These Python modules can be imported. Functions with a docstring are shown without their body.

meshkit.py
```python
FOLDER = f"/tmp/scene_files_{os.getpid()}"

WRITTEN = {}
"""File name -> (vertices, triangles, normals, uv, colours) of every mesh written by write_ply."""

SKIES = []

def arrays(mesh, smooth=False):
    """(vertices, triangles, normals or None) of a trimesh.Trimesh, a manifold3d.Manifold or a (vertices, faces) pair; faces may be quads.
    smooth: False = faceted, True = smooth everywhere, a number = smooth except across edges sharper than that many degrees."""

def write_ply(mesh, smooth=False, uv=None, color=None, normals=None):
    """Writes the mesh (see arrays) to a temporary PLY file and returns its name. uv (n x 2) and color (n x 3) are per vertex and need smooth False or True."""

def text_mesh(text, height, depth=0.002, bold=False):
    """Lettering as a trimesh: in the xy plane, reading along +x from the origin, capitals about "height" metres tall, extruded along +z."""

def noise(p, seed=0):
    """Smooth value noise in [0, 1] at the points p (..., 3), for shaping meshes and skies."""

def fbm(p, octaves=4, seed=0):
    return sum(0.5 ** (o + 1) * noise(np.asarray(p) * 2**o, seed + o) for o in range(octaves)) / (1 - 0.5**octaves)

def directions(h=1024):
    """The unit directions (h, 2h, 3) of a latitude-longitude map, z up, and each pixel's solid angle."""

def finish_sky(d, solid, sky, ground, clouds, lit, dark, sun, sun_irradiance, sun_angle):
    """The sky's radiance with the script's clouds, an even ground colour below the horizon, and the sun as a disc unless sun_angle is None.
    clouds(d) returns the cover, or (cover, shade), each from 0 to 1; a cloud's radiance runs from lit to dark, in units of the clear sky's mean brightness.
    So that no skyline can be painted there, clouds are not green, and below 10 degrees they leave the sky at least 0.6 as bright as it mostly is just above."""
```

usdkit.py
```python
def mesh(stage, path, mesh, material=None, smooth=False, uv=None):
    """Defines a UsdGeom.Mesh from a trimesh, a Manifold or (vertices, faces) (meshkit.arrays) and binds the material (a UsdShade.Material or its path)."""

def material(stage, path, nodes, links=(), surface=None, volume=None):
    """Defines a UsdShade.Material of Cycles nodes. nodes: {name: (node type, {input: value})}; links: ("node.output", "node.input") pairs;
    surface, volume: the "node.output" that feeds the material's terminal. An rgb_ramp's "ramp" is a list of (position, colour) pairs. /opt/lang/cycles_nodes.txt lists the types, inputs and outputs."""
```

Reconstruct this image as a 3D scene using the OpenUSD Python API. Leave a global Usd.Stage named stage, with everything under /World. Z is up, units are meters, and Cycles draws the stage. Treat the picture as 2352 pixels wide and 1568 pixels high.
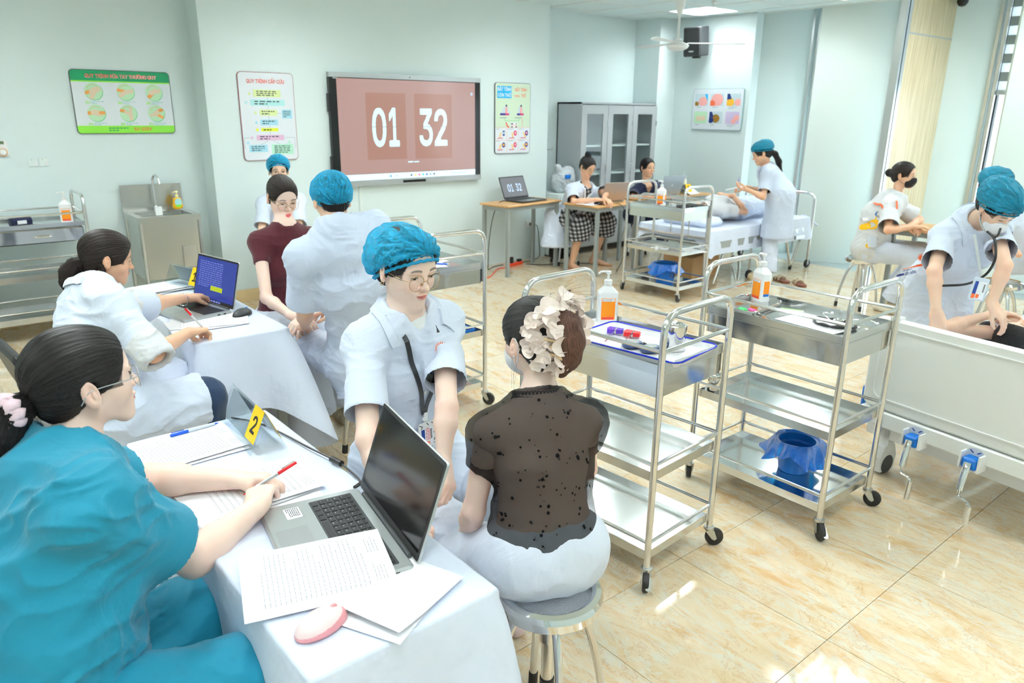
import math, random
import numpy as np
import trimesh
import usdkit, meshkit
from pxr import Usd, UsdGeom, UsdShade, UsdLux, Gf, Sdf, Vt
from scipy.spatial import cKDTree
from shapely.geometry import Polygon, Point, box as sbox
from shapely import affinity

stage = Usd.Stage.CreateInMemory()
UsdGeom.SetStageUpAxis(stage, UsdGeom.Tokens.z)
UsdGeom.SetStageMetersPerUnit(stage, 1.0)
world = UsdGeom.Xform.Define(stage, '/World')
stage.SetDefaultPrim(world.GetPrim())
UsdGeom.Scope.Define(stage, '/World/Looks')
random.seed(7)
rng = np.random.default_rng(7)

# ---------------------------------------------------------------- camera
CAM = np.array([0.0, 0.0, 1.681])
CR = np.array([0.77026492, -0.63763788, 0.01048255])
CU = np.array([0.18132255, 0.23473701, 0.95499773])
CF = np.array([0.61140337, 0.73370053, -0.29642782])
cam = UsdGeom.Camera.Define(stage, '/World/camera')
cam.AddTransformOp().Set(Gf.Matrix4d(*CR, 0, *CU, 0, *(-CF), 0, *CAM, 1))
cam.CreateHorizontalApertureAttr(36.0)
cam.CreateVerticalApertureAttr(24.0)
cam.CreateFocalLengthAttr(26.083)
cam.CreateClippingRangeAttr(Gf.Vec2f(0.05, 100))
cam.CreateFStopAttr(5.0)
cam.CreateFocusDistanceAttr(2.25)
cam.CreateExposureAttr(1.08)

# ---------------------------------------------------------------- sky and daylight
dome = UsdLux.DomeLight.Define(stage, '/World/sky')
dome.CreateIntensityAttr(1.0)
dome.CreateColorAttr(Gf.Vec3f(0.85, 0.94, 1.0))
dome.CreateExposureAttr(-0.5)
LAMP = 30.0

# ================================================================ helpers
def V(*a):
	return np.array(a[0] if len(a) == 1 else a, float)

def unit(v):
	v = np.asarray(v, float)
	return v / (np.linalg.norm(v) + 1e-12)

_used = {}
def pathof(name, parent=None):
	base = (parent.GetPath().pathString if parent is not None else '/World') + '/' + name
	n = _used.get(base, 0)
	_used[base] = n + 1
	return base if n == 0 else '%s_%03d' % (base, n)

def tag(p, label=None, cat=None, group=None, kind=None):
	p = p.GetPrim() if hasattr(p, 'GetPrim') else p
	for k, v in (('label', label), ('category', cat), ('group', group), ('kind', kind)):
		if v:
			p.SetCustomDataByKey(k, v)
	return p

def thing(name, label=None, cat=None, loc=(0, 0, 0), rz=0, group=None, kind=None, parent=None):
	x = UsdGeom.Xform.Define(stage, pathof(name, parent))
	x.AddTranslateOp().Set(Gf.Vec3d(*map(float, loc)))
	x.AddRotateZOp().Set(float(rz))
	return tag(x, label, cat, group, kind)

def put(name, mesh, m, parent=None, smooth=30, label=None, cat=None, group=None, kind=None):
	if isinstance(mesh, list):
		mesh = trimesh.util.concatenate([x for x in mesh])
	g = usdkit.mesh(stage, pathof(name, parent), mesh, m, smooth=smooth)
	return tag(g, label, cat, group, kind)

def dup(src, loc, rz=0, label=None, group=None, cat=None):
	was = src.GetCustomData()
	nm = src.GetName()
	while nm[-4:-3] == '_' and nm[-3:].isdigit():
		nm = nm[:-4]
	r = thing(nm, label or was.get('label'), cat or was.get('category'), loc, rz, group or was.get('group'))
	r.GetReferences().AddInternalReference(src.GetPath())
	r.SetInstanceable(True)
	return r

# ---------------------------------------------------------------- materials
def mat(name, col=(.8, .8, .8), rough=.5, metal=0., noise=None, bump=None, **kw):
	"""noise = (scale, amount) value variation; bump = (scale, distance) fine relief."""
	p = {'base_color': col, 'roughness': rough, 'metallic': metal}
	p.update(kw)
	n = {'p': ('principled_bsdf', p)}
	l = []
	if noise or bump:
		n['tc'] = ('texture_coordinate', {})
	if noise:
		sc, am = noise[:2]
		n['mp'] = ('mapping', {'scale': noise[2] if len(noise) > 2 else (1, 1, 1)})
		n['nz'] = ('noise_texture', {'scale': sc, 'detail': 3})
		c = np.array(col)
		n['rp'] = ('rgb_ramp', {'ramp': [(0.25, tuple(np.clip(c * (1 - am), 0, 1))), (0.75, tuple(np.clip(c * (1 + am), 0, 1)))]})
		l += [('tc.object', 'mp.vector'), ('mp.vector', 'nz.vector'), ('nz.fac', 'rp.fac'), ('rp.color', 'p.base_color')]
	if bump:
		n['mb'] = ('mapping', {'scale': bump[2] if len(bump) > 2 else (1, 1, 1)})
		n['bz'] = ('noise_texture', {'scale': bump[0], 'detail': bump[3] if len(bump) > 3 else 3})
		n['bp'] = ('bump', {'distance': bump[1], 'strength': 1.0})
		l += [('tc.object', 'mb.vector'), ('mb.vector', 'bz.vector'), ('bz.fac', 'bp.height'), ('bp.normal', 'p.normal')]
	return usdkit.material(stage, '/World/Looks/' + name, n, l, surface='p.BSDF')

def lin(r, g, b):
	c = np.array([r, g, b]) / 255.
	return tuple(np.where(c <= .04045, c / 12.92, ((c + .055) / 1.055) ** 2.4))

def flat(name, rgb, rough=.45, **k):
	return mat(name, lin(*rgb), rough, **k)

M = {}
M['wall'] = mat('wall_paint', lin(220, 235, 236), .55, bump=(220, .0006))
M['wall_w'] = mat('wall_paint_white', lin(226, 238, 236), .5)
M['ceil'] = mat('ceiling_tile', lin(218, 234, 234), .9, bump=(160, .001))
M['grid'] = mat('ceiling_grid', lin(225, 230, 226), .5)
M['steel'] = mat('polished_steel', (.74, .74, .72), .13, 1.0, noise=(6, .06))
M['steel_tube'] = mat('steel_tube', (.74, .74, .735), .17, 1.0)
M['steel_sheet'] = mat('steel_sheet', (.70, .71, .70), .10, 1.0, bump=(5.0, .010, (1, 1, 1), 0))
M['steel_tray'] = mat('steel_tray', (.68, .70, .70), .16, 1.0, bump=(3.0, .002, (1, 1, 1), 0))
M['steel_brush'] = mat('brushed_steel', (.58, .59, .57), .26, 1.0, bump=(5, .012, (1, 1, .5), 0))
M['steel_dull'] = mat('aged_steel', (.66, .66, .60), .24, 1.0, bump=(6, .006, (1, 1, 1), 0))
M['chrome'] = mat('chrome', (.80, .80, .80), .07, 1.0)
M['zinc'] = mat('zinc_plate', (.62, .64, .62), .28, 1.0)
M['rubber'] = mat('black_rubber', (.02, .02, .02), .55, noise=(40, .4))
M['black'] = mat('black_plastic', (.012, .012, .013), .4)
M['blackg'] = mat('black_gloss', (.006, .006, .007), .12)
M['dgrey'] = mat('dark_grey_plastic', (.045, .05, .055), .45)
M['grey'] = mat('grey_paint', lin(176, 182, 184), .4)
M['greym'] = mat('grey_metal_paint', lin(150, 158, 156), .35)
M['silver'] = mat('silver_paint', lin(182, 188, 190), .3, .55)
M['alu'] = mat('aluminium', (.72, .74, .75), .3, 1.0)
M['whitep'] = mat('white_plastic', lin(238, 241, 241), .32)
M['white_abs'] = mat('white_abs', lin(232, 236, 233), .3)
M['white'] = mat('white_paint', lin(240, 242, 242), .4)
M['paper'] = mat('paper', lin(243, 245, 250), .8)
M['ink'] = mat('ink', lin(150, 154, 164), .8)
M['ink2'] = mat('ink_dark', lin(62, 64, 72), .8)
M['blue'] = mat('blue_plastic', lin(0, 112, 205), .35)
M['bluebag'] = mat('blue_bag', lin(0, 120, 235), .25, bump=(30, .01), transmission_weight=.25)
M['orange'] = mat('orange_print', lin(250, 140, 10), .5)
M['orange2'] = mat('orange_red_print', lin(245, 105, 40), .5)
M['red'] = mat('red_plastic', lin(226, 28, 36), .4)
M['redp'] = mat('red_print', lin(232, 70, 58), .5)
M['yellow'] = mat('yellow_card', lin(255, 200, 0), .5)
M['navy_print'] = mat('navy_print', lin(30, 64, 150), .6)
M['purple'] = mat('purple_plastic', lin(92, 48, 190), .4)
M['wood'] = mat('desk_wood', lin(205, 160, 104), .4, noise=(9, .16, (1, 8, 1)))
M['gold'] = mat('gold_wire', lin(205, 170, 120), .25, .9)
M['cloth'] = mat('white_tablecloth', lin(222, 232, 250), .85, bump=(9, .012), sheen_weight=.1)

def glassmat(name, tint=(1, 1, 1), rough=.0, ior=1.45):
	return usdkit.material(stage, '/World/Looks/' + name, {
		't': ('transparent_bsdf', {'color': tint}), 'g': ('glossy_bsdf', {'color': (1, 1, 1), 'roughness': rough}), 'o': ('geometry', {}),
		'i': ('math', {'math_type': 'subtract', 'value1': 1.0}), 'x': ('math', {'math_type': 'multiply'}), 'f': ('fresnel', {'IOR': ior}), 'm': ('mix_closure', {})},
		[('o.backfacing', 'i.value2'), ('i.value', 'x.value1'), ('f.fac', 'x.value2'), ('x.value', 'm.fac'), ('t.BSDF', 'm.closure1'), ('g.BSDF', 'm.closure2')], surface='m.closure')

M['glass'] = glassmat('window_glass', (.93, .97, .97), .0, 1.5)
M['lens'] = glassmat('lens_glass', (.97, .98, .98), .0, 1.10)
M['acrylic'] = glassmat('clear_acrylic', (.90, .93, .94), .02, 1.5)

# ---------------------------------------------------------------- mesh makers
def bx(cx, cy, cz, sx, sy, sz, rz=0):
	b = trimesh.creation.box((sx, sy, sz))
	if rz:
		b.apply_transform(trimesh.transformations.rotation_matrix(math.radians(rz), (0, 0, 1)))
	b.apply_translation((cx, cy, cz))
	return b

def b2(x0, x1, y0, y1, z0, z1):
	return bx((x0 + x1) / 2, (y0 + y1) / 2, (z0 + z1) / 2, abs(x1 - x0), abs(y1 - y0), abs(z1 - z0))

def rr(w, h, r, n=5):
	"""rounded rectangle polygon centred on the origin"""
	r = min(r, w / 2 - 1e-4, h / 2 - 1e-4)
	return sbox(-w / 2 + r, -h / 2 + r, w / 2 - r, h / 2 - r).buffer(r, quad_segs=n)

def ext(poly, d, z=0):
	polys = getattr(poly, 'geoms', [poly])
	ms = [trimesh.creation.extrude_polygon(g, d, engine='earcut') for g in polys if g.area > 1e-9]
	m = trimesh.util.concatenate(ms)
	if z:
		m.apply_translation((0, 0, z))
	return m

def rbox(sx, sy, sz, r, b=None, n=5):
	"""slab with rounded vertical corners and a small chamfer on top and bottom"""
	b = min(sz * .3, r * .6) if b is None else b
	b = min(b, .3 * min(sx, sy))
	r = min(r, .49 * min(sx, sy))
	c0 = np.array(rr(sx - 2 * b, sy - 2 * b, max(r - b, .0008), n).exterior.coords)[:-1]
	c1 = np.array(rr(sx, sy, r, n).exterior.coords)[:-1]
	m = min(len(c0), len(c1))
	c0, c1 = c0[:m], c1[:m]
	rings = [(c0, -sz / 2), (c1, -sz / 2 + b), (c1, sz / 2 - b), (c0, sz / 2)]
	v = np.vstack([np.c_[c, np.full(m, z)] for c, z in rings] + [[[0, 0, -sz / 2]], [[0, 0, sz / 2]]])
	f = []
	for k in range(3):
		for i in range(m):
			a, bb = k * m + i, k * m + (i + 1) % m
			f += [(a, bb, bb + m), (a, bb + m, a + m)]
	for i in range(m):
		f += [(4 * m, (i + 1) % m, i), (4 * m + 1, 3 * m + i, 3 * m + (i + 1) % m)]
	t = trimesh.Trimesh(v, f, process=False)
	if t.volume < 0:
		t.invert()
	return t

def mv(m, t=(0, 0, 0), rx=0, ry=0, rz=0):
	m = m.copy()
	T = trimesh.transformations
	for a, ax in ((rx, (1, 0, 0)), (ry, (0, 1, 0)), (rz, (0, 0, 1))):
		if a:
			m.apply_transform(T.rotation_matrix(math.radians(a), ax))
	m.apply_translation(t)
	return m

def frame(m, o, x, y, z):
	"""local xyz -> world axes"""
	R = np.eye(4)
	R[:3, 0], R[:3, 1], R[:3, 2], R[:3, 3] = x, y, z, o
	m = m.copy()
	m.apply_transform(R)
	return m

def smooth_path(pts, n=8, closed=False):
	P = np.asarray(pts, float)
	k = len(P)
	if k < 3:
		return P
	out = []
	rngk = range(k if closed else k - 1)
	for i in rngk:
		p0 = P[(i - 1) % k] if closed or i > 0 else 2 * P[0] - P[1]
		p1, p2 = P[i], P[(i + 1) % k]
		p3 = P[(i + 2) % k] if closed or i + 2 < k else 2 * P[-1] - P[-2]
		for t in np.arange(n) / n:
			out.append(.5 * (2 * p1 + (p2 - p0) * t + (2 * p0 - 5 * p1 + 4 * p2 - p3) * t ** 2 + (3 * p1 - p0 - 3 * p2 + p3) * t ** 3))
	if not closed:
		out.append(P[-1])
	return np.array(out)

def fillet(pts, r, n=5):
	"""polyline with rounded corners"""
	P = [V(p) for p in pts]
	out = [P[0]]
	for a, b, c in zip(P, P[1:], P[2:]):
		d1, d2 = unit(a - b), unit(c - b)
		l = min(r, np.linalg.norm(a - b) * .49, np.linalg.norm(c - b) * .49)
		p, q = b + d1 * l, b + d2 * l
		for t in np.linspace(0, 1, n + 1):
			out.append((1 - t) ** 2 * p + 2 * t * (1 - t) * b + t * t * q)
	return np.array(out + [P[-1]])

def tube(pts, r, sides=10, caps=True, closed=False):
	p = np.asarray(pts, float)
	n = len(p)
	r = np.broadcast_to(r, (n,))
	if closed:
		t = np.roll(p, -1, 0) - np.roll(p, 1, 0)
	else:
		t = np.gradient(p, axis=0)
	t /= np.linalg.norm(t, axis=1, keepdims=True) + 1e-12
	a = np.zeros_like(p)
	ref = V(0, 0, 1) if abs(t[0][2]) < .9 else V(1, 0, 0)
	a[0] = unit(np.cross(t[0], ref))
	for i in range(1, n):
		a[i] = unit(a[i - 1] - t[i] * (a[i - 1] @ t[i]))
	b = np.cross(t, a)
	ang = np.arange(sides) * 2 * np.pi / sides
	v = (p[:, None] + r[:, None, None] * (np.cos(ang)[None, :, None] * a[:, None] + np.sin(ang)[None, :, None] * b[:, None])).reshape(-1, 3)
	f = []
	for i in range(n if closed else n - 1):
		i2 = (i + 1) % n
		for j in range(sides):
			j2 = (j + 1) % sides
			f += [(i * sides + j, i * sides + j2, i2 * sides + j2), (i * sides + j, i2 * sides + j2, i2 * sides + j)]
	if caps and not closed:
		v = np.vstack([v, p[0], p[-1]])
		k = n * sides
		for j in range(sides):
			j2 = (j + 1) % sides
			f += [(k, j2, j), (k + 1, (n - 1) * sides + j, (n - 1) * sides + j2)]
	m = trimesh.Trimesh(v, f, process=False)
	if m.volume < 0:
		m.invert()
	return m

def lathe(prof, n=32, loc=(0, 0, 0), sx=1, sy=1):
	"""profile [(r, z)...] revolved about z"""
	P = np.asarray(prof, float)
	ang = np.arange(n) * 2 * np.pi / n
	k = len(P)
	v = np.stack([P[:, 0][:, None] * np.cos(ang) * sx, P[:, 0][:, None] * np.sin(ang) * sy, np.repeat(P[:, 1][:, None], n, 1)], -1).reshape(-1, 3)
	f = []
	for i in range(k - 1):
		for j in range(n):
			j2 = (j + 1) % n
			f += [(i * n + j, i * n + j2, (i + 1) * n + j2), (i * n + j, (i + 1) * n + j2, (i + 1) * n + j)]
	m = trimesh.Trimesh(v + V(loc), f, process=True)
	m.update_faces(m.nondegenerate_faces())
	return m

def ribbon(pts, nrm, w, th=.0012):
	"""flat band along pts; nrm = surface normals at pts"""
	p = np.asarray(pts, float)
	n = np.asarray(nrm, float)
	t = np.gradient(p, axis=0)
	s = np.cross(t, n)
	s /= np.linalg.norm(s, axis=1, keepdims=True) + 1e-12
	n = n / (np.linalg.norm(n, axis=1, keepdims=True) + 1e-12)
	a, b, c, d = p - s * w / 2, p + s * w / 2, p + s * w / 2 + n * th, p - s * w / 2 + n * th
	k = len(p)
	v = np.stack([a, b, c, d], 1).reshape(-1, 3)
	f = []
	for i in range(k - 1):
		for j in range(4):
			j2 = (j + 1) % 4
			f += [(i * 4 + j, i * 4 + j2, (i + 1) * 4 + j2), (i * 4 + j, (i + 1) * 4 + j2, (i + 1) * 4 + j)]
	f += [(0, 2, 1), (0, 3, 2), (4 * k - 4, 4 * k - 3, 4 * k - 2), (4 * k - 4, 4 * k - 2, 4 * k - 1)]
	return trimesh.Trimesh(v, f, process=False)

def text(s, h, depth=.0006, bold=False, w=None, center=False):
	m = meshkit.text_mesh(s, h, depth, bold)
	if w:
		b = m.bounds
		m.apply_scale((w / (b[1][0] - b[0][0]), 1, 1))
	if center:
		b = m.bounds
		m.apply_translation((-(b[0][0] + b[1][0]) / 2, 0, 0))
	return m

def dashes(w, h, n, lines, rnd, fill=.9, th=.0004, lh=.45):
	"""unreadable lines of print: short strokes"""
	out = []
	for i in range(lines):
		y = -h * (i + .5) / lines
		x = 0
		end = w * (fill if i < lines - 1 else fill * rnd.uniform(.4, .9))
		while x < end:
			l = rnd.uniform(.5, 1.6) * w / n
			out.append((x, min(x + l, end), y))
			x += l + .35 * w / n
	hh = h / lines * lh
	v, f = [], []
	for x0, x1, y in out:
		k = len(v)
		v += [(x0, y - hh / 2, th), (x1, y - hh / 2, th), (x1, y + hh / 2, th), (x0, y + hh / 2, th)]
		f += [(k, k + 1, k + 2), (k, k + 2, k + 3)]
	return trimesh.Trimesh(v, f, process=False)

# ---------------------------------------------------------------- implicit modelling (bodies, clothes, hair)
class SDF:
	"""smooth union of tapered limbs and ellipsoids, meshed with surface nets"""
	def __init__(self):
		self.ops = []

	def _add(self, kind, fn, lo, hi, k):
		self.ops.append((kind, fn, np.asarray(lo, float), np.asarray(hi, float), k))
		return self

	def cone(self, a, b, ra, rb, k=.02, op='+'):
		a, b = V(a), V(b)
		ab = b - a
		L2 = float(ab @ ab) + 1e-9
		r = max(ra, rb)

		def fn(X, Y, Z):
			px, py, pz = X - a[0], Y - a[1], Z - a[2]
			t = np.clip((px * ab[0] + py * ab[1] + pz * ab[2]) / L2, 0, 1)
			return np.sqrt((px - t * ab[0]) ** 2 + (py - t * ab[1]) ** 2 + (pz - t * ab[2]) ** 2) - (ra + (rb - ra) * t)
		return self._add(op, fn, np.minimum(a, b) - r, np.maximum(a, b) + r, k)

	def econe(self, a, b, A, B, side, k=.03, op='+'):
		"""limb with elliptic section: A, B = (radius along side, radius across)"""
		a, b = V(a), V(b)
		ab = b - a
		L = float(np.linalg.norm(ab)) + 1e-9
		ax = ab / L
		s = unit(V(side) - ax * (V(side) @ ax))
		n = np.cross(ax, s)
		r = max(*A, *B)

		def fn(X, Y, Z):
			px, py, pz = X - a[0], Y - a[1], Z - a[2]
			w = px * ax[0] + py * ax[1] + pz * ax[2]
			t = np.clip(w / L, 0, 1)
			rs, rn = A[0] + (B[0] - A[0]) * t, A[1] + (B[1] - A[1]) * t
			u = (px * s[0] + py * s[1] + pz * s[2]) / rs
			v = (px * n[0] + py * n[1] + pz * n[2]) / rn
			q = (w - t * L) / np.minimum(rs, rn)
			return (np.sqrt(u * u + v * v + q * q) - 1) * np.minimum(rs, rn)
		return self._add(op, fn, np.minimum(a, b) - r, np.maximum(a, b) + r, k)

	def ell(self, c, rad, axes=None, k=.02, op='+'):
		c = V(c)
		R = np.eye(3) if axes is None else np.array([unit(x) for x in axes])
		rad = V(rad)
		e = np.sqrt(((R * rad[:, None]) ** 2).sum(0))

		def fn(X, Y, Z):
			px, py, pz = X - c[0], Y - c[1], Z - c[2]
			q, g = 0, 0
			for i in range(3):
				d = (px * R[i][0] + py * R[i][1] + pz * R[i][2]) / rad[i]
				q = q + d * d
				g = g + (d / rad[i]) ** 2
			k0, k1 = np.sqrt(q), np.sqrt(g)
			return np.where(k1 > 1e-6, k0 * (k0 - 1) / np.maximum(k1, 1e-6), -rad.min())
		return self._add(op, fn, c - e, c + e, k)

	def half(self, p, n, k=.004, within=None):
		"""remove everything on the side n points to (inside the ball `within`=(centre, r) only)"""
		p, n = V(p), unit(n)

		def fn(X, Y, Z):
			d = -((X - p[0]) * n[0] + (Y - p[1]) * n[1] + (Z - p[2]) * n[2])
			if within is not None:
				c, r = V(within[0]), within[1]
				d = np.maximum(d, np.sqrt((X - c[0]) ** 2 + (Y - c[1]) ** 2 + (Z - c[2]) ** 2) - r)
			return d
		if within is not None:
			return self._add('-', fn, V(within[0]) - within[1], V(within[0]) + within[1], k)
		return self._add('-', fn, V(-1e3, -1e3, -1e3), V(1e3, 1e3, 1e3), k)

	def custom(self, fn, lo, hi, k, op='-'):
		return self._add(op, fn, lo, hi, k)

	@staticmethod
	def _comb(kind, f, d, k):
		if kind == '+':
			h = np.maximum(k - np.abs(f - d), 0) / k
			return np.minimum(f, d) - h * h * k * .25
		d = -d
		h = np.maximum(k - np.abs(f - d), 0) / k
		return np.maximum(f, d) + h * h * k * .25

	def eval(self, P):
		X, Y, Z = P[:, 0], P[:, 1], P[:, 2]
		f = np.full(len(P), 1.0)
		for kind, fn, lo, hi, k in self.ops:
			f = self._comb(kind, f, fn(X, Y, Z), k)
		return f

	def mesh(self, res, disp=None):
		los = np.array([o[2] for o in self.ops if o[0] == '+'])
		his = np.array([o[3] for o in self.ops if o[0] == '+'])
		lo, hi = los.min(0) - 3 * res - .01, his.max(0) + 3 * res + .01
		n = np.ceil((hi - lo) / res).astype(int) + 1
		F = np.full(n, .5, np.float32)
		ax = [(lo[i] + np.arange(n[i]) * res).astype(np.float32) for i in range(3)]
		for kind, fn, l, h, k in self.ops:
			m = k + 2 * res
			i0 = np.clip(np.floor((l - m - lo) / res).astype(int), 0, n)
			i1 = np.clip(np.ceil((h + m - lo) / res).astype(int) + 1, 0, n)
			if (i1 <= i0).any():
				continue
			sl = tuple(slice(a, b) for a, b in zip(i0, i1))
			d = fn(ax[0][sl[0]][:, None, None], ax[1][sl[1]][None, :, None], ax[2][sl[2]][None, None, :])
			F[sl] = self._comb(kind, F[sl], d, k)
		v, q = surface_nets(F, lo, res)
		return trimesh.Trimesh(v, np.vstack([q[:, [0, 1, 2]], q[:, [0, 2, 3]]]), process=False)

def surface_nets(F, lo, res):
	ins = F < 0
	n = np.array(F.shape)
	c = ins[:-1, :-1, :-1].astype(np.int8)
	for dx, dy, dz in ((0, 0, 1), (0, 1, 0), (0, 1, 1), (1, 0, 0), (1, 0, 1), (1, 1, 0), (1, 1, 1)):
		c = c + ins[dx:n[0] - 1 + dx, dy:n[1] - 1 + dy, dz:n[2] - 1 + dz]
	act = (c > 0) & (c < 8)
	I = np.argwhere(act)
	idx = np.full(act.shape, -1, np.int32)
	idx[act] = np.arange(len(I))
	s, cnt = np.zeros((len(I), 3)), np.zeros(len(I))
	cor = [(0, 0, 0), (0, 0, 1), (0, 1, 0), (0, 1, 1), (1, 0, 0), (1, 0, 1), (1, 1, 0), (1, 1, 1)]
	val = {o: F[I[:, 0] + o[0], I[:, 1] + o[1], I[:, 2] + o[2]] for o in cor}
	for a in cor:
		for axs in range(3):
			if a[axs]:
				continue
			b = tuple(1 if i == axs else a[i] for i in range(3))
			fa, fb = val[a], val[b]
			x = (fa < 0) != (fb < 0)
			t = np.where(x, fa / np.where(x, fa - fb, 1), 0)
			p = np.array(a, float)[None] + t[:, None] * np.eye(3)[axs][None]
			s += p * x[:, None]
			cnt += x
	v = (I + s / np.maximum(cnt, 1)[:, None]) * res + lo
	quads = []
	for axs in range(3):
		o1, o2 = [(1, 2), (2, 0), (0, 1)][axs]
		sl0 = [slice(None)] * 3
		sl1 = [slice(None)] * 3
		sl0[axs], sl1[axs] = slice(0, -1), slice(1, None)
		A, B = ins[tuple(sl0)], ins[tuple(sl1)]
		E = np.argwhere(A != B)
		ok = (E[:, o1] > 0) & (E[:, o2] > 0) & (E[:, o1] < n[o1] - 1) & (E[:, o2] < n[o2] - 1)
		E = E[ok]
		flip = ~A[tuple(E.T)]
		d1, d2 = np.eye(3, dtype=int)[o1], np.eye(3, dtype=int)[o2]
		g = lambda e: idx[tuple(e.T)]
		Q = np.stack([g(E - d1 - d2), g(E - d2), g(E), g(E - d1)], 1)
		Q[flip] = Q[flip][:, ::-1]
		quads.append(Q)
	q = np.vstack(quads)
	return v, q[(q >= 0).all(1)]

def vnormals(m):
	v, f = np.asarray(m.vertices), np.asarray(m.faces)
	n = np.zeros_like(v)
	fn = np.cross(v[f[:, 1]] - v[f[:, 0]], v[f[:, 2]] - v[f[:, 0]])
	for k in range(3):
		np.add.at(n, f[:, k], fn)
	return n / (np.linalg.norm(n, axis=1, keepdims=True) + 1e-12)

def primvar(prim, name, arr):
	pv = UsdGeom.PrimvarsAPI(UsdGeom.Mesh(prim))
	a = np.asarray(arr, np.float32)
	pv.CreatePrimvar(name, Sdf.ValueTypeNames.Color3fArray, 'vertex').Set(Vt.Vec3fArray.FromNumpy(a))

# ================================================================ the room
Z = 2.80
XW0, XW1, YW0, YW1 = -3.0, 8.10, -3.2, 6.88

def marble():
	n = {'tc': ('texture_coordinate', {}), 'oi': ('object_info', {}),
		 'cx': ('combine_xyz', {}), 'm1': ('math', {'math_type': 'multiply', 'value2': 37.0}), 'm2': ('math', {'math_type': 'multiply', 'value2': 91.0}),
		 'mp': ('mapping', {'rotation': (0, 0, .35), 'scale': (2.6, 1.0, 1.0)}),
		 'n1': ('noise_texture', {'scale': 2.2, 'detail': 5, 'roughness': .62, 'distortion': 1.6}),
		 'n2': ('noise_texture', {'scale': 1.7, 'detail': 6, 'roughness': .66, 'distortion': 2.2}),
		 'n3': ('noise_texture', {'scale': 3.4, 'detail': 6, 'roughness': .7, 'distortion': 1.2}),
		 'r1': ('rgb_ramp', {'ramp': [(.34, lin(220, 198, 160)), (.47, lin(226, 210, 180)), (.60, lin(216, 188, 146)), (.72, lin(208, 168, 120))]}),
		 'r2': ('rgb_ramp', {'ramp': [(.470, (0, 0, 0)), (.497, (1, 1, 1)), (.512, (1, 1, 1)), (.545, (0, 0, 0))]}),
		 'r3': ('rgb_ramp', {'ramp': [(.488, (0, 0, 0)), (.499, (1, 1, 1)), (.505, (1, 1, 1)), (.516, (0, 0, 0))]}),
		 'ml': ('math', {'math_type': 'multiply', 'value2': .50}), 'mo': ('math', {'math_type': 'multiply', 'value2': .40}),
		 'x1': ('mix', {'color2': lin(216, 222, 214)}), 'x2': ('mix', {'color2': lin(190, 134, 76)}),
		 'p': ('principled_bsdf', {'roughness': .07, 'specular_ior_level': .55, 'coat_weight': .25, 'coat_roughness': .03})}
	l = [('oi.random', 'm1.value1'), ('oi.random', 'm2.value1'), ('m1.value', 'cx.x'), ('m2.value', 'cx.y'), ('cx.vector', 'mp.location'),
		 ('tc.object', 'mp.vector'), ('mp.vector', 'n1.vector'), ('mp.vector', 'n2.vector'), ('mp.vector', 'n3.vector'),
		 ('n1.fac', 'r1.fac'), ('n2.fac', 'r2.fac'), ('n3.fac', 'r3.fac'), ('r2.color', 'ml.value1'), ('r3.color', 'mo.value1'),
		 ('r1.color', 'x1.color1'), ('ml.value', 'x1.fac'), ('x1.color', 'x2.color1'), ('mo.value', 'x2.fac'), ('x2.color', 'p.base_color')]
	return usdkit.material(stage, '/World/Looks/marble_tile', n, l, surface='p.BSDF')
M['marble'] = marble()
M['grout'] = mat('grout', lin(232, 226, 210), .8)
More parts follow.
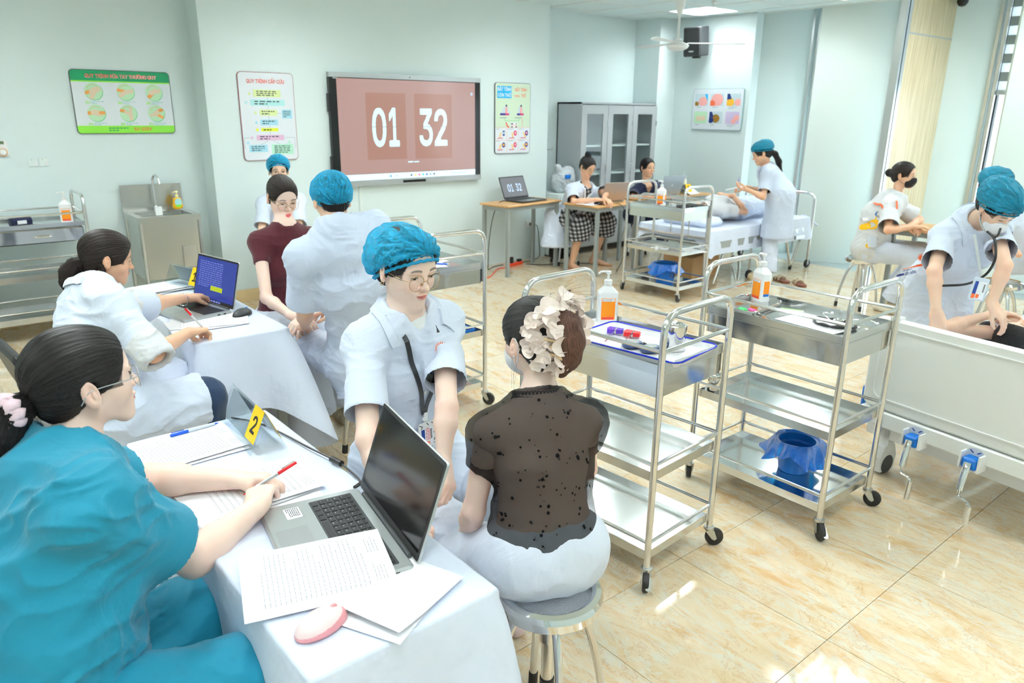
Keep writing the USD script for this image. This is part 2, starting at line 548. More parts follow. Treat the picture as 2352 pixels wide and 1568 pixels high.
M['skirt'] = mat('skirting_tile', lin(222, 196, 150), .2, noise=(5, .1))
M['oak'] = usdkit.material(stage, '/World/Looks/oak_laminate', {
	'tc': ('texture_coordinate', {}), 'mp': ('mapping', {'scale': (9, 9, .35)}), 'n': ('noise_texture', {'scale': 6, 'detail': 5, 'distortion': .6}),
	'r': ('rgb_ramp', {'ramp': [(.3, lin(190, 172, 134)), (.55, lin(212, 197, 162)), (.75, lin(222, 210, 180))]}),
	'p': ('principled_bsdf', {'roughness': .35})}, [('tc.object', 'mp.vector'), ('mp.vector', 'n.vector'), ('n.fac', 'r.fac'), ('r.color', 'p.base_color')], surface='p.BSDF')
M['curb'] = mat('grey_floor_strip', lin(160, 172, 172), .25)

fl = thing('floor', 'glossy cream marble floor tiles', kind='structure')
put('screed', b2(-3.0, 9.3, -3.2, 6.9, -.06, -.0105), M['grout'], fl)
TS, TX, TY = .61, 2.1527, 1.5267
ti = bx(0, 0, -.005, TS - .0022, TS - .0022, .010)
for i in range(-8, 11):
	for j in range(-7, 9):
		x, y = TX + (i + .5) * TS, TY + (j + .5) * TS
		if x > 8.6 or (i < -5 and j < -4):
			continue
		put('tile', mv(ti, (x, y, 0)), M['marble'], fl, smooth=False)
put('grey_strip', b2(8.22, 9.2, 1.0, 5.8, -.004, .0015), M['curb'], fl, smooth=False, label='grey strip along the window bays')

ce = thing('ceiling', 'white suspended ceiling of square panels', kind='structure')
GX, GY, GP = 7.32, 6.06, .60
lamps = {(i, j) for i in (0, -4, -8, -12, -16) for j in (-1, -4, -7, -10, -13) if i == 0 or j != -1} | {(-4, -2), (-8, -2), (-12, -2)}
pan = trimesh.Trimesh(*[rbox(GP - .022, GP - .022, .012, .002, .002).vertices, rbox(GP - .022, GP - .022, .012, .002, .002).faces], process=False)
for i in range(-17, 2):
	for j in range(-15, 2):
		x0, x1 = GX + i * GP, min(GX + (i + 1) * GP, 8.20)
		y0, y1 = GY + j * GP, min(GY + (j + 1) * GP, 6.90)
		if x1 - x0 < .05 or y1 - y0 < .05 or (i, j) in lamps:
			continue
		put('panel', b2(x0 + .010, x1 - .010, y0 + .010, y1 - .010, Z + .004, Z + .016), M['ceil'], ce, smooth=False)
gr = []
for i in range(-17, 3):
	x = min(GX + i * GP, 8.20)
	gr.append(b2(x - .011, x + .011, YW0, 6.90, Z, Z + .03))
for j in range(-15, 3):
	y = min(GY + j * GP, 6.89)
	gr.append(b2(XW0, 8.20, y - .011, y + .011, Z - .0005, Z + .03))
put('grid', gr, M['grid'], ce, smooth=False)
put('slab', b2(XW0 - .1, 9.3, YW0 - .1, 7.1, 3.15, 3.25), M['wall_w'], ce, smooth=False)
put('edge_trim', b2(8.20, 8.215, YW0, 5.6, Z - .01, 3.15), M['wall_w'], ce, smooth=False)

wb = put('wall_back', b2(XW0, 8.3, YW1, YW1 + .12, 0, 3.15), M['wall'], kind='structure', smooth=False, label='pale green white painted back wall')
wm = put('wall_middle', b2(2.17, 6.0, 6.60, YW1, 0, 3.15), M['wall'], kind='structure', smooth=False, label='projecting wall block that carries the screen')
put('wall_column', b2(7.75, 8.10, 6.48, YW1, 0, 3.15), M['wall'], kind='structure', smooth=False, label='column in the far corner')
put('wall_right', b2(8.10, 8.24, 5.36, YW1, 0, 3.15), M['wall'], kind='structure', smooth=False, label='painted wall with the photo board')
put('wall_left', b2(XW0 - .12, XW0, YW0, YW1 + .12, 0, 3.15), M['wall'], kind='structure', smooth=False)
put('wall_front', b2(XW0, 9.3, YW0 - .12, YW0, 0, 3.15), M['wall'], kind='structure', smooth=False)
put('wall_side', b2(8.22, 8.34, YW0, .60, 0, 3.15), M['wall'], kind='structure', smooth=False)
put('baseboard_back', b2(2.17, 3.9, 6.588, 6.60, 0, .11), M['skirt'], kind='structure', smooth=False)
put('baseboard_left', b2(XW0, 2.17, 6.868, 6.88, 0, .11), M['skirt'], kind='structure', smooth=False)

# window bays: slanting white fins, glazing at their far ends, zebra blinds
FD = V(8.72 - 8.25, 4.945 - 5.625)
for k, y0 in enumerate((5.625, 4.65, 3.675, 2.70, 1.725)):
	L = np.linalg.norm(FD)
	a = math.degrees(math.atan2(FD[1], FD[0]))
	c = V(8.25, y0) + FD / 2
	put('trim_%d' % (k + 1), bx(c[0], c[1], 1.575, L, .05, 3.15, a), M['wall_w'], kind='structure', smooth=False, label='slanting white wall fin of the window bay')
FX = 8.78
for k, ye in enumerate((4.945, 3.97, 2.995, 2.02)):
	w = thing('window_%d' % (k + 1), 'tall window between two wall fins', kind='structure')
	y1, y0 = ye - .01, ye - .965
	fr = [b2(FX - .03, FX + .03, y0, y0 + .05, 0, 3.15), b2(FX - .03, FX + .03, y1 - .05, y1, 0, 3.15), b2(FX - .03, FX + .03, y0, y1, 0, .06), b2(FX - .03, FX + .03, y0, y1, 1.02, 1.08), b2(FX - .03, FX + .03, y0, y1, 3.09, 3.15)]
	put('frame', fr, M['dgrey'], w, smooth=False)
	put('pane', b2(FX - .004, FX + .004, y0 + .05, y1 - .05, .06, 1.02), M['glass'], w, smooth=False)
	put('pane', b2(FX - .004, FX + .004, y0 + .05, y1 - .05, 1.08, 3.09), M['glass'], w, smooth=False)
	put('rail', [b2(FX - .10, FX - .07, y1 - .045, y1 - .015, 0, 3.15), b2(FX - .14, FX - .12, y1 + .0, y1 + .03, 0, 3.15)], M['alu'], w, smooth=False)
sheer = usdkit.material(stage, '/World/Looks/sheer_blind', {'t': ('translucent_bsdf', {'color': (.85, .88, .9)}), 'd': ('diffuse_bsdf', {'color': (.8, .82, .82)}), 'm': ('mix_closure', {'fac': .35})},
						[('t.BSDF', 'm.closure1'), ('d.BSDF', 'm.closure2')], surface='m.closure')
for k, ye in enumerate((4.945, 3.97, 2.995, 2.02)):
	bl = thing('roller_blind', 'striped grey and white roller blind in window bay', 'blind', (0, 0, 0), group='striped roller blinds of the window bays')
	y1, y0 = ye - .06, ye - .93
	z = 1.93
	q = 0
	while z < 3.0:
		put('slat' if q % 2 == 0 else 'sheer_band', b2(FX - .062, FX - .058, y0, y1, z, z + .085), M['greym'] if q % 2 else sheer, bl, smooth=False)
		z += .085
		q += 1
	put('bottom_bar', b2(FX - .075, FX - .045, y0, y1, 1.885, 1.93), M['silver'], bl, smooth=False)
put('wall_outer', b2(FX - .02, FX + .02, 4.945, 5.9, 0, 3.15), M['wall_w'], kind='structure', smooth=False)
put('wall_outer', b2(FX - .02, FX + .02, .6, 1.06, 0, 3.15), M['wall_w'], kind='structure', smooth=False)

# folding partition leaf in oak laminate with its aluminium post
dr = thing('door_1', 'oak laminate folding partition leaf with aluminium edge post', kind='structure')
put('leaf', [b2(7.485, 8.45, 3.34, 3.39, .02, 2.40)], M['oak'], dr, smooth=False)
put('leaf', [b2(7.485, 8.45, 3.34, 3.39, 2.415, 2.98)], M['oak'], dr, smooth=False)
put('joint_rail', [b2(7.485, 8.45, 3.338, 3.388, 2.40, 2.415)], M['alu'], dr, smooth=False)
put('edge_post', [b2(7.375, 7.41, 3.335, 3.395, 0, 2.98), b2(7.43, 7.485, 3.335, 3.395, 0, 2.98)], M['alu'], dr, smooth=False)
put('rubber_seal', b2(7.41, 7.43, 3.345, 3.385, 0, 2.98), M['rubber'], dr, smooth=False)
put('foot', b2(7.405, 7.435, 3.33, 3.40, 0, .02), M['rubber'], dr, smooth=False)

# ---------------------------------------------------------------- ceiling lamps
M['tube'] = usdkit.material(stage, '/World/Looks/lamp_tube', {'e': ('emission', {'color': (.95, 1.0, 1.0), 'strength': LAMP})}, surface='e.emission')
def make_lamp():
	t = thing('ceiling_lamp', 'square recessed louvre lamp with three bright tubes', 'ceiling lamp', group='recessed ceiling lamps')
	put('housing', [b2(-.285, .285, -.285, .285, .075, .085), b2(-.29, -.28, -.29, .29, .0, .08), b2(.28, .29, -.29, .29, .0, .08), b2(-.29, .29, -.29, -.28, .0, .08), b2(-.29, .29, .28, .29, .0, .08)], M['white'], t, smooth=False)
	for k in (-1, 0, 1):
		put('tube', mv(trimesh.creation.cylinder(.024, .55, sections=12), (0, k * .18, .045), rx=0, ry=90), M['tube'], t)
	put('louvre', [b2(-.28, .28, y - .003, y + .003, .0, .05) for y in (-.09, .09)] + [b2(x - .002, x + .002, -.28, .28, .0, .028) for x in np.linspace(-.24, .24, 9)], M['alu'], t, smooth=False)
	return t
L0 = None
lab = {(0, -1): 'square recessed louvre lamp near the far corner by the speaker', (0, -4): 'square recessed louvre lamp at the top edge above the window fins'}
for (i, j) in sorted(lamps, reverse=True):
	p = (GX + (i + .5) * GP, GY + (j + .5) * GP, Z + .002)
	if L0 is None:
		L0 = make_lamp()
		L0.GetAttribute('xformOp:translate').Set(Gf.Vec3d(*p))
		tag(L0, lab[(i, j)])
	else:
		dup(L0, p, 0, lab.get((i, j), 'square recessed louvre lamp overhead behind the camera'))

# ================================================================ furniture and equipment
R = random.Random(11)

def U_frame(W, z0, z1, r=.0125, bend=.085):
	return tube(fillet([(-W / 2, 0, z0), (-W / 2, 0, z1), (W / 2, 0, z1), (W / 2, 0, z0)], bend, 8), r, 14)

def caster(t, x, y, spin, brake=False, H=.085):
	c = [lathe([(0, H), (.021, H), (.021, H - .010), (.014, H - .014), (0, H - .014)], 18)]
	a = []
	for s in (-1, 1):
		p = Polygon([(-.020, H - .012), (.016, H - .012), (.030, .036), (.022, .028), (.010, .034)])
		a.append(mv(ext(p, .0025), (0, s * .0165 + .00125, 0), rx=90))
	c += a
	if brake:
		c.append(mv(rbox(.055, .020, .004, .008), (.045, .010, .045), ry=35))
	cz = mv(trimesh.util.concatenate(c), (x, y, 0), rz=spin)
	cz = trimesh.util.concatenate([mv(m, (0, 0, 0), rz=spin) for m in c])
	cz.apply_translation((x, y, 0))
	f = put('caster', cz, M['zinc'], t, smooth=25)
	w = lathe([(0, -.011), (.014, -.012), (.028, -.0125), (.0355, -.010), (.0375, -.004), (.0375, .004), (.0355, .010), (.028, .0125), (.014, .012), (0, .011)], 24)
	w = mv(mv(w, (0, 0, 0), rx=90), (.024, 0, .0375))
	w = mv(w, (0, 0, 0), rz=spin)
	w.apply_translation((x, y, 0))
	put('wheel', w, M['rubber'], t, smooth=30)

def tray_sheet(W, L, z, rim=.035, th=.0015):
	"""shelf with turned-down outer rim: floor a little below the rim top"""
	o = []
	o.append(b2(-W / 2, W / 2, -L / 2, L / 2, z - rim * .6, z - rim * .6 + th))
	for s in (-1, 1):
		o.append(b2(s * W / 2 - th, s * W / 2 + th, -L / 2, L / 2, z - rim, z))
		o.append(b2(-W / 2, W / 2, s * L / 2 - th, s * L / 2 + th, z - rim, z))
	return o

def trolley(label, loc, rz, drawer=True, spins=(30, 200, 110, 250), dull=False, W=.42, L=.66, ledge=True):
	"""three-tier dressing trolley, long side along y"""
	t = thing('instrument_trolley', label, 'trolley', loc, rz, 'steel instrument trolleys')
	ms = M['steel_dull'] if dull else M['steel_sheet']
	for s in (-1, 1):
		put('end_frame', mv(U_frame(W, .083, 1.045), (0, s * L / 2, 0)), M['steel_tube'], t)
		for zc in (.915,):
			put('cross_bar', tube([(-W / 2, s * L / 2, zc), (W / 2, s * L / 2, zc)], .0075, 10), M['steel_tube'], t)
	for s in (-1, 1):
		for zr in (.915, .497, .185):
			put('side_rail', tube([(s * W / 2, -L / 2, zr), (s * W / 2, L / 2, zr)], .0072, 10), M['steel_tube'], t)
	for s in (-1, 1):
		for zr in (.497, .185):
			put('cross_bar', tube([(-W / 2, s * L / 2, zr), (W / 2, s * L / 2, zr)], .0062, 8), M['steel_tube'], t)
	w, l = W - .022, L - .022
	top = [b2(-w / 2, w / 2, -l / 2, l / 2, .836, .8375)]
	for s in (-1, 1):
		top += [b2(s * w / 2 - .001, s * w / 2 + .001, -l / 2, l / 2, .832, .862), b2(-w / 2, w / 2, s * l / 2 - .001, s * l / 2 + .001, .832, .862)]
	put('top_tray', top, M['steel_tray'], t, smooth=False)
	if drawer:
		put('drawer', [b2(-w / 2 + .004, w / 2 - .004, -l / 2 + .004, l / 2 - .004, .742, .826), ], ms, t, smooth=False)
		put('drawer_lip', [b2(-w / 2 - .001, w / 2 + .001, -l / 2 - .001, l / 2 + .001, .824, .833)], M['steel_tray'], t, smooth=False)
		put('drawer_runner', [b2(w / 2 - .01, w / 2 + .006, s * (l / 2 - .016) - .012, s * (l / 2 - .016) + .012, .75, .83) for s in (-1, 1)], M['steel_tray'], t, smooth=False)
	for zs in (.462, .140):
		put('shelf', tray_sheet(w, l, zs, .036), M['steel_tray'], t, smooth=False)
	k = 0
	for sx in (-1, 1):
		for sy in (-1, 1):
			caster(t, sx * W / 2, sy * L / 2, spins[k], brake=(k == 0))
			k += 1
	return t

TA = (2.085, 1.835, 0)
TB = (2.935, 1.60, 0)
TC = (5.66, 4.50, 0)
TD = (2.325, 3.62, 0)
trolley('steel instrument trolley behind the woman in black lace, with white enamel tray on top', TA, 4, spins=(215, 30, 320, 40))
trolley('steel trolley next to the white hospital bed, blue waste bucket on its bottom shelf', TB, 0, spins=(230, 40, 300, 10))
trolley('aged steel instrument trolley in front of the far bed, blue bucket below', TC, 1, dull=True, spins=(10, 60, 300, 330))
trolley('steel instrument trolley behind the blue capped student, papers on top', TD, 0, spins=(140, 60, 300, 20))

# wide trolley with two drawers against the left wall
def wide_trolley():
	t = thing('drawer_trolley', 'wide steel trolley with two drawers against the left wall', 'trolley', (.52, 6.52, 0))
	L, W = 1.16, .44
	for s in (-1, 1):
		put('end_frame', mv(mv(U_frame(W, .083, 1.06), (0, 0, 0), rz=90), (s * L / 2, 0, 0)), M['steel_tube'], t)
	for s in (-1, 1):
		for zr in (.93, .545, .235):
			put('side_rail', tube([(-L / 2, s * W / 2, zr), (L / 2, s * W / 2, zr)], .0075, 10), M['steel_tube'], t)
	for s in (-1, 1):
		for zr in (.93, .545, .235):
			put('cross_bar', tube([(s * L / 2, -W / 2, zr), (s * L / 2, W / 2, zr)], .0065, 8), M['steel_tube'], t)
	put('top_tray', mv(trimesh.util.concatenate(tray_sheet(W - .02, L - .02, .865, .03)), (0, 0, 0), rz=90), M['steel_tray'], t, smooth=False)
	for s in (-1, 1):
		d = put('drawer', mv(rbox(L / 2 - .03, W - .03, .105, .012), (s * (L / 4 - .004), 0, .775)), M['steel_sheet'], t)
		put('handle', tube(fillet([(s * L / 4 - .05, -W / 2 + .012, .775), (s * L / 4 - .05, -W / 2 - .012, .775), (s * L / 4 + .05, -W / 2 - .012, .775), (s * L / 4 + .05, -W / 2 + .012, .775)], .01, 4), .004, 8), M['chrome'], t)
	for zs in (.50, .19):
		put('shelf', mv(trimesh.util.concatenate(tray_sheet(W - .02, L - .02, zs, .045)), (0, 0, 0), rz=90), M['steel_tray'], t, smooth=False)
	for k, (sx, sy) in enumerate(((-1, -1), (-1, 1), (1, -1), (1, 1))):
		caster(t, sx * L / 2, sy * W / 2, 40 * k)
	return t
wide_trolley()

# wash stand
t = thing('wash_stand', 'brushed steel wash stand with splashback beside the wall step', 'sink', (0, 0, 0))
x0, x1, y0, y1 = 1.475, 1.955, 6.38, 6.84
put('cabinet', [b2(x0 + .012, x1 - .012, y0 + .012, y1 - .01, .34, .80)], M['steel_brush'], t, smooth=False)
rim = ext(sbox(x0, y0, x1, y1).difference(sbox(x0 + .06, y0 + .055, x1 - .06, y1 - .13).buffer(.012)), .045, .80)
put('basin_rim', rim, M['steel_brush'], t, smooth=False)
put('basin', [b2(x0 + .05, x1 - .05, y0 + .045, y0 + .055, .64, .82), b2(x0 + .05, x1 - .05, y1 - .13, y1 - .12, .64, .82), b2(x0 + .05, x0 + .06, y0 + .05, y1 - .12, .64, .82), b2(x1 - .06, x1 - .05, y0 + .05, y1 - .12, .64, .82), b2(x0 + .05, x1 - .05, y0 + .05, y1 - .12, .80, .803)], M['steel_tray'], t, smooth=False)
put('splashback', [bx((x0 + x1) / 2, y1 + .004, .95, x1 - x0, .008, .225)], M['steel_brush'], t, smooth=False)
for px in (x0 + .015, x1 - .015):
	for py in (y0 + .015, y1 - .015):
		put('leg', tube([(px, py, 0), (px, py, .80)], .016, 10), M['steel_brush'], t)
put('access_panel', [b2(x1 - .17, x1 - .06, y0 - .004, y0 + .01, .42, .60)], M['steel_tray'], t, smooth=False)
xf = (x0 + x1) / 2 + .005
put('tap', tube(smooth_path([(xf, y1 - .06, .845), (xf, y1 - .06, 1.06), (xf, y1 - .07, 1.115), (xf + .01, y1 - .11, 1.145), (xf + .02, y1 - .15, 1.115), (xf + .025, y1 - .165, 1.07)], 6), .010, 12), M['chrome'], t)
put('tap_base', lathe([(0, .845), (.02, .845), (.018, .87), (.011, .89)], 16, (xf, y1 - .06, 0)), M['chrome'], t)
put('sensor_box', [bx(xf, y1 - .12, .85, .055, .03, .07)], M['whitep'], t, smooth=False)

# round stools with perforated seats
M['perf'] = usdkit.material(stage, '/World/Looks/perforated_steel', {
	'tc': ('texture_coordinate', {}), 'mp': ('mapping', {'rotation': (0, 0, .78), 'scale': (1, 1, 0)}), 'v': ('voronoi_texture', {'scale': 150, 'randomness': 0.0}),
	'r': ('rgb_ramp', {'ramp': [(.20, (1, 1, 1)), (.36, (0, 0, 0))]}), 'b': ('bump', {'distance': .0012, 'invert': True}),
	'c': ('rgb_ramp', {'ramp': [(.0, (.72, .72, .73)), (1., (.52, .52, .53))]}),
	'p': ('principled_bsdf', {'metallic': 1.0, 'roughness': .3})},
	[('tc.object', 'mp.vector'), ('mp.vector', 'v.vector'), ('v.distance', 'r.fac'), ('r.color', 'b.height'), ('b.normal', 'p.normal'), ('r.color', 'c.fac'), ('c.color', 'p.base_color')], surface='p.BSDF')

def stool(label, loc, rz=0, h=.46, q=.93):
	t = thing('round_stool', label, 'stool', loc, rz, 'round steel stools')
	UsdGeom.Xformable(t).AddScaleOp().Set(Gf.Vec3f(q, q, 1))
	put('seat', lathe([(0, h - .004), (.110, h - .002), (.124, h - .001)], 48), M['perf'], t)
	put('seat_rim', lathe([(.120, h - .010), (.122, h + .004), (.134, h + .010), (.148, h + .004), (.155, h - .010), (.153, h - .034), (.146, h - .040), (.10, h - .040), (.02, h - .042)], 48), M['chrome'], t)
	put('column', [lathe([(0, .17), (.019, .17), (.019, .30), (.026, .30), (.026, h - .042), (0, h - .042)], 22)], M['steel_tube'], t)
	put('column_cap', lathe([(0, .13), (.022, .13), (.022, .175), (0, .175)], 18), M['rubber'], t)
	for k in range(4):
		a = k * math.pi / 2 + .4
		c, s = math.cos(a), math.sin(a)
		put('leg', tube(smooth_path([(.03 * c, .03 * s, h - .055), (.085 * c, .085 * s, h - .075), (.125 * c, .125 * s, h - .15), (.165 * c, .165 * s, .16), (.185 * c, .185 * s, .02)], 7), .0125, 12), M['steel_tube'], t)
		put('foot_cap', tube([(.185 * c, .185 * s, .0), (.181 * c, .181 * s, .045)], .0155, 12), M['rubber'], t)
	return t

# desks: grey steel frame, wooden top
def desk(label, loc, rz, L=1.2, W=.4, H=.75, name='desk', group=None, top=True):
	t = thing(name, label, 'desk', loc, rz, group)
	put('desk_top', mv(rbox(L, W, .022, .012), (0, 0, H - .011)), M['wood'], t)
	put('apron', [b2(-L / 2 + .04, L / 2 - .04, s * (W / 2 - .04) - .012, s * (W / 2 - .04) + .012, H - .065, H - .022) for s in (-1, 1)] + [b2(s * (L / 2 - .04) - .012, s * (L / 2 - .04) + .012, -W / 2 + .04, W / 2 - .04, H - .065, H - .022) for s in (-1, 1)], M['greym'], t, smooth=False)
	for sx in (-1, 1):
		for sy in (-1, 1):
			put('leg', b2(sx * (L / 2 - .04) - .0175, sx * (L / 2 - .04) + .0175, sy * (W / 2 - .04) - .0175, sy * (W / 2 - .04) + .0175, 0, H - .022), M['greym'], t, smooth=False)
	return t

def tablecloth(label, x0, x1, y0, y1, H=.752, drop=(.62, .62, .62, .62), seed=0, flare=.05, corner=None, res=.02):
	"""cloth lying on a desk, hanging with soft folds on all sides; drop = (x0 side, x1 side, y0 side, y1 side)"""
	# parametrise: ring of columns round the rectangle, rows from the edge down
	per = []
	n1, n2 = int((x1 - x0) / res), int((y1 - y0) / res)
	for i in range(n1):
		per.append((x0 + (x1 - x0) * i / n1, y0, 0, -1, 2))
	for i in range(n2):
		per.append((x1, y0 + (y1 - y0) * i / n2, 1, 0, 1))
	for i in range(n1):
		per.append((x1 - (x1 - x0) * i / n1, y1, 0, 1, 3))
	for i in range(n2):
		per.append((x0, y1 - (y1 - y0) * i / n2, -1, 0, 0))
	per = np.array(per)
	N = len(per)
	cx, cy = (x0 + x1) / 2, (y0 + y1) / 2
	rows = [0, .004, .012, .03] + list(np.linspace(.06, 1, 16))
	V_, F_ = [], []
	ang = np.arange(N) / N * 2 * np.pi
	# distance to the nearest corner along the edge
	cor = V([[x0, y0], [x1, y0], [x1, y1], [x0, y1]])
	dc = np.min(np.linalg.norm(per[:, None, :2] - cor[None], axis=2), 1)
	nrm = per[:, 2:4].copy()
	for it in range(6):
		nrm = (np.roll(nrm, 1, 0) + nrm + np.roll(nrm, -1, 0))
	nrm /= np.linalg.norm(nrm, axis=1, keepdims=True)
	dr = np.array([drop[int(k)] for k in per[:, 4]])
	for it in range(3):
		dr = (np.roll(dr, 1) + dr + np.roll(dr, -1)) / 3
	s = np.cumsum(np.linalg.norm(np.roll(per[:, :2], -1, 0) - per[:, :2], axis=1))
	wav = .5 * np.sin(s * 21 + 2.2 * np.sin(s * 5 + seed)) + .5 * np.sin(s * 33 + seed * 2 + 1.5 * np.sin(s * 8))
	bell = np.exp(-(dc / .075) ** 2)
	for r in rows:
		if r < .05:
			out = np.full(N, (.0025, .006, .009, .010)[rows.index(r)] if r else 0.0)
			zz = np.full(N, H - (0, .0015, .008, .025)[rows.index(r)])
		else:
			k = r ** .8
			out = .011 + flare * k * (.28 + .30 * wav) + bell * k * flare * 1.9
			zz = H - .025 - (dr - .025) * r - bell * .05 * r
		V_.append(np.c_[per[:, :2] + nrm * out[:, None], zz])
	k = len(rows)
	V_ = np.vstack(V_)
	for i in range(k - 1):
		a = i * N + np.arange(N)
		b = i * N + (np.arange(N) + 1) % N
		F_ += [np.c_[a, a + N, b + N], np.c_[a, b + N, b]]
	# top: grid with faint wrinkles
	gx, gy = max(n1 // 1, 2), max(n2 // 1, 2)
	top_off = len(V_)
	X, Y = np.meshgrid(np.linspace(x0, x1, n1 + 1), np.linspace(y0, y1, n2 + 1), indexing='ij')
	e = np.minimum(np.minimum(X - x0, x1 - X), np.minimum(Y - y0, y1 - Y))
	zt = H + .0016 * (meshkit.fbm(np.stack([X * 9, Y * 4, X * 0 + seed], -1), 3) - .5) * np.clip(e / .03, 0, 1)
	V_ = np.vstack([V_, np.c_[X.ravel(), Y.ravel(), zt.ravel()]])
	id_ = top_off + np.arange((n1 + 1) * (n2 + 1)).reshape(n1 + 1, n2 + 1)
	a, b, c, d = id_[:-1, :-1].ravel(), id_[1:, :-1].ravel(), id_[1:, 1:].ravel(), id_[:-1, 1:].ravel()
	F_ += [np.c_[a, b, c], np.c_[a, c, d]]
	m = trimesh.Trimesh(V_, np.vstack(F_), process=False)
	m.merge_vertices(digits_vertex=4)
	return put('tablecloth', m, M['cloth'], None, smooth=50, label=label, cat='tablecloth')

# table 1 (nearest) and table 2, both under white cloths
desk('narrow desk under the nearest white tablecloth', (.607, 1.613, 0), 90, 1.19, .395)
tablecloth('nearest white tablecloth, hanging over the desk with the open grey laptop', .407, .807, 1.015, 2.212, drop=(.68, .66, .70, .45), seed=1, flare=.055)
desk('narrow desk under the second white tablecloth', (1.06, 3.67, 0), 90, 1.19, .395)
tablecloth('white tablecloth on the second desk in front of the woman in the white coat', .865, 1.258, 3.07, 4.27, drop=(.62, .60, .34, .5), seed=4, flare=.075)

# ---------------------------------------------------------------- interactive screen on the wall
def emis(name, rgb, s=1.0):
	return usdkit.material(stage, '/World/Looks/' + name, {'e': ('emission', {'color': lin(*rgb), 'strength': s}), 'g': ('glossy_bsdf', {'color': (.05, .05, .05), 'roughness': .15}), 'a': ('add_closure', {})},
						   [('e.emission', 'a.closure1'), ('g.BSDF', 'a.closure2')], surface='a.closure')
def WY(m, y=6.55):
	"""flat xy art -> on the plane y facing the camera side"""
	return frame(m, (0, y, 0), (1, 0, 0), (0, 0, 1), (0, -1, 0))
tv = thing('interactive_screen', 'large wall screen showing a countdown clock in brown and pale blue', 'screen')
Y0 = 6.555
put('cabinet', b2(3.265, 4.985, Y0, 6.60, .985, 2.0), M['black'], tv, smooth=False)
put('frame_bar', b2(3.26, 4.988, Y0 - .010, 6.59, 1.962, 2.004), M['silver'], tv, smooth=False)
put('frame_bar', b2(3.26, 4.988, Y0 - .014, 6.59, .972, 1.022), M['silver'], tv, smooth=False)
put('bezel', b2(3.262, 4.986, Y0 - .004, Y0 + .02, 1.018, 1.966), M['blackg'], tv, smooth=False)
put('side_grip', [b2(3.248, 3.262, Y0, 6.59, 1.66, 1.82), b2(3.248, 3.262, Y0, 6.59, 1.12, 1.26)], M['black'], tv, smooth=False)
sc = put('display', b2(3.335, 4.915, Y0 - .006, Y0 - .003, 1.085, 1.955), emis('screen_brown', (148, 120, 114), .80), tv, smooth=False)
def scr(name, x0, x1, z0, z1, m, lift=.0065, r=.012):
	return put(name, WY(mv(ext(rr(x1 - x0, z1 - z0, r), .0006), ((x0 + x1) / 2, (z0 + z1) / 2, 0)), Y0 - lift), m, sc, smooth=False)
scr('clock_card', 3.625, 4.065, 1.215, 1.835, emis('screen_card', (142, 106, 94), .80))
scr('clock_card', 4.165, 4.615, 1.21, 1.835, M.setdefault('screen_card', UsdShade.Material.Get(stage, '/World/Looks/screen_card')))
dg = emis('screen_digit', (180, 230, 242), .85)
def digits(s, x0, x1, z0, z1, lift, m, parent, name='digits', y=None):
	t = text(s, 1.0, .0006, True)
	b = t.bounds
	t.apply_translation((-b[0][0], -b[0][1], 0))
	t.apply_scale(((x1 - x0) / (b[1][0] - b[0][0]), (z1 - z0) / (b[1][1] - b[0][1]), 1))
	t.apply_translation((x0, z0, 0))
	return put(name, WY(t, (Y0 if y is None else y) - lift), m, parent, smooth=False)
digits('0', 3.685, 3.838, 1.335, 1.700, .0075, dg, sc)
digits('1', 3.868, 3.985, 1.335, 1.700, .0075, dg, sc)
digits('3', 4.220, 4.378, 1.332, 1.696, .0075, dg, sc)
digits('2', 4.400, 4.556, 1.332, 1.696, .0075, dg, sc)
scr('seam', 3.625, 4.065, 1.520, 1.526, UsdShade.Material.Get(stage, '/World/Looks/screen_card'), .0085, .001)
scr('seam', 4.165, 4.615, 1.518, 1.524, UsdShade.Material.Get(stage, '/World/Looks/screen_card'), .0085, .001)
scr('caption', 4.075, 4.135, 1.178, 1.190, dg, .007, .003)
scr('caption', 4.145, 4.205, 1.178, 1.188, dg, .007, .003)
scr('task_bar', 3.335, 4.915, 1.024, 1.083, emis('screen_task_bar', (196, 220, 228), .8), .0065, .001)
for i, c in enumerate(((40, 130, 220), (150, 170, 185), (60, 70, 90), (250, 190, 40), (210, 70, 120), (40, 170, 160), (50, 90, 200), (120, 140, 160), (70, 80, 100))):
	x = (3.86, 3.93, 4.10, 4.15, 4.195, 4.24, 4.285, 4.33, 4.375)[i]
	scr('task_icon', x, x + .018, 1.045, 1.063, emis('screen_icon_%d' % i, c, .9), .0072, .003)
scr('task_icon', 4.60, 4.80, 1.050, 1.058, UsdShade.Material.Get(stage, '/World/Looks/screen_icon_1'), .0072, .001)
scr('side_button', 4.855, 4.885, 1.83, 1.86, UsdShade.Material.Get(stage, '/World/Looks/screen_icon_1'), .0072, .014)
put('camera_dot', WY(mv(ext(Point(0, 0).buffer(.006), .001), (4.12, 1.984, 0)), Y0 - .010), M['black'], tv)
put('control_strip', b2(4.005, 4.275, Y0 - .0165, Y0, .984, 1.008), M['blackg'], tv, smooth=False)
put('logo_plate', WY(mv(ext(rr(.05, .012, .002), .001), (3.325, 1.953, 0)), Y0 - .005), M['silver'], tv, smooth=False)
put('cable_duct', b2(3.535, 3.565, 6.585, 6.60, .25, .975), M['wall_w'], label='white cable duct running down the wall below the screen', cat='cable duct', smooth=False)

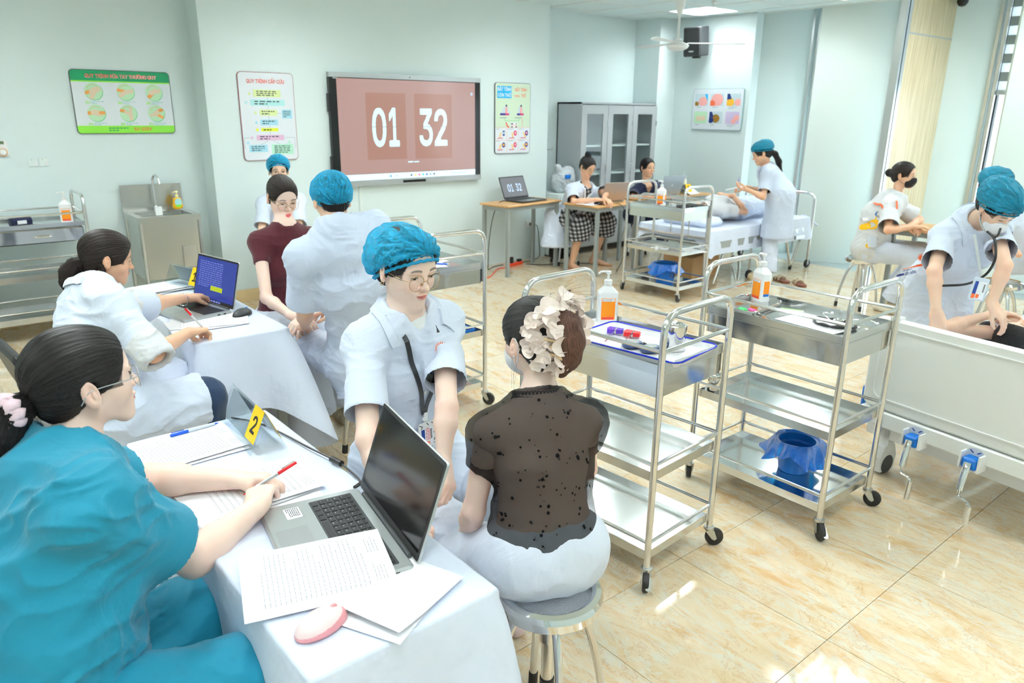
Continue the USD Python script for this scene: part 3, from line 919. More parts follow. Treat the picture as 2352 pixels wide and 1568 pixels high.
# ---------------------------------------------------------------- wall boards
def board(label, w, h, place, edge, face=None, r=.03):
	t = thing('wall_board', label, 'poster')
	put('backing', place(ext(rr(w, h, r), .012)), edge, t, smooth=False)
	put('face', place(mv(ext(rr(w - .008, h - .008, r - .004), .0008), (0, 0, .0118))), face or M['board_white'], t, smooth=False)
	return t
M['board_white'] = mat('board_white', lin(226, 233, 240), .22)
def P1(m):   # green hand-washing board on the recessed wall
	return frame(m, (1.607, 6.878, 1.715), (1, 0, 0), (0, 0, 1), (0, -1, 0))
def P2(m):
	return frame(m, (2.688, 6.598, 1.61), (1, 0, 0), (0, 0, 1), (0, -1, 0))
def P3(m):
	return frame(m, (5.466, 6.598, 1.602), (1, 0, 0), (0, 0, 1), (0, -1, 0))
def P4(m):
	return frame(m, (8.098, 5.795, 1.728), (0, -1, 0), (0, 0, 1), (-1, 0, 0))
def art(name, parent, place, poly, m, z=.0128, t=.0005):
	return put(name, place(mv(ext(poly, t), (0, 0, z))), m, parent, smooth=False)
def words(parent, place, s, x, y, h, m, z=.0135, bold=True, w=None, name='lettering'):
	tm = text(s, h, .0004, bold, w, center=True)
	return put(name, place(mv(tm, (x, y, z))), m, parent, smooth=False)
C = {k: flat('print_' + k, v, .3) for k, v in dict(green=(0, 150, 96), lime=(140, 222, 70), mint=(190, 228, 192), mintd=(120, 205, 150), skinp=(226, 206, 180), skind=(232, 160, 86), redt=(232, 84, 70), tealt=(150, 205, 205),
	 yel=(218, 234, 170), cyan=(176, 228, 230), sky=(166, 218, 236), yel2=(232, 240, 60), pink=(226, 188, 218), mint2=(180, 230, 208), grey=(150, 160, 170), pale=(206, 226, 202), blue=(0, 172, 230), violet=(60, 30, 140),
	 mag=(216, 60, 120), amber=(246, 190, 60), brown=(150, 110, 40), pk=(240, 170, 165), navy=(28, 50, 120), dark=(60, 66, 78), paleb=(196, 214, 222), lav=(206, 190, 222), orange=(236, 110, 70)).items()}
b = board('green and white board of six hand washing steps over the sink', .735, .485, P1, M['dgrey'])
w2, h2 = .727, .477
def band(y0, y1, r=.026):
	return rr(w2, h2, r).intersection(sbox(-1, y0, 1, y1))
art('header_band', b, P1, band(h2 / 2 - .078, 1), C['green'])
art('header_line', b, P1, band(h2 / 2 - .088, h2 / 2 - .078), C['lime'])
art('footer_band', b, P1, band(-1, -h2 / 2 + .058), C['lime'])
words(b, P1, 'QUY TRÌNH RỬA TAY THƯỜNG QUY', 0, h2 / 2 - .054, .026, C['redt'], w=.52)
tw = text('QUY TRÌNH RỬA TAY THƯỜNG QUY', .026, .0003, True, .525, center=True)
put('lettering_outline', P1(mv(tw, (0.002, h2 / 2 - .0555, .0131))), M['white'], b, smooth=False)
words(b, P1, '30 GIÂY', .115, -h2 / 2 + .018, .024, C['redt'], w=.14)
put('fine_print', P1(mv(dashes(.16, .036, 9, 2, R), (-.14, -h2 / 2 + .048, .013))), C['green'], b, smooth=False)
hands = [
	[((-.05, -.012), (.0, .006), .015, 'skind'), ((-.02, -.052), (.012, .008), .018, 'skinp'), ((-.01, -.004), (.022, .012), .024, 'skinp'), ((.012, .012), (.042, .026), .008, 'skinp'), ((.018, .004), (.05, .012), .008, 'skinp')],
	[((-.056, .012), (-.01, .004), .013, 'skind'), ((-.04, -.03), (.0, -.004), .016, 'skinp'), ((.0, .0), (.05, .010), .012, 'skinp'), ((.0, -.008), (.048, -.002), .009, 'skinp')],
	[((-.045, -.042), (-.005, .0), .016, 'skind'), ((-.02, -.004), (.016, .010), .020, 'skinp'), ((.01, .010), (.044, .020), .010, 'skinp'), ((.012, -.002), (.046, .004), .009, 'skinp')],
	[((-.058, -.002), (-.02, .0), .015, 'skind'), ((-.02, .002), (.008, .002), .022, 'skinp'), ((.01, -.008), (.03, -.002), .020, 'skinp'), ((.03, .0), (.058, .0), .014, 'skind')],
	[((-.056, .020), (-.02, .012), .013, 'skind'), ((-.02, .010), (.006, -.010), .012, 'skinp'), ((.018, -.05), (.018, .0), .015, 'skinp'), ((.014, .0), (.014, .038), .006, 'skinp'), ((.024, .0), (.024, .040), .006, 'skinp')],
	[((.055, .030), (.01, .014), .014, 'skind'), ((.01, .012), (-.012, -.004), .016, 'skinp'), ((-.045, -.016), (.02, -.016), .011, 'skinp'), ((.02, -.018), (.052, -.036), .012, 'skind')]]
for k in range(6):
	cx, cy = (-.215, .018, .232)[k % 3], (.082, -.082)[k // 3]
	R0 = .066
	art('step_disc', b, P1, affinity.translate(Point(0, 0).buffer(R0), cx + .003, cy - .004), C['mintd'], .0128)
	art('step_disc', b, P1, affinity.translate(Point(0, 0).buffer(R0 - .002), cx, cy), C['mint'], .0133)
	for q, (a0, a1, rad, col) in enumerate(hands[k]):
		from shapely.geometry import LineString
		g = LineString([a0, a1]).buffer(rad * .92, quad_segs=4).intersection(Point(0, 0).buffer(R0 - .003))
		art('hand_drawing', b, P1, affinity.translate(g, cx, cy), C[col], .0138 + .0003 * q, .0003)
	arc = Point(0, 0).buffer(.050).difference(Point(0, 0).buffer(.0485)).intersection(sbox(-.1, .02, .03, .1))
	art('arrow', b, P1, affinity.translate(arc, cx, cy), C['redt'], .0156, .0003)
	words(b, P1, 'B%d' % (k + 1), cx - .048, cy - .094, .019, C['lime'])
	put('fine_print', P1(mv(dashes(.105, .026, 7, 2 + (k == 5), R), (cx - .026, cy - .072, .013))), C['tealt'], b, smooth=False)
b = board('white flow chart board with coloured boxes left of the screen', .495, .735, P2, flat('red_brown_edge', (150, 84, 90)), r=.035)
words(b, P2, 'QUY TRÌNH CẤP CỨU', -.005, .278, .030, C['redt'], w=.335)
def box_(x, y, w, h, c, n=1, r=.006):
	art('flow_box', b, P2, affinity.translate(rr(w, h, r), x, y), C[c])
	put('fine_print', P2(mv(dashes(w * .8, h * .8, 7, n, R), (x - w * .38, y + h * .4, .0134))), C['dark'], b, smooth=False)
for x, y, w, h, c, n in ((0, .195, .245, .06, 'yel', 3), (0, .118, .31, .05, 'cyan', 2), (.0, .036, .16, .05, 'yel', 2), (.168, .025, .095, .075, 'sky', 4), (0, -.046, .16, .048, 'sky', 2), (0, -.108, .155, .028, 'yel2', 1), (.0, -.175, .25, .046, 'pink', 2), (-.115, -.265, .165, .06, 'sky', 3), (.105, -.275, .20, .088, 'mint2', 5)):
	box_(x, y, w, h, c, n)
for i, (x, y, c) in enumerate(((-.155, .19, 'yel'), (-.19, .118, 'cyan'), (-.115, .034, 'yel'), (-.115, -.048, 'sky'), (-.112, -.108, 'yel2'), (-.165, -.175, 'pink'), (-.205, -.218, 'sky'), (.17, -.215, 'mint2'))):
	art('step_dot', b, P2, affinity.translate(Point(0, 0).buffer(.012), x, y), C[c])
for x0, y0, x1, y1 in ((0, .165, 0, .143), (0, .093, 0, .061), (0, .011, 0, -.022), (0, -.07, 0, -.094), (0, -.122, 0, -.152), (.08, .03, .12, .03), (-.02, -.198, -.09, -.235), (.02, -.198, .085, -.232), (.125, -.175, .225, -.175), (.225, -.175, .225, -.265), (-.18, -.175, -.235, -.175), (-.235, -.175, -.235, -.265)):
	art('flow_line', b, P2, LineString([(x0, y0), (x1, y1)]).buffer(.0012), C['grey'], .0126)
b = board('narrow pale green and white first aid board right of the screen', .505, .745, P3, M['dgrey'], r=.03)
art('green_field', b, P3, rr(.49, .73, .026).intersection(sbox(-1, -.095, 1, 1)), C['pale'])
art('title_box', b, P3, affinity.translate(rr(.20, .125, .004), -.125, .275), C['blue'], .0134)
words(b, P3, 'BẤT TỈNH', -.125, .288, .034, M['white'], .0140, w=.185)
words(b, P3, 'CÒN THỞ', -.125, .228, .034, M['white'], .0140, w=.18)
words(b, P3, 'BẤT TỈNH', .11, .288, .030, C['orange'], .0136, w=.165)
words(b, P3, 'KHÔNG', .055, .228, .018, C['orange'], .0136, w=.075)
words(b, P3, 'THỞ', .145, .228, .032, C['orange'], .0136, w=.066)
for x, hw in ((-.11, .075), (.10, .045)):
	art('figure', b, P3, Polygon([(x - hw, .045), (x - .015, .13), (x + .03, .13), (x + hw, .045)]), C['paleb'], .0134)
	art('figure', b, P3, affinity.translate(rr(.03, .07, .01), x + .015, .085), C['pk'], .0138)
	art('figure', b, P3, affinity.translate(Point(0, 0).buffer(.012), x + .015, .135), C['dark'], .0140)
	art('figure', b, P3, affinity.translate(rr(hw * 1.2, .022, .008), x - hw * .4, .045), C['violet'], .0140)
	art('figure', b, P3, affinity.translate(rr(.05, .022, .008), x + .03, .045), C['mag'], .0143)
	put('fine_print', P3(mv(dashes(.15, .014, 14, 1, R), (x - .075, .016, .0134))), C['dark'], b, smooth=False)
art('bracket', b, P3, LineString([(-.12, .005), (-.12, -.022), (.09, -.022), (.09, .005)]).buffer(.0025), C['mintd'], .0134)
art('arrow', b, P3, LineString([(.135, 0), (.135, -.085)]).buffer(.002), C['orange'], .0134)
from shapely.geometry import LineString
art('phone_icon', b, P3, LineString([(-.095, -.045), (-.085, -.075), (-.06, -.09)]).buffer(.008), C['redt'], .0134)
amb = [(affinity.translate(rr(.095, .045, .008), .015, -.066), M['white']), (affinity.translate(rr(.03, .014, .002), -.012, -.056), C['navy']), (affinity.translate(rr(.014, .014, .002), .045, -.056), C['navy']), (sbox(-.03, -.075, .06, -.071), C['redt']),
	   (affinity.translate(Point(0, 0).buffer(.010), -.015, -.088), C['dark']), (affinity.translate(Point(0, 0).buffer(.010), .045, -.088), C['dark'])]
for q, (g, m) in enumerate(amb):
	art('ambulance_icon', b, P3, g, m, .0134 + .0003 * q)
for k in range(6):
	cx, cy = (-.165, 0, .165)[k % 3], (-.165, -.29)[k // 3]
	art('step_disc', b, P3, affinity.translate(affinity.scale(Point(0, 0).buffer(.026), .9, 1.1) if k else rr(.03, .055, .004), cx + .035, cy + .01), C[('violet', 'mag', 'violet', 'violet', 'mag', 'violet')[k]])
	art('step_disc', b, P3, affinity.translate(Point(0, 0).buffer(.013), cx + .035, cy + .012), C[('cyan', 'pk', 'pk', 'amber', 'pk', 'amber')[k]], .0134)
	art('figure', b, P3, LineString([(cx - .01, cy + .012), (cx - .018 + .02 * (k % 3), cy - .03)]).buffer(.007), C['amber'], .0134)
	art('figure', b, P3, LineString([(cx - .05, cy - .042), (cx + .02, cy - .040)]).buffer(.004), C['mag'], .0136)
	put('fine_print', P3(mv(dashes(.10, .012, 9, 1, R), (cx - .07, cy + .06, .0130))), C['grey'], b, smooth=False)
for g in ([(-.245, -.095), (.245, -.095)], [(-.245, -.228), (.245, -.228)], [(-.083, -.095), (-.083, -.36)], [(.083, -.095), (.083, -.36)]):
	art('grid_line', b, P3, LineString(g).buffer(.0015), C['pk'], .0130)
b = board('white board with six small photographs below the wall speaker', .74, .49, P4, flat('blue_grey_edge', (120, 168, 172)), r=.025)
ph = [('paleb', 'pk', 'brown'), ('paleb', 'pk', 'orange'), ('paleb', 'amber', 'pk'), ('mint', 'skinp', 'skinp'), ('paleb', 'brown', 'navy'), ('lav', 'pk', 'pk')]
for k in range(6):
	cx, cy = (-.235, -.005, .235)[k % 3], (.112, -.098)[k // 3]
	F0 = rr(.195, .142, .01)
	art('photo', b, P4, affinity.translate(F0, cx, cy), C[ph[k][0]])
	blob = [[(.02, -.02, .055, 1), (-.075, -.05, .03, 2)], [(0, 0, .075, 1), (-.07, -.045, .04, 2)], [(-.05, -.03, .05, 1), (.06, -.03, .04, 2)], [(-.03, -.01, .032, 1), (.04, -.01, .032, 2)], [(.0, -.01, .05, 1), (-.07, -.03, .035, 2)], [(.06, .0, .035, 1), (.02, -.04, .03, 2)]][k]
	for q, (x, y, r_, ci) in enumerate(blob):
		g = affinity.scale(Point(x, y).buffer(r_), 1.15, 1).intersection(F0)
		art('photo_shape', b, P4, affinity.translate(g, cx, cy), C[ph[k][ci]], .0134 + .0003 * q)
	if k in (0, 2, 4):
		g = Polygon([(.045, .07), (.085, .07), (.095, .0), (.08, .0)]) if k == 0 else Polygon([(-.095, .07), (-.06, .07), (-.03, .01), (-.095, .0)])
		art('photo_shape', b, P4, affinity.translate(g.intersection(F0), cx, cy), C['blue' if k == 0 else 'navy'], .0144)
	put('fine_print', P4(mv(dashes(.13, .018 + .012 * (k in (2, 5)), 8, 1 + (k in (2, 5)), R), (cx - .065, cy - .078, .013))), C['grey'], b, smooth=False)

# speaker, fan, sprinkler, camera dome, thermostat, switches, sockets
t = thing('wall_speaker', 'black box loudspeaker hung high on the right wall', 'speaker')
sp = frame(rbox(.26, .34, .17, .02), (7.93, 6.07, 2.515), (0, -1, 0), unit(V(-.10, 0, 1)), unit(V(-1, 0, -.10)))
put('cabinet', sp, M['dgrey'], t)
put('grille', frame(mv(rbox(.235, .315, .012, .02), (0, 0, .088)), (7.93, 6.07, 2.515), (0, -1, 0), unit(V(-.10, 0, 1)), unit(V(-1, 0, -.10))), M['black'], t)
put('badge', frame(mv(rbox(.07, .016, .003, .005), (0, -.11, .0955)), (7.93, 6.07, 2.515), (0, -1, 0), unit(V(-.10, 0, 1)), unit(V(-1, 0, -.10))), M['silver'], t)
put('bracket', [b2(7.99, 8.10, 6.05, 6.09, 2.42, 2.45), bx(7.96, 6.07, 2.335, .05, .09, .02)], M['black'], t, smooth=False)
put('cable_duct', b2(8.085, 8.10, 6.16, 6.185, 2.62, 2.80), M['wall'], label='short cable duct above the wall speaker', cat='cable duct', smooth=False)
t = thing('ceiling_fan', 'white ceiling fan with long blades near the far corner', 'fan', (6.62, 5.30, 0))
put('rod', tube([(0, 0, 2.40), (0, 0, 2.78)], .013, 12), M['whitep'], t)
put('canopy', lathe([(0, 2.80), (.05, 2.80), (.05, 2.74), (.02, 2.64), (.014, 2.63)], 24), M['whitep'], t)
put('motor', lathe([(0, 2.30), (.06, 2.302), (.105, 2.325), (.12, 2.352), (.10, 2.368), (.05, 2.385), (.05, 2.41), (.02, 2.42)], 32), M['whitep'], t)
for k in range(3):
	a = math.radians(-40 + 120 * k)
	bl = ext(Polygon([(.10, -.022), (.2, -.03), (.5, -.06), (.66, -.055), (.70, -.02), (.69, .02), (.5, .03), (.2, .022), (.10, .018)]), .006)
	put('blade', mv(mv(bl, (0, 0, 0), rx=10), (0, 0, 2.372), rz=math.degrees(a)), M['whitep'], t)
t = thing('sprinkler', 'small ceiling sprinkler head beside the lamp', 'sprinkler', (7.03, 5.19, 0))
put('rosette', lathe([(0, 2.80), (.03, 2.80), (.026, 2.785), (.008, 2.78)], 18), M['chrome'], t)
put('head', lathe([(.008, 2.785), (.008, 2.755), (.013, 2.75), (.004, 2.735), (.018, 2.732), (0, 2.728)], 14), M['chrome'], t)
put('camera_dome', lathe([(0, 2.69), (.03, 2.70), (.05, 2.73), (.052, 2.78), (0, 2.80)], 24, (8.35, 3.26, 0)), M['blackg'], label='black dome camera at the top of the wooden partition', cat='camera')
t = thing('thermostat', 'white wall thermostat with small display and round dial at left edge', 'thermostat')
put('body', frame(rbox(.085, .12, .018, .008), (.715, 6.870, 1.375), (1, 0, 0), (0, 0, 1), (0, -1, 0)), M['whitep'], t)
put('display', frame(mv(rbox(.05, .022, .002, .002), (-.005, .04, .010)), (.715, 6.870, 1.375), (1, 0, 0), (0, 0, 1), (0, -1, 0)), flat('lcd', (96, 120, 84)), t)
put('dial', frame(lathe([(0, .02), (.018, .020), (.022, .012), (.026, .009)], 24), (.720, 6.868, 1.345), (1, 0, 0), (0, 0, 1), (0, -1, 0)), M['whitep'], t)
put('dial_ring', frame(tube([(math.cos(a) * .028, math.sin(a) * .028, 0) for a in np.linspace(0, 6.1, 30)], .002, 6, closed=True), (.720, 6.858, 1.345), (1, 0, 0), (0, 0, 1), (0, -1, 0)), C['skind'], t)
for k, x in enumerate((.905, .975)):
	t = thing('wall_switch', ('left', 'right')[k] + ' one of the two small white switch plates on the left wall', 'switch')
	put('plate', frame(rbox(.062, .062, .009, .004), (x, 6.874, 1.265), (1, 0, 0), (0, 0, 1), (0, -1, 0)), M['wall_w'], t)
	put('rocker', frame(mv(rbox(.018, .03, .005, .002), (.018, -.01, .006)), (x, 6.874, 1.265), (1, 0, 0), (0, 0, 1), (0, -1, 0)), M['whitep'], t)
	put('knob', frame(mv(rbox(.006, .006, .004, .001), (-.01, .02, .006)), (x, 6.874, 1.265), (1, 0, 0), (0, 0, 1), (0, -1, 0)), M['grey'], t)
t = thing('wall_socket', 'white wall socket with a black plug near the corner of the screen wall', 'socket')
put('plate', frame(rbox(.12, .075, .01, .004), (5.75, 6.594, .42), (1, 0, 0), (0, 0, 1), (0, -1, 0)), M['whitep'], t)
put('plug', b2(5.74, 5.78, 6.555, 6.59, .40, .43), M['black'], t, smooth=False)
put('plug_cord', tube(smooth_path([(5.77, 6.56, .41), (5.83, 6.55, .38), (5.86, 6.55, .2), (5.85, 6.53, .03), (5.7, 6.5, .008), (5.52, 6.44, .008), (5.40, 6.42, .02)], 6), .004, 6), M['black'], t)

# ================================================================ people
def vcol_mat(name, rough=.5, noise=None, **kw):
	"""base colour read from the mesh's vertex colours (skin with lips and brows, irises)"""
	n = {'a': ('attribute', {}), 'p': ('principled_bsdf', {'roughness': rough, **kw})}
	m = UsdShade.Material
	mt = usdkit.material(stage, '/World/Looks/' + name, {'a': ('attribute', {'attribute': 'tint'}), **{k: v for k, v in n.items() if k != 'a'}},
						 [('a.color', 'p.base_color')], surface='p.BSDF')
	return mt

M['skin'] = vcol_mat('skin', .46, subsurface_weight=.12, subsurface_scale=.012, subsurface_radius=(1, .35, .2))
M['eye'] = vcol_mat('eye', .12)
M['hair_k'] = mat('lash_black', (.008, .006, .006), .6)

def hairmat(name, c0, c1, rough=.42):
	return usdkit.material(stage, '/World/Looks/' + name, {
		'a': ('attribute', {'attribute': 'tint'}), 'nz': ('noise_texture', {'scale': 1.0, 'detail': 4, 'roughness': .62}),
		'rp': ('rgb_ramp', {'ramp': [(.3, c0), (.62, c1)]}), 'bp': ('bump', {'distance': .0035, 'strength': 1.0}),
		'p': ('principled_bsdf', {'roughness': rough, 'specular_ior_level': .30})},
		[('a.vector', 'nz.vector'), ('nz.fac', 'rp.fac'), ('rp.color', 'p.base_color'), ('nz.fac', 'bp.height'), ('bp.normal', 'p.normal')], surface='p.BSDF')

M['hair'] = hairmat('black_hair', (.003, .0026, .003), (.013, .011, .011))
M['hair_b'] = hairmat('dark_brown_hair', (.005, .003, .0025), (.022, .012, .009))
M['hair_r'] = hairmat('reddish_brown_hair', (.03, .012, .008), (.14, .062, .04))

def clothmat(name, rgb, rough=.8, fold=.010, sc=7, sheen=.15):
	return usdkit.material(stage, '/World/Looks/' + name, {
		'tc': ('texture_coordinate', {}), 'n1': ('noise_texture', {'scale': sc, 'detail': 3, 'distortion': 1.2}),
		'n2': ('noise_texture', {'scale': 260, 'detail': 1}),
		'b1': ('bump', {'distance': fold, 'strength': .8}), 'b2': ('bump', {'distance': .0006, 'strength': .5}),
		'p': ('principled_bsdf', {'base_color': lin(*rgb), 'roughness': rough, 'sheen_weight': sheen})},
		[('tc.object', 'n1.vector'), ('tc.object', 'n2.vector'), ('n1.fac', 'b1.height'), ('n2.fac', 'b2.height'),
		 ('b1.normal', 'b2.normal'), ('b2.normal', 'p.normal')], surface='p.BSDF')

M['coat'] = clothmat('white_coat_cloth', (214, 225, 242))
M['coat_b'] = clothmat('pale_blue_white_cloth', (206, 218, 238))
M['trouser'] = clothmat('white_trouser_cloth', (216, 225, 240))
M['teal'] = clothmat('teal_scrub_cloth', (0, 130, 160), .75, .012, 6)
M['navy'] = clothmat('navy_scrub_cloth', (22, 30, 66))
M['maroon'] = clothmat('maroon_knit', (82, 22, 34), .85, .004, 14)
M['tee'] = clothmat('pale_tshirt', (216, 219, 222))
M['denim'] = clothmat('dark_denim', (26, 52, 84))
M['mask_w'] = clothmat('white_mask', (236, 239, 245), .8, .002)
M['mask_k'] = clothmat('black_mask', (18, 18, 20), .8, .002)
M['lace'] = usdkit.material(stage, '/World/Looks/black_lace', {
	'tc': ('texture_coordinate', {}), 'v': ('voronoi_texture', {'scale': 24, 'randomness': .9}),
	'v2': ('voronoi_texture', {'scale': 70}), 'n': ('noise_texture', {'scale': 6}),
	'mx': ('math', {'math_type': 'add'}), 'rp': ('rgb_ramp', {'ramp': [(.50, (0, 0, 0)), (.62, (1, 1, 1))]}),
	'ml': ('math', {'math_type': 'multiply', 'value2': .30}),
	'cr': ('rgb_ramp', {'ramp': [(.3, (.005, .005, .0055)), (.62, (.016, .0155, .0165))]}),
	'p': ('principled_bsdf', {'base_color': (.008, .008, .009), 'roughness': .8, 'specular_ior_level': .12}),
	't': ('transparent_bsdf', {'color': (1, 1, 1)}), 'm': ('mix_closure', {}), 'bp': ('bump', {'distance': .001})},
	[('tc.object', 'v.vector'), ('tc.object', 'v2.vector'), ('tc.object', 'n.vector'), ('v.distance', 'mx.value1'), ('v2.distance', 'mx.value2'),
	 ('mx.value', 'rp.fac'), ('rp.color', 'ml.value1'), ('ml.value', 'm.fac'), ('v.distance', 'cr.fac'), ('cr.color', 'p.base_color'), ('v2.distance', 'bp.height'), ('bp.normal', 'p.normal'),
	 ('p.BSDF', 'm.closure1'), ('t.BSDF', 'm.closure2')], surface='m.closure')
M['bouffant'] = usdkit.material(stage, '/World/Looks/blue_bouffant', {
	'a': ('attribute', {'attribute': 'tint'}), 'n': ('noise_texture', {'scale': 1.0, 'detail': 4, 'roughness': .7}),
	'rp': ('rgb_ramp', {'ramp': [(.42, (0, 0, 0)), (.60, (1, 1, 1))]}), 'ml': ('math', {'math_type': 'multiply', 'value2': .55}),
	'tl': ('translucent_bsdf', {'color': lin(40, 190, 235)}),
	'p': ('principled_bsdf', {'base_color': lin(36, 184, 232), 'roughness': .6}), 'mm': ('mix_closure', {'fac': .3}),
	't': ('transparent_bsdf', {'color': (.75, .93, 1)}), 'm': ('mix_closure', {}), 'bp': ('bump', {'distance': .004, 'strength': .8})},
	[('a.vector', 'n.vector'), ('n.fac', 'rp.fac'), ('rp.color', 'ml.value1'), ('ml.value', 'm.fac'), ('n.fac', 'bp.height'), ('bp.normal', 'p.normal'),
	 ('p.BSDF', 'mm.closure1'), ('tl.BSDF', 'mm.closure2'), ('mm.closure', 'm.closure1'), ('t.BSDF', 'm.closure2')], surface='m.closure')
M['bouffant_d'] = usdkit.material(stage, '/World/Looks/teal_bouffant', {
	'a': ('attribute', {'attribute': 'tint'}), 'n': ('noise_texture', {'scale': 1.0, 'detail': 4, 'roughness': .7}),
	'rp': ('rgb_ramp', {'ramp': [(.40, (0, 0, 0)), (.60, (1, 1, 1))]}), 'ml': ('math', {'math_type': 'multiply', 'value2': .4}),
	'p': ('principled_bsdf', {'base_color': lin(0, 138, 172), 'roughness': .6}),
	't': ('transparent_bsdf', {'color': (.75, .93, 1)}), 'm': ('mix_closure', {}), 'bp': ('bump', {'distance': .004, 'strength': .8})},
	[('a.vector', 'n.vector'), ('n.fac', 'rp.fac'), ('rp.color', 'ml.value1'), ('ml.value', 'm.fac'), ('n.fac', 'bp.height'), ('bp.normal', 'p.normal'),
	 ('p.BSDF', 'm.closure1'), ('t.BSDF', 'm.closure2')], surface='m.closure')

SKIN = np.array(lin(242, 202, 176))
SKIN_L = np.array(lin(248, 216, 200))
SKIN_T = np.array(lin(230, 182, 150))

class Fr:
	"""a local frame: origin o, axes x (right), y (forward), z (up), scale s"""
	def __init__(self, o, fwd, up=(0, 0, 1), s=1.0):
		self.o = V(o)
		self.y = unit(fwd)
		self.x = unit(np.cross(self.y, V(up)))
		self.z = np.cross(self.x, self.y)
		self.s = s
		self.R = np.array([self.x, self.y, self.z])

	def w(self, p):
		return self.o + self.s * (np.asarray(p, float) @ self.R)

	def d(self, v):
		return np.asarray(v, float) @ self.R

	def l(self, p):
		return ((np.asarray(p, float) - self.o) @ self.R.T) / self.s

	def mesh(self, m):
		m = m.copy()
		m.vertices = self.w(m.vertices)
		return m

def dirv(az, el=0.):
	"""unit vector: az degrees from +x towards +y, el degrees up"""
	a, e = math.radians(az), math.radians(el)
	return V(math.cos(a) * math.cos(e), math.sin(a) * math.cos(e), math.sin(e))

def head_sdf(neck=None, jaw=1.0, smile=0., male=False, open_=0.):
	"""a head in local units (metres): eyes at z=0, crown at .112, chin at -.108; neck = local point"""
	S = SDF()
	S.ell((0, -.014, .030), (.0735, .093, .082), k=.02)
	S.ell((0, .030, .030), (.064, .058, .062), k=.03)
	S.ell((0, .030, -.026), (.0565, .053, .062), k=.03)
	for s in (-1, 1):
		S.cone((s * .0405, .005, -.048), (s * .011, .066, -.094), .0185, .0140, k=.03)
		S.ell((s * .0365, .058, -.030), (.021, .020, .021), k=.028)
		S.ell((s * .0290, .0790, .0185), (.021, .0085, .0055), k=.016)
	S.ell((0, .072, -.0975), (.017, .0135, .0115), k=.020)
	S.ell((0, .072, -.062), (.028, .018, .024), k=.022)
	for s in (-1, 1):
		S.ell((s * .0310, .0925, .0005), (.0190, .0160, .0110), k=.012, op='-')
		S.ell((s * .0315, .0700, .0000), (.0175, .0135, .0125), k=.006)
	S.cone((0, .0840, .006), (0, .1000, -.026), .0066, .0088, k=.012)
	S.ell((0, .1040, -.0285), (.0092, .0090, .0076), k=.008)
	for s in (-1, 1):
		S.ell((s * .0105, .0945, -.0315), (.0072, .0082, .0064), k=.007)
		S.ell((s * .0062, .0985, -.0385), (.0034, .0046, .0032), k=.003, op='-')
	S.ell((0, .0892, -.0545), (.0185, .0070, .0044), k=.005)
	for s in (-1, 1):
		S.ell((s * .006, .0915, -.0542), (.0078, .0056, .0038), k=.005)
	S.ell((0, .0875, -.0652 - open_), (.0155, .0080, .0050), k=.006)
	S.ell((0, .0985, -.0600 - open_ / 2), (.0200, .0080, .0011 + open_ * .6), k=.003, op='-')
	for s in (-1, 1):
		ax = (unit(V(.45 * s, -.9, .0) * s), (0, .28, 1), (1, .5 * s, 0))
		u = unit(V(s * .93, -.36, 0))
		v = unit(V(0, -.22, 1.))
		w = np.cross(u, v)
		S.ell((s * .0795, -.012, -.008), (.0065, .0175, .0305), (u, w, v), k=.006)
		S.ell((s * .0775, -.004, -.030), (.0060, .0085, .0100), (u, w, v), k=.006)
		S.ell((s * .0865, -.009, -.004), (.0062, .0100, .0205), (u, w, v), k=.004, op='-')
		S.ell((s * .0835, -.006, -.010), (.0040, .0045, .0090), (u, w, v), k=.004)
	if neck is not None:
		n = V(neck)
		r = .056 if male else .0455
		S.cone((0, -.020, -.060), n, r, r * 1.02, k=.03)
		S.ell(n + (0, 0, -.012), (.10, .062, .035), k=.05)
	return S

def head_tint(P, skin, lips, brow=(.035, .028, .026), scalp=None, blush=1.0, hairline=1.0):
	x, y, z = np.abs(P[:, 0]), P[:, 1], P[:, 2]
	c = np.tile(skin, (len(P), 1))
	def blend(w, col):
		w = np.clip(w, 0, 1)[:, None]
		c[:] = c * (1 - w) + np.array(col) * w
	warm = skin * V(1.03, .80, .76)
	g = np.exp(-(((x - .040) / .018) ** 2 + ((z + .032) / .015) ** 2)) * (y > .03)
	blend(.45 * blush * g, warm)
	blend(.35 * np.exp(-((x / .012) ** 2 + ((z + .030) / .010) ** 2)) * (y > .085), warm)
	blend(.5 * (x > .077) * (np.abs(z) < .05), skin * V(1.0, .76, .70))
	l = 1.15 - ((x / .0190) ** 2 + (np.where(z > -.0595, (z + .0595) / .0075, (z + .0595) / .0082)) ** 2)
	blend(np.clip(l * 3.2, 0, 1) * (y > .072) * .88, lips)
	blend(np.clip(1 - ((x / .0185) ** 2 * 1.0 + ((z + .0600) / .0013) ** 2), 0, 1) * (y > .07) * .8, np.array(lips) * .25)
	bz = .0225 + .0035 * np.cos((x - .030) / .020 * 1.5) - .16 * np.maximum(x - .040, 0)
	b = np.clip(1.3 - np.abs(z - bz) / (.0040 - .0016 * np.clip((x - .030) / .022, 0, 1)), 0, 1) * np.clip((x - .0125) / .004, 0, 1) * np.clip((.0525 - x) / .006, 0, 1) * (y > .03)
	blend(b * .86, brow)
	e = (P[:, 0] / .0705) ** 2 + ((y - .099) / .074) ** 2 + ((z + .014) / .089) ** 2
	hl = np.clip((e - .985 - .08 * (meshkit.noise(P * V(260, 260, 260), 3) - .3)) / .06, 0, 1) * (z > -.012) * (x < .0765)
	blend(hl * .8 * hairline, (.02, .016, .015))
	if scalp is not None:
		blend(scalp(P), (.02, .016, .015))
	return c

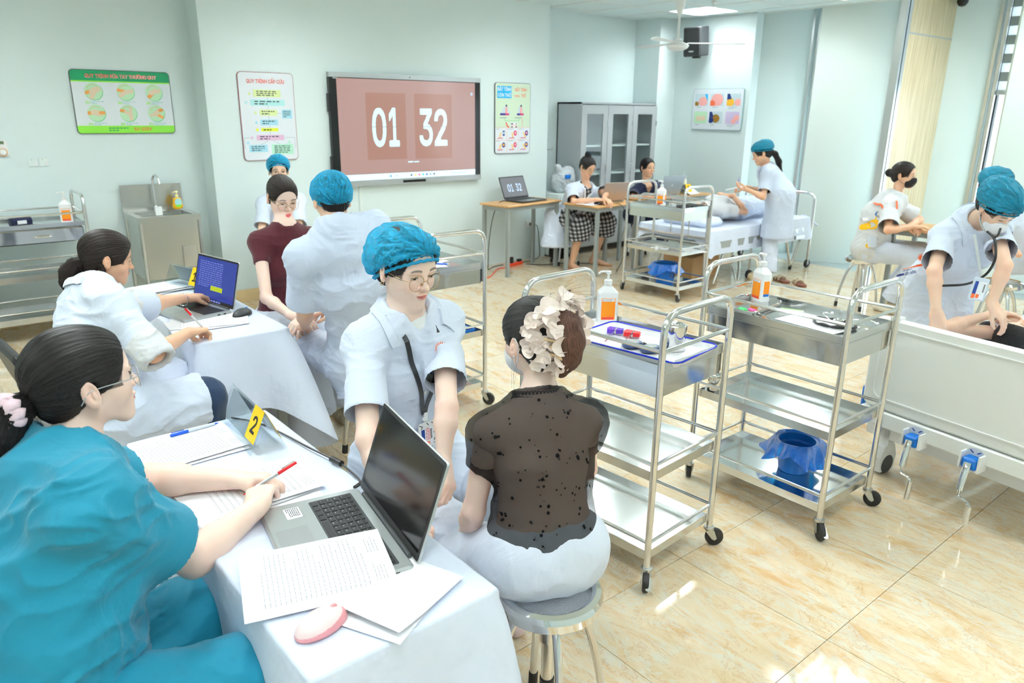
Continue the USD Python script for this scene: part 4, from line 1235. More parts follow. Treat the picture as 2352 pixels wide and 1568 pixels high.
def eye_patch(side, gaze=(0, 0), closed=.0, iris=(.022, .013, .010)):
	"""the visible almond of one eye: a shallow bulge with white, iris, pupil and lash line as vertex colours"""
	nu, nv = 45, 21
	u, v = np.meshgrid(np.linspace(-1, 1, nu), np.linspace(-1, 1, nv), indexing='ij')
	hw = .0152
	up = (.0058 * (1 - closed)) * (1 - np.abs(u) ** 2.2) + .0004
	dn = .0042 * (1 - .75 * closed) * (1 - np.abs(u) ** 2.4) + .0004
	x = u * hw
	z = np.where(v > 0, v * up, v * dn) + .0012 * u - .0015 * closed
	yb = np.sqrt(np.maximum(1 - (x / .0182) ** 2 - (z / .0135) ** 2, 0)) * .0138
	y = .0702 + yb + .0006
	P = np.stack([side * (.0315 + x), y, z], -1).reshape(-1, 3)
	cx, cz = gaze[0] * side, gaze[1]
	r = np.hypot(x - cx, z - cz)
	c = np.tile(V(.72, .70, .69), (nu * nv, 1)).reshape(nu, nv, 3)
	ir = np.clip((.0062 - r) / .0009, 0, 1)[..., None]
	c = c * (1 - ir) + V(iris) * ir
	pu = np.clip((.0026 - r) / .0006, 0, 1)[..., None]
	c = c * (1 - pu) + V(.003, .003, .003) * pu
	lash = np.clip((v - .70) / .10, 0, 1)[..., None]
	c = c * (1 - lash) + V(.012, .009, .009) * lash
	lo = np.clip((-v - .86) / .1, 0, 1)[..., None] * .6
	c = c * (1 - lo) + V(.16, .09, .08) * lo
	f = []
	for i in range(nu - 1):
		for j in range(nv - 1):
			a = i * nv + j
			q = (a, a + nv, a + nv + 1, a + 1) if side > 0 else (a, a + 1, a + nv + 1, a + nv)
			f += [(q[0], q[1], q[2]), (q[0], q[2], q[3])]
	return trimesh.Trimesh(P, f, process=False), c.reshape(-1, 3)

def hair_flow(P, T, axis, s=1.0):
	"""coordinates that run along strands drawn together at the point T: angle about axis, distance from T"""
	a = unit(axis)
	q = P - T
	h = q @ a
	e1 = unit(np.cross(a, (0.3, 0.1, 1)))
	e2 = np.cross(a, e1)
	X, Y = q @ e1, q @ e2
	r = np.hypot(X, Y) + 1e-6
	d = np.linalg.norm(q, axis=1)
	th = np.arctan2(Y, X)
	return np.stack([np.cos(th) * 26, np.sin(th) * 26, d * 14 / s], 1)

def hand_sdf(S, W, curl=(.3, .35, .4, .45), thumb=.35, spread=.06, side=1, r=1.0, pip=None, s=1.0):
	"""adds a hand to S. W = frame at the wrist: y along the hand, z out of its back; side=+1 right hand"""
	F = lambda p: W.w(p)
	L = [(.040, .025, .020), (.045, .028, .021), (.041, .026, .020), (.032, .020, .018)]
	bx_ = [-.026, -.0085, .0095, .0265]
	by_ = [.083, .088, .084, .076]
	rad = [.0094, .0097, .0092, .0082]
	S.econe(F((0, -.014, 0)), F((0, .016, 0)), (.0235 * s * r, .0180 * s * r), (.0255 * s * r, .0165 * s * r), W.x, k=.012)
	for i in range(4):
		x0 = side * bx_[i]
		m = V(x0, by_[i], 0)
		S.cone(F((x0 * .62, .012, 0)), F(m), .0130 * s * r, .0108 * s * r, k=.016)
		a = 0
		p = m
		az = spread * (i - 1.5)
		c = curl[i] if np.ndim(curl) else curl
		c3 = (c * .9, c * 1.25, c * .8) if pip is None else (c, pip[i], pip[i] * .6)
		for j in range(3):
			a += c3[j]
			d = V(side * math.sin(az) * math.cos(a), math.cos(az) * math.cos(a), -math.sin(a))
			q = p + d * L[i][j]
			ra = rad[i] * (1 - .09 * j)
			S.cone(F(p), F(q), ra * s * r, ra * .90 * s * r, k=.004)
			p = q
	t = thumb
	p = V(side * -.017, .018, -.006)
	S.cone(F(p), F(V(side * -.030, .050, -.012)), .0150 * s * r, .0125 * s * r, k=.012)
	d0 = unit(V(side * (-.62 + .75 * t), .72, -.28 - .55 * t))
	d1 = unit(V(side * (-.34 + 1.05 * t), .86, -.24 - .6 * t))
	d2 = unit(V(side * (-.12 + 1.25 * t), .90, -.20 - .6 * t))
	p = V(side * -.024, .036, -.010)
	for d, l, ra, rb in ((d0, .034, .0125, .0105), (d1, .030, .0104, .0095), (d2, .024, .0095, .0078)):
		S.cone(F(p), F(p + d * l), ra * s * r, rb * s * r, k=.005)
		p = p + d * l
	return S

class Surf:
	"""nearest-surface lookup on a mesh, for prints, lanyards and collars that lie on clothes"""
	def __init__(self, mesh):
		self.v = np.asarray(mesh.vertices)
		self.n = vnormals(mesh)
		self.t = cKDTree(self.v)

	def snap(self, P, off=.002):
		P = np.atleast_2d(P)
		d, i = self.t.query(P, k=8)
		w = 1 / (d + 2e-3)
		w /= w.sum(1, keepdims=True)
		n = (self.n[i] * w[..., None]).sum(1)
		n /= np.linalg.norm(n, axis=1, keepdims=True) + 1e-12
		b = (self.v[i] * w[..., None]).sum(1)
		q = P - ((P - b) * n).sum(1, keepdims=True) * n
		return q + n * off, n

	def march(self, P, d, off=.002):
		"""move points along direction d onto the surface (first side facing -d)"""
		P = np.atleast_2d(P).astype(float)
		d = unit(d)
		ok = (self.n @ d) < -.12
		v, n = self.v[ok], self.n[ok]
		e1 = unit(np.cross(d, (0.13, .37, .9)))
		e2 = np.cross(d, e1)
		t = cKDTree(np.c_[v @ e1, v @ e2])
		q2 = np.c_[P @ e1, P @ e2]
		dist, i = t.query(q2, k=14)
		dep = v @ d
		best = dep[i].min(1, keepdims=True)
		w = (1 / (dist + 1.5e-3) ** 2) * (dep[i] < best + .03)
		w /= w.sum(1, keepdims=True)
		nn = (n[i] * w[..., None]).sum(1)
		nn /= np.linalg.norm(nn, axis=1, keepdims=True) + 1e-12
		z = (dep[i] * w).sum(1)
		return np.outer(q2[:, 0], e1) + np.outer(q2[:, 1], e2) + np.outer(z, d) + nn * off, nn

def folds(m, amp, fr=(5, 5, 20), seed=0, where=None, k=1.0):
	v = np.asarray(m.vertices)
	n = vnormals(m)
	q = v * np.array(fr) + 3.2 * meshkit.fbm(v * 4, 2, seed + 9)[:, None]
	r = (1 - np.abs(2 * meshkit.noise(q, seed) - 1)) ** 2 + .5 * (1 - np.abs(2 * meshkit.noise(q * 2.1 + 7, seed + 2) - 1)) ** 3
	b = meshkit.fbm(v * 9, 2, seed + 5) - .5
	w = 1 if where is None else where(v)
	m.vertices = v + n * (amp * (r - .6 + .9 * b) * w * k)[:, None]
	return m

class Pose:
	"""joint positions of one person, in world coordinates"""
	def __init__(self, pel, nek, head, face, az, lean=0., g=1.0, sw=.148, head_up=(0, 0, 1), hs=.93, pel_az=None, curve=.02, drop=.078):
		self.pel, self.nek, self.g, self.hs = V(pel), V(nek), g, hs
		self.f = dirv(az)
		up = unit(self.nek - self.pel)
		self.side = unit(np.cross(self.f, up))
		self.up = up
		self.f = np.cross(up, self.side)
		self.pside = self.side if pel_az is None else unit(np.cross(dirv(pel_az), V(0, 0, 1)))
		self.che = self.pel * .40 + self.nek * .60 - self.f * curve
		self.H = Fr(head, face, head_up, hs)
		self.sR = self.nek + self.side * sw - up * drop
		self.sL = self.nek - self.side * sw - up * drop
		self.arm, self.leg = {}, {}

	def arms(self, R=None, L=None):
		for k, a in (('R', R), ('L', L)):
			if a:
				self.arm[k] = dict(a)
				self.arm[k]['sh'] = V(a.get('sh', self.sR if k == 'R' else self.sL))
		return self

	def legs(self, R=None, L=None):
		for k, a in (('R', R), ('L', L)):
			if a:
				self.leg[k] = dict(a)
				sg = 1 if k == 'R' else -1
				self.leg[k]['hip'] = V(a.get('hip', self.pel + self.pside * sg * .088 * self.g - V(0, 0, .01)))
		return self

def torso(S, J, inf=0., bust=1.0, k=.05, waist=1.0, belly=0.):
	g, s, u, f = J.g, J.side, J.up, J.f
	wai = J.pel * .52 + J.che * .48
	upc = J.che * .38 + J.nek * .62
	S.ell(J.pel, ((.160 * g + inf), .112 * g + inf, .115 + inf), (J.pside, np.cross(u, J.pside), u), k=k)
	S.econe(J.pel + u * .03, wai, (.150 * g + inf, .105 * g + inf), (.122 * g * waist + inf, .090 * g * waist + inf), s, k=k)
	S.econe(wai, J.che, (.122 * g * waist + inf, .090 * g * waist + inf), (.134 * g + inf, .096 * g + inf), s, k=k)
	S.econe(J.che, upc, (.134 * g + inf, .096 * g + inf), (.118 * g + inf, .068 * g + inf), s, k=k)
	for sh in (J.sR, J.sL):
		S.cone(upc - f * .005, sh, .060 * g + inf, .044 * g + inf, k=k)
		S.cone(J.nek - u * .022, sh + u * .004, .034 * g + inf, .034 * g + inf, k=.05)
	S.cone(upc, J.nek, .070 * g + inf, .048 + inf, k=k)
	if bust:
		for sg in (-1, 1):
			S.ell(J.che + s * sg * .066 * g + f * .066 * g - u * .005, V(.060, .048, .062) * bust + inf, (s, f, u), k=.045)
	if belly:
		S.ell(wai + f * .045 - u * .03, V(.11, .075, .10) * belly + inf, (s, f, u), k=.07)

def arm_sdf(S, J, side, g=None, hand=True):
	a = J.arm[side]
	g = g or J.g
	sh, el, wr = V(a['sh']), V(a['el']), V(a['wr'])
	mid = el + (wr - el) * .30
	S.cone(sh, el, .041 * g, .0315 * g, k=.02)
	S.cone(el, mid, .0320 * g, .0325 * g, k=.02)
	S.cone(mid, wr, .0325 * g, .0210 * g, k=.02)
	if hand and a.get('hd') is not None:
		W = Fr(wr, a['hd'], a['hb'], 1.0)
		hand_sdf(S, W, a.get('curl', .4), a.get('thumb', .4), a.get('spread', .05), 1 if side == 'R' else -1, a.get('hr', .96), a.get('pip'), 1.0)
	return S

def rolled(a, f):
	return V(a['sh']) + (V(a['el']) - V(a['sh'])) * f

def skin_mesh(J, skin, lips, res=.006, hres=.0026, ares=.0034, legs=(), male=False, open_=0., closed=.1, gaze=(0, 0), scalp=None, bust=1.0, parent=None, brow=(.035, .028, .026), hand=True, eyes=True, feet=False, ntk=.0, face=True, blush=1.):
	"""body, head and eyes of a person: children of parent"""
	ms, ts = [], []
	S = SDF()
	torso(S, J, -.004, bust)
	for k in legs:
		l = J.leg[k]
		S.cone(l['hip'], l['kn'], .075 * J.g, .052 * J.g)
		c = V(l['kn']) + (V(l['an']) - V(l['kn'])) * .3
		S.cone(l['kn'], c, .050 * J.g, .052 * J.g, k=.03)
		S.cone(c, l['an'], .052 * J.g, .032 * J.g, k=.03)
		if l.get('ft') is not None:
			d = unit(V(*l['ft'], 0))
			A = V(l['an'])
			S.cone(A - V(0, 0, .035), A + d * .13 - V(0, 0, .055), .036, .026, k=.03)
			x = np.cross(d, (0, 0, 1))
			for i in range(5):
				b = A + d * .11 + x * (i - 2) * .017 - V(0, 0, .058)
				S.cone(b, b + d * (.072 - .008 * abs(i - (1 if k == 'L' else 3))), .013, .0095, k=.008)
			S.cone(A - d * .02 - V(0, 0, .03), A - d * .035 - V(0, 0, .045), .032, .030, k=.02)
	m = S.mesh(res)
	ms.append(m)
	ts.append(np.tile(skin, (len(m.vertices), 1)))
	for k in J.arm:
		S = arm_sdf(SDF(), J, k, hand=hand)
		m = S.mesh(ares)
		v = m.vertices
		a = J.arm[k]
		t = np.tile(skin, (len(v), 1)) * 1.0
		dk = np.linalg.norm(v - V(a['el']), axis=1)
		t *= 1 - .14 * np.exp(-(dk / .045) ** 2)[:, None] * V(.25, .8, .9)
		if a.get('hd') is not None:
			W = Fr(a['wr'], a['hd'], a['hb'])
			lp = W.l(v)
			tip = np.clip((lp[:, 1] - .07) / .10, 0, 1) * (np.linalg.norm(lp, axis=1) < .22)
			t *= 1 - .16 * tip[:, None] * V(.15, .8, .8)
		ms.append(m)
		ts.append(t)
	if face:
		S = head_sdf(J.H.l(J.nek), open_=open_, male=male)
		m = S.mesh(hres)
		t = head_tint(np.asarray(m.vertices), skin, lips, brow, scalp, blush)
		ms.append(J.H.mesh(m))
		ts.append(t)
	b = trimesh.util.concatenate(ms)
	g = put('body', b, M['skin'], parent, smooth=True)
	primvar(g, 'tint', np.vstack(ts))
	if eyes and face:
		for s in (-1, 1):
			e, c = eye_patch(s, gaze, closed)
			g = put('eye', J.H.mesh(e), M['eye'], parent, smooth=True)
			primvar(g, 'tint', c)
			ev = np.asarray(e.vertices).reshape(45, 21, 3)
			lp = ev[2:43:4, 19] + V(s * .0006, .0016, .0002)
			put('eyelash', J.H.mesh(tube(lp, [.0003] + [.0011] * (len(lp) - 2) + [.0004], 6)), M['hair_k'], parent, smooth=True)
	return b

def tee(J, m, parent, name='tunic', inf=.014, res=.006, sleeve=.6, sr=(.060, .066), hem=None, vneck=0., skirt=None, bust=1.0, amp=.004, seed=1, neck_r=.062,
		waist=1.0, belly=0., thigh=.0, thigh_r=.10, seams=True, fr=(5, 5, 20), nfwd=.012, hollow=True, uv=False, label=None, long=None, neck_dz=0.):
	"""a shirt, scrub top, tunic or coat over the pose J"""
	S = SDF()
	cuts = []
	torso(S, J, inf, bust, waist=waist, belly=belly, k=.055)
	if thigh:
		for k, l in J.leg.items():
			e = V(l['hip']) + (V(l['kn']) - V(l['hip'])) * thigh
			S.cone(l['hip'], e, thigh_r, thigh_r * .92, k=.06)
			S.half(e, V(l['kn']) - V(l['hip']), within=(e + unit(V(l['kn']) - V(l['hip'])) * .06, thigh_r * 1.35))
	if skirt:
		for a, b, A, B in skirt:
			S.econe(a, b, A, B, J.pside, k=.05)
			S.half(b, V(b) - V(a), within=(V(b) + unit(V(b) - V(a)) * .12, max(*B) * 1.6))
	for k, a in J.arm.items():
		sh, el, wr = V(a['sh']), V(a['el']), V(a['wr'])
		f = a.get('sleeve', sleeve)
		dr = el - sh
		e = sh + dr * min(f, 1)
		S.cone(sh, e, sr[0] * J.g, sr[1] * J.g, k=.035)
		if f > 1:
			e2 = el + (wr - el) * (f - 1)
			S.cone(el, e2, sr[1] * J.g, sr[1] * .92 * J.g, k=.03)
			e, dr = e2, wr - el
		u = unit(dr)
		r = sr[1] * J.g
		S.half(e, u, within=(e + u * .055, r * 1.25))
		cuts.append((e, u, r))
	n = J.nek + J.f * nfwd
	up = unit(J.H.o - J.nek)
	S.cone(n + up * (.012 + neck_dz), n + up * .16, neck_r, neck_r + .05, k=.012, op='-')
	if vneck:
		S.cone(n + J.f * .082 + up * .05, n + J.f * .128 - J.up * vneck, .058, .016, k=.01, op='-')
	if hem is not None:
		S.half(hem[0], hem[1])
	msh = S.mesh(res)
	fc, fnn = msh.triangles_center, msh.face_normals
	keep = np.ones(len(fc), bool)
	for e, u, r in cuts:
		q = fc - e
		keep &= ~((np.abs(q @ u) < .007) & (fnn @ u > .75) & (np.linalg.norm(q, axis=1) < r * 1.15))
	msh.update_faces(keep)
	msh.remove_unreferenced_vertices()
	es = msh.edges_sorted
	bv = np.unique(es[trimesh.grouping.group_rows(es, require_count=1)])
	v = np.array(msh.vertices)
	for e, u, r in cuts:
		h = (v[bv] - e) @ u
		w = (np.abs(h) < .022) & (np.linalg.norm(v[bv] - e, axis=1) < r * 1.3)
		v[bv[w]] -= np.outer(h[w], u)
	msh.vertices = v
	ends = [V(a['sh']) + (V(a['el']) - V(a['sh'])) * min(a.get('sleeve', sleeve), 1) for a in J.arm.values()]
	folds(msh, amp, fr, seed, where=lambda v: np.min([np.clip((np.linalg.norm(v - e, axis=1) - sr[1] - .015) / .05, 0, 1) for e in ends] + [np.ones(len(v))], 0))
	put(name, msh, m, parent, smooth=True, label=label)
	tm = msh.copy()
	c = tm.triangles_center
	keep = np.ones(len(c), bool)
	for a in J.arm.values():
		sh, ab = V(a['sh']), V(a['el']) - V(a['sh'])
		u = ((c - sh) @ ab) / (ab @ ab)
		keep &= ~((u > .22) & (np.linalg.norm(c - sh - np.outer(u, ab), axis=1) < sr[1] * 1.35))
	tm.update_faces(keep)
	tm.remove_unreferenced_vertices()
	return msh, Surf(tm)

def trousers(J, m, parent, inf=.026, res=.008, end=.93, amp=.006, seed=3, keys=('R', 'L'), name='trousers', flare=1.0, knee=.074, label=None, top=None):
	S = SDF()
	S.ell(J.pel, (.160 * J.g + inf * .6, .114 * J.g + inf * .6, .115 + inf * .4), (J.pside, np.cross(J.up, J.pside), J.up), k=.05)
	for k in keys:
		l = J.leg[k]
		kn, an = V(l['kn']), V(l['an'])
		S.cone(l['hip'], kn, .080 * J.g + inf * .7, knee * J.g + .006, k=.05)
		e = kn + (an - kn) * end
		S.cone(kn, e, knee * J.g + .006, (.052 + inf * .8) * flare, k=.03)
		u = unit(an - kn)
		S.half(e, u, within=(e + u * .06, .10))
	if top is not None:
		S.half(*top)
	msh = S.mesh(res)
	folds(msh, amp, (9, 9, 9), seed)
	put(name, msh, m, parent, smooth=True, label=label)
	return msh

def shoe(A, d, m, parent, kind='shoe', name='shoe', L=.235, label=None):
	"""A = ankle (or heel centre) above the floor, d = toe direction"""
	d = unit(V(d[0], d[1], 0))
	o = V(A[0], A[1], 0) if kind != 'air' else V(A)
	z0 = A[2] - .075 if len(A) > 2 else 0
	o = V(A[0], A[1], z0)
	F_ = Fr(o, d)
	S = SDF()
	S.econe(F_.w((0, -.03, .028)), F_.w((0, .15, .026)), (.036, .030), (.043, .026), F_.x, k=.03)
	S.ell(F_.w((0, .14, .034)), (.046, .055, .034), F_.R, k=.03)
	if kind == 'clog':
		S.cone(F_.w((0, .0, .05)), F_.w((0, -.04, .05)), .038, .036, k=.03)
		S.cone(F_.w((0, -.02, .07)), F_.w((0, -.02, .16)), .034, .036, k=.02, op='-')
		for i in range(3):
			for j in range(2 + (i % 2)):
				S.ell(F_.w(((j - .5 - .5 * (i % 2)) * .026, .115 + i * .024, .070)), (.0055, .0055, .02), F_.R, k=.003, op='-')
	S.half(F_.w((0, 0, .002)), -F_.z)
	put(name, S.mesh(.004 if kind == 'clog' else .005), m, parent, smooth=True, label=label)

# ---------------------------------------------------------------- hair, caps and things worn on the head
def hair_mesh(J, m, parent, style='tied', tail=None, res=.004, name='hair', T=(0, -.085, .02), axis=None, fringe=.0, ears=True, vol=0., seed=0, extra=None, tailw=.03, low=0., part=None):
	"""tied-back hair; T = where the strands meet (local); tail = list of (local or world point, radius) continuing from T"""
	S = SDF()
	S.ell((0, -.016, .034), (.0815 + vol, .1005 + vol, .0895 + vol), k=.02)
	S.ell((0, .020, .034), (.0755 + vol, .0720 + vol, .0780 + vol), k=.02)
	S.ell((0, -.055, -.020 - low), (.064, .048, .058), k=.03)
	if extra:
		extra(S)
	S.ell((0, .099, -.014 - fringe), (.0705, .074, .089), k=.010, op='-')
	S.half((0, -.02, -.078 - low), (0, .25, -1))
	if ears:
		for s in (-1, 1):
			S.ell((s * .089, -.008, -.016), (.024, .021, .034), k=.008, op='-')
	H = J.H
	ms = [S.mesh(res)]
	T = V(T)
	fl = hair_flow(np.asarray(ms[0].vertices), T, axis if axis is not None else T - V(0, 0, .02))
	v = np.asarray(ms[0].vertices)
	n = vnormals(ms[0])
	ed = (v[:, 0] / .0705) ** 2 + ((v[:, 1] - .099) / .074) ** 2 + ((v[:, 2] + .014 + fringe) / .089) ** 2
	ms[0].vertices = v + n * (((meshkit.noise(fl * .9, seed) - .5) * .004 + (meshkit.noise(fl * 2.1, seed + 1) - .5) * .002) * np.clip((ed - 1.04) / .25, 0, 1) - .0016 * np.clip((1.12 - ed) / .12, 0, 1))[:, None]
	ms[0] = H.mesh(ms[0])
	fls = [fl]
	if tail:
		S = SDF()
		pts = [(H.w(p) if np.linalg.norm(V(p)) < .45 else V(p), r) for p, r in tail]
		for (a, ra), (b, rb) in zip(pts, pts[1:]):
			S.cone(a, b, ra, rb, k=.02)
		t = S.mesh(res)
		v = np.asarray(t.vertices)
		P = np.array([p for p, r in pts])
		# strand coordinates along the tail
		best, along, off = np.full(len(v), 9.), np.zeros(len(v)), np.zeros((len(v), 3))
		acc = 0
		for a, b in zip(P, P[1:]):
			L = np.linalg.norm(b - a)
			u = (b - a) / L
			tt = np.clip((v - a) @ u, 0, L)
			q = v - a - tt[:, None] * u
			d = np.linalg.norm(q, axis=1)
			w = d < best
			best[w], along[w], off[w] = d[w], (acc + tt)[w], q[w]
			acc += L
		o = off / (best[:, None] + 1e-6)
		f2 = o * 24 + V(1, 0, 0) * (along * 9)[:, None] + 7.3
		t.vertices = v + vnormals(t) * ((meshkit.noise(f2 * .8, seed + 3) - .5) * .007)[:, None]
		ms.append(t)
		fls.append(f2)
	g = put(name, trimesh.util.concatenate(ms), m, parent, smooth=True)
	primvar(g, 'tint', np.vstack(fls))
	return g

def strands(J, parent, pts, m, w=.0006, name='loose_strand'):
	"""fine flyaway hairs as curves; pts = list of world polylines"""
	c = UsdGeom.BasisCurves.Define(stage, pathof(name, parent))
	c.CreateTypeAttr('linear')
	c.CreateCurveVertexCountsAttr(Vt.IntArray([len(p) for p in pts]))
	c.CreatePointsAttr(Vt.Vec3fArray.FromNumpy(np.vstack(pts).astype(np.float32)))
	c.CreateWidthsAttr(Vt.FloatArray([w]))
	c.SetWidthsInterpolation('constant')
	UsdShade.MaterialBindingAPI.Apply(c.GetPrim()).Bind(m)
	return c

def bouffant(J, parent, m=None, res=.004, front=(.088, .050), back=(-.098, -.048), c=(0, -.030, .046), r=(.100, .118, .094), gather=(0, .08, .05), seed=0, band=True, bmat=None, puff=None):
	"""disposable pleated cap with an elastic band; front/back = (y, z) of the band at brow and nape"""
	m = m or M['bouffant']
	S = SDF()
	S.ell(c, r, k=.02)
	S.ell((0, .020, .038), (.084, .082, .083), k=.03)
	if puff:
		S.ell(*puff, k=.05)
	shell = SDF()
	shell.ops = list(S.ops)
	f, b = V(0, *front), V(0, *back)
	d = unit(f - b)
	n = np.cross(d, (1, 0, 0))
	n = n if n[2] < 0 else -n
	S.half((f + b) / 2, n, k=.02)
	ms = S.mesh(res)
	v = np.asarray(ms.vertices)
	nn = vnormals(ms)
	h = -((v - f) @ n)
	G = V(gather)
	q = v - G
	th = np.arctan2(q[:, 0], q[:, 2] * .6 - q[:, 1])
	dist = np.linalg.norm(q, axis=1)
	ang = np.arctan2(v[:, 0], -(v[:, 1] - c[1]))
	pl = .0042 * np.sin(th * 17 + 1.5 * np.sin(th * 5)) * np.exp(-((dist - .06) / .06) ** 2)
	rim = .0030 * np.sin(ang * 46 + 2 * np.sin(ang * 7)) * np.exp(-(h / .022) ** 2)
	crumple = (meshkit.fbm(v * 26, 3, seed) - .5) * .010 + .0022 * np.sin(th * 31 + 9 * meshkit.noise(v * 25, 2)) * np.clip((h - .02) / .03, 0, 1)
	tuck = -.010 * np.exp(-(h / .012) ** 2)
	ms.vertices = v + nn * (pl + rim + crumple + tuck)[:, None]
	fl = np.stack([th * 9 + v[:, 0] * 10, dist * 22, v[:, 2] * 60], 1) + (meshkit.noise(v * 60, 3) * 2)[:, None]
	g = put('bouffant_cap', J.H.mesh(ms), m, parent, smooth=True)
	primvar(g, 'tint', fl)
	if band:
		m0 = (f + b) / 2
		P = []
		tt = np.linspace(.03, .17, 140)
		for t in np.linspace(0, 2 * np.pi, 96, endpoint=False):
			e = V(1, 0, 0) * math.cos(t) + d * math.sin(t)
			k = tt[np.argmax(shell.eval(m0 + tt[:, None] * e) > 0)]
			P.append(m0 + e * (k - .009 + .0014 * math.sin(t * 47)) + n * (.001 + .0015 * math.sin(t * 31)))
		P = np.array(P)
		g = put('elastic_band', J.H.mesh(tube(P, .0048, 8, closed=True)), bmat or m, parent, smooth=True)
		primvar(g, 'tint', np.tile(V(3, 3, 3), (len(P) * 8, 1)))

def glasses(J, parent, m, r=.0245, dz=-.006, y=.099, wire=.0009, oval=1.0, temple=None, dx=.0325, square=0.):
	H = J.H
	ms = []
	t = np.linspace(0, 2 * np.pi, 40, endpoint=False)
	for s in (-1, 1):
		cx, sx = np.cos(t), np.sin(t)
		if square:
			e = 2 / (2 + square)
			cx, sx = np.sign(cx) * np.abs(cx) ** e, np.sign(sx) * np.abs(sx) ** e
		c = np.stack([s * dx + r * cx, y - .055 * (np.abs(r * cx * s + dx) - dx) ** 1 - .004 * (cx * s) ** 2, dz + r * oval * sx], -1)
		ms.append(tube(c, wire, 6, closed=True))
		k = V(s * (dx + r * .98), c[:, 1].min() + .001, dz + .006)
		ms.append(tube(smooth_path([k, (s * .0765, .060, dz + .010), (s * .080, .010, dz + .010), (s * .0815, -.015, dz + .006), (s * .078, -.032, dz - .018)], 6), wire * 1.05, 6))
		L = np.vstack([c, c.mean(0)])
		f = [(40, i, (i + 1) % 40) for i in range(40)]
		lens = trimesh.Trimesh(L, f, process=False)
		put('lens', H.mesh(lens), M['lens'], parent, smooth=True)
		ms.append(tube([(s * .011, .095, dz - .004), (s * .0125, .091, dz - .010)], .002, 6))
	ms.append(tube(smooth_path([(-(dx - r), y, dz + .003), (0, y + .003, dz + .0065), (dx - r, y, dz + .003)], 6), wire, 6))
	put('glasses_frame', [H.mesh(x) for x in ms], m, parent, smooth=True)

def mask(J, parent, m, white=True):
	S = SDF()
	S.ell((0, .058, -.052), (.059, .056, .060), k=.02)
	S.ell((0, .092, -.034), (.020, .026, .026), k=.03)
	S.half((0, .06, -.016), (0, -.16, 1), k=.012)
	S.half((0, .028, -.05), (0, -1, .0), k=.012)
	ms = S.mesh(.003)
	put('face_mask', J.H.mesh(ms), m, parent, smooth=True)
	lo = []
	for s in (-1, 1):
		lo.append(tube([J.H.w(p) for p in smooth_path([(s * .054, .034, -.026), (s * .072, .008, .012), (s * .0835, -.022, .016), (s * .082, -.030, -.012), (s * .070, -.006, -.050), (s * .050, .034, -.076)], 5)], .0014, 5))
	put('ear_loop', lo, m, parent, smooth=True)

def collar(J, surf, parent, m, name='collar', nfwd=.012, w=.05, point=.135, low=.075, r0=.060, back=.028, ang=128):
	"""turn-down collar: two halves lofted from the neck edge out to the collar points"""
	n = J.nek + J.f * nfwd
	for s in (-1, 1):
		rows = []
		for t in np.linspace(0, 1, 16):
			th = math.radians(t * ang)
			d = -J.f * math.cos(th) + J.side * s * math.sin(th)
			pin = n + d * (r0 + .010 * t ** 2 + .02 * t ** 6) + J.up * (back - (.028 + .045 * t) * t ** 1.5)
			e = t ** 3
			pout = n + d * (r0 + w * .62 + (point - r0 - w * .62) * e) + J.up * (.006 - .02 * t - (low - .02) * e)
			q, nn = surf.snap([pout], .009)
			pout = q[0]
			row = []
			for k in np.linspace(0, 1, 6):
				b = pin * (1 - k) + pout * k + J.up * .014 * math.sin(math.pi * k) * (1 - .6 * t) + d * .006 * math.sin(math.pi * k)
				if 0 < k < 1:
					q, nn = surf.snap([b], .0)
					if (b - q[0]) @ nn[0] < .009:
						b = q[0] + nn[0] * .009
				row.append(b)
			rows.append(row)
		P = np.array(rows)
		a, b = P.shape[:2]
		v = P.reshape(-1, 3)
		i = np.arange(a * b).reshape(a, b)
		A, B, C_, D = i[:-1, :-1].ravel(), i[1:, :-1].ravel(), i[1:, 1:].ravel(), i[:-1, 1:].ravel()
		f = np.vstack([np.c_[A, B, C_], np.c_[A, C_, D]])
		msh = trimesh.Trimesh(v, f, process=False)
		nn = vnormals(msh)
		if (nn.mean(0) @ J.up) < 0:
			nn = -nn
		v2 = v - nn * .004
		bd = [(i[k, 0], i[k + 1, 0]) for k in range(a - 1)] + [(i[k, -1], i[k + 1, -1]) for k in range(a - 1)] + [(i[0, k], i[0, k + 1]) for k in range(b - 1)] + [(i[-1, k], i[-1, k + 1]) for k in range(b - 1)]
		side_f = [x for p_, q_ in bd for x in ((p_, q_, q_ + a * b), (p_, q_ + a * b, p_ + a * b))]
		put(name, trimesh.Trimesh(np.vstack([v, v2]), np.vstack([f, f[:, ::-1] + a * b, side_f]), process=False), m, parent, smooth=50)

def decal(name, mesh, o, x, y, d, surf, m, parent, off=.0022, label=None):
	"""flat print (in local xy) laid on a garment: o origin, x/y axes, pressed along d"""
	mm = mesh.subdivide() if len(mesh.faces) < 40 else mesh
	v = np.asarray(mm.vertices)
	P = V(o) + np.outer(v[:, 0], unit(x)) + np.outer(v[:, 1], unit(y))
	q, n = surf.march(P, d, off)
	q = q + n * v[:, 2:3]
	return put(name, trimesh.Trimesh(q, mm.faces, process=False), m, parent, smooth=False, label=label)

def sun_emblem(r):
	ms = [ext(Point(0, 0).buffer(r * .55, quad_segs=8), .0005)]
	for i in range(20):
		a = i * 2 * np.pi / 20
		p = Polygon([(r * .62, -r * .075), (r, 0), (r * .62, r * .075)])
		ms.append(ext(affinity.rotate(p, math.degrees(a), origin=(0, 0)), .0005))
	return trimesh.util.concatenate(ms)

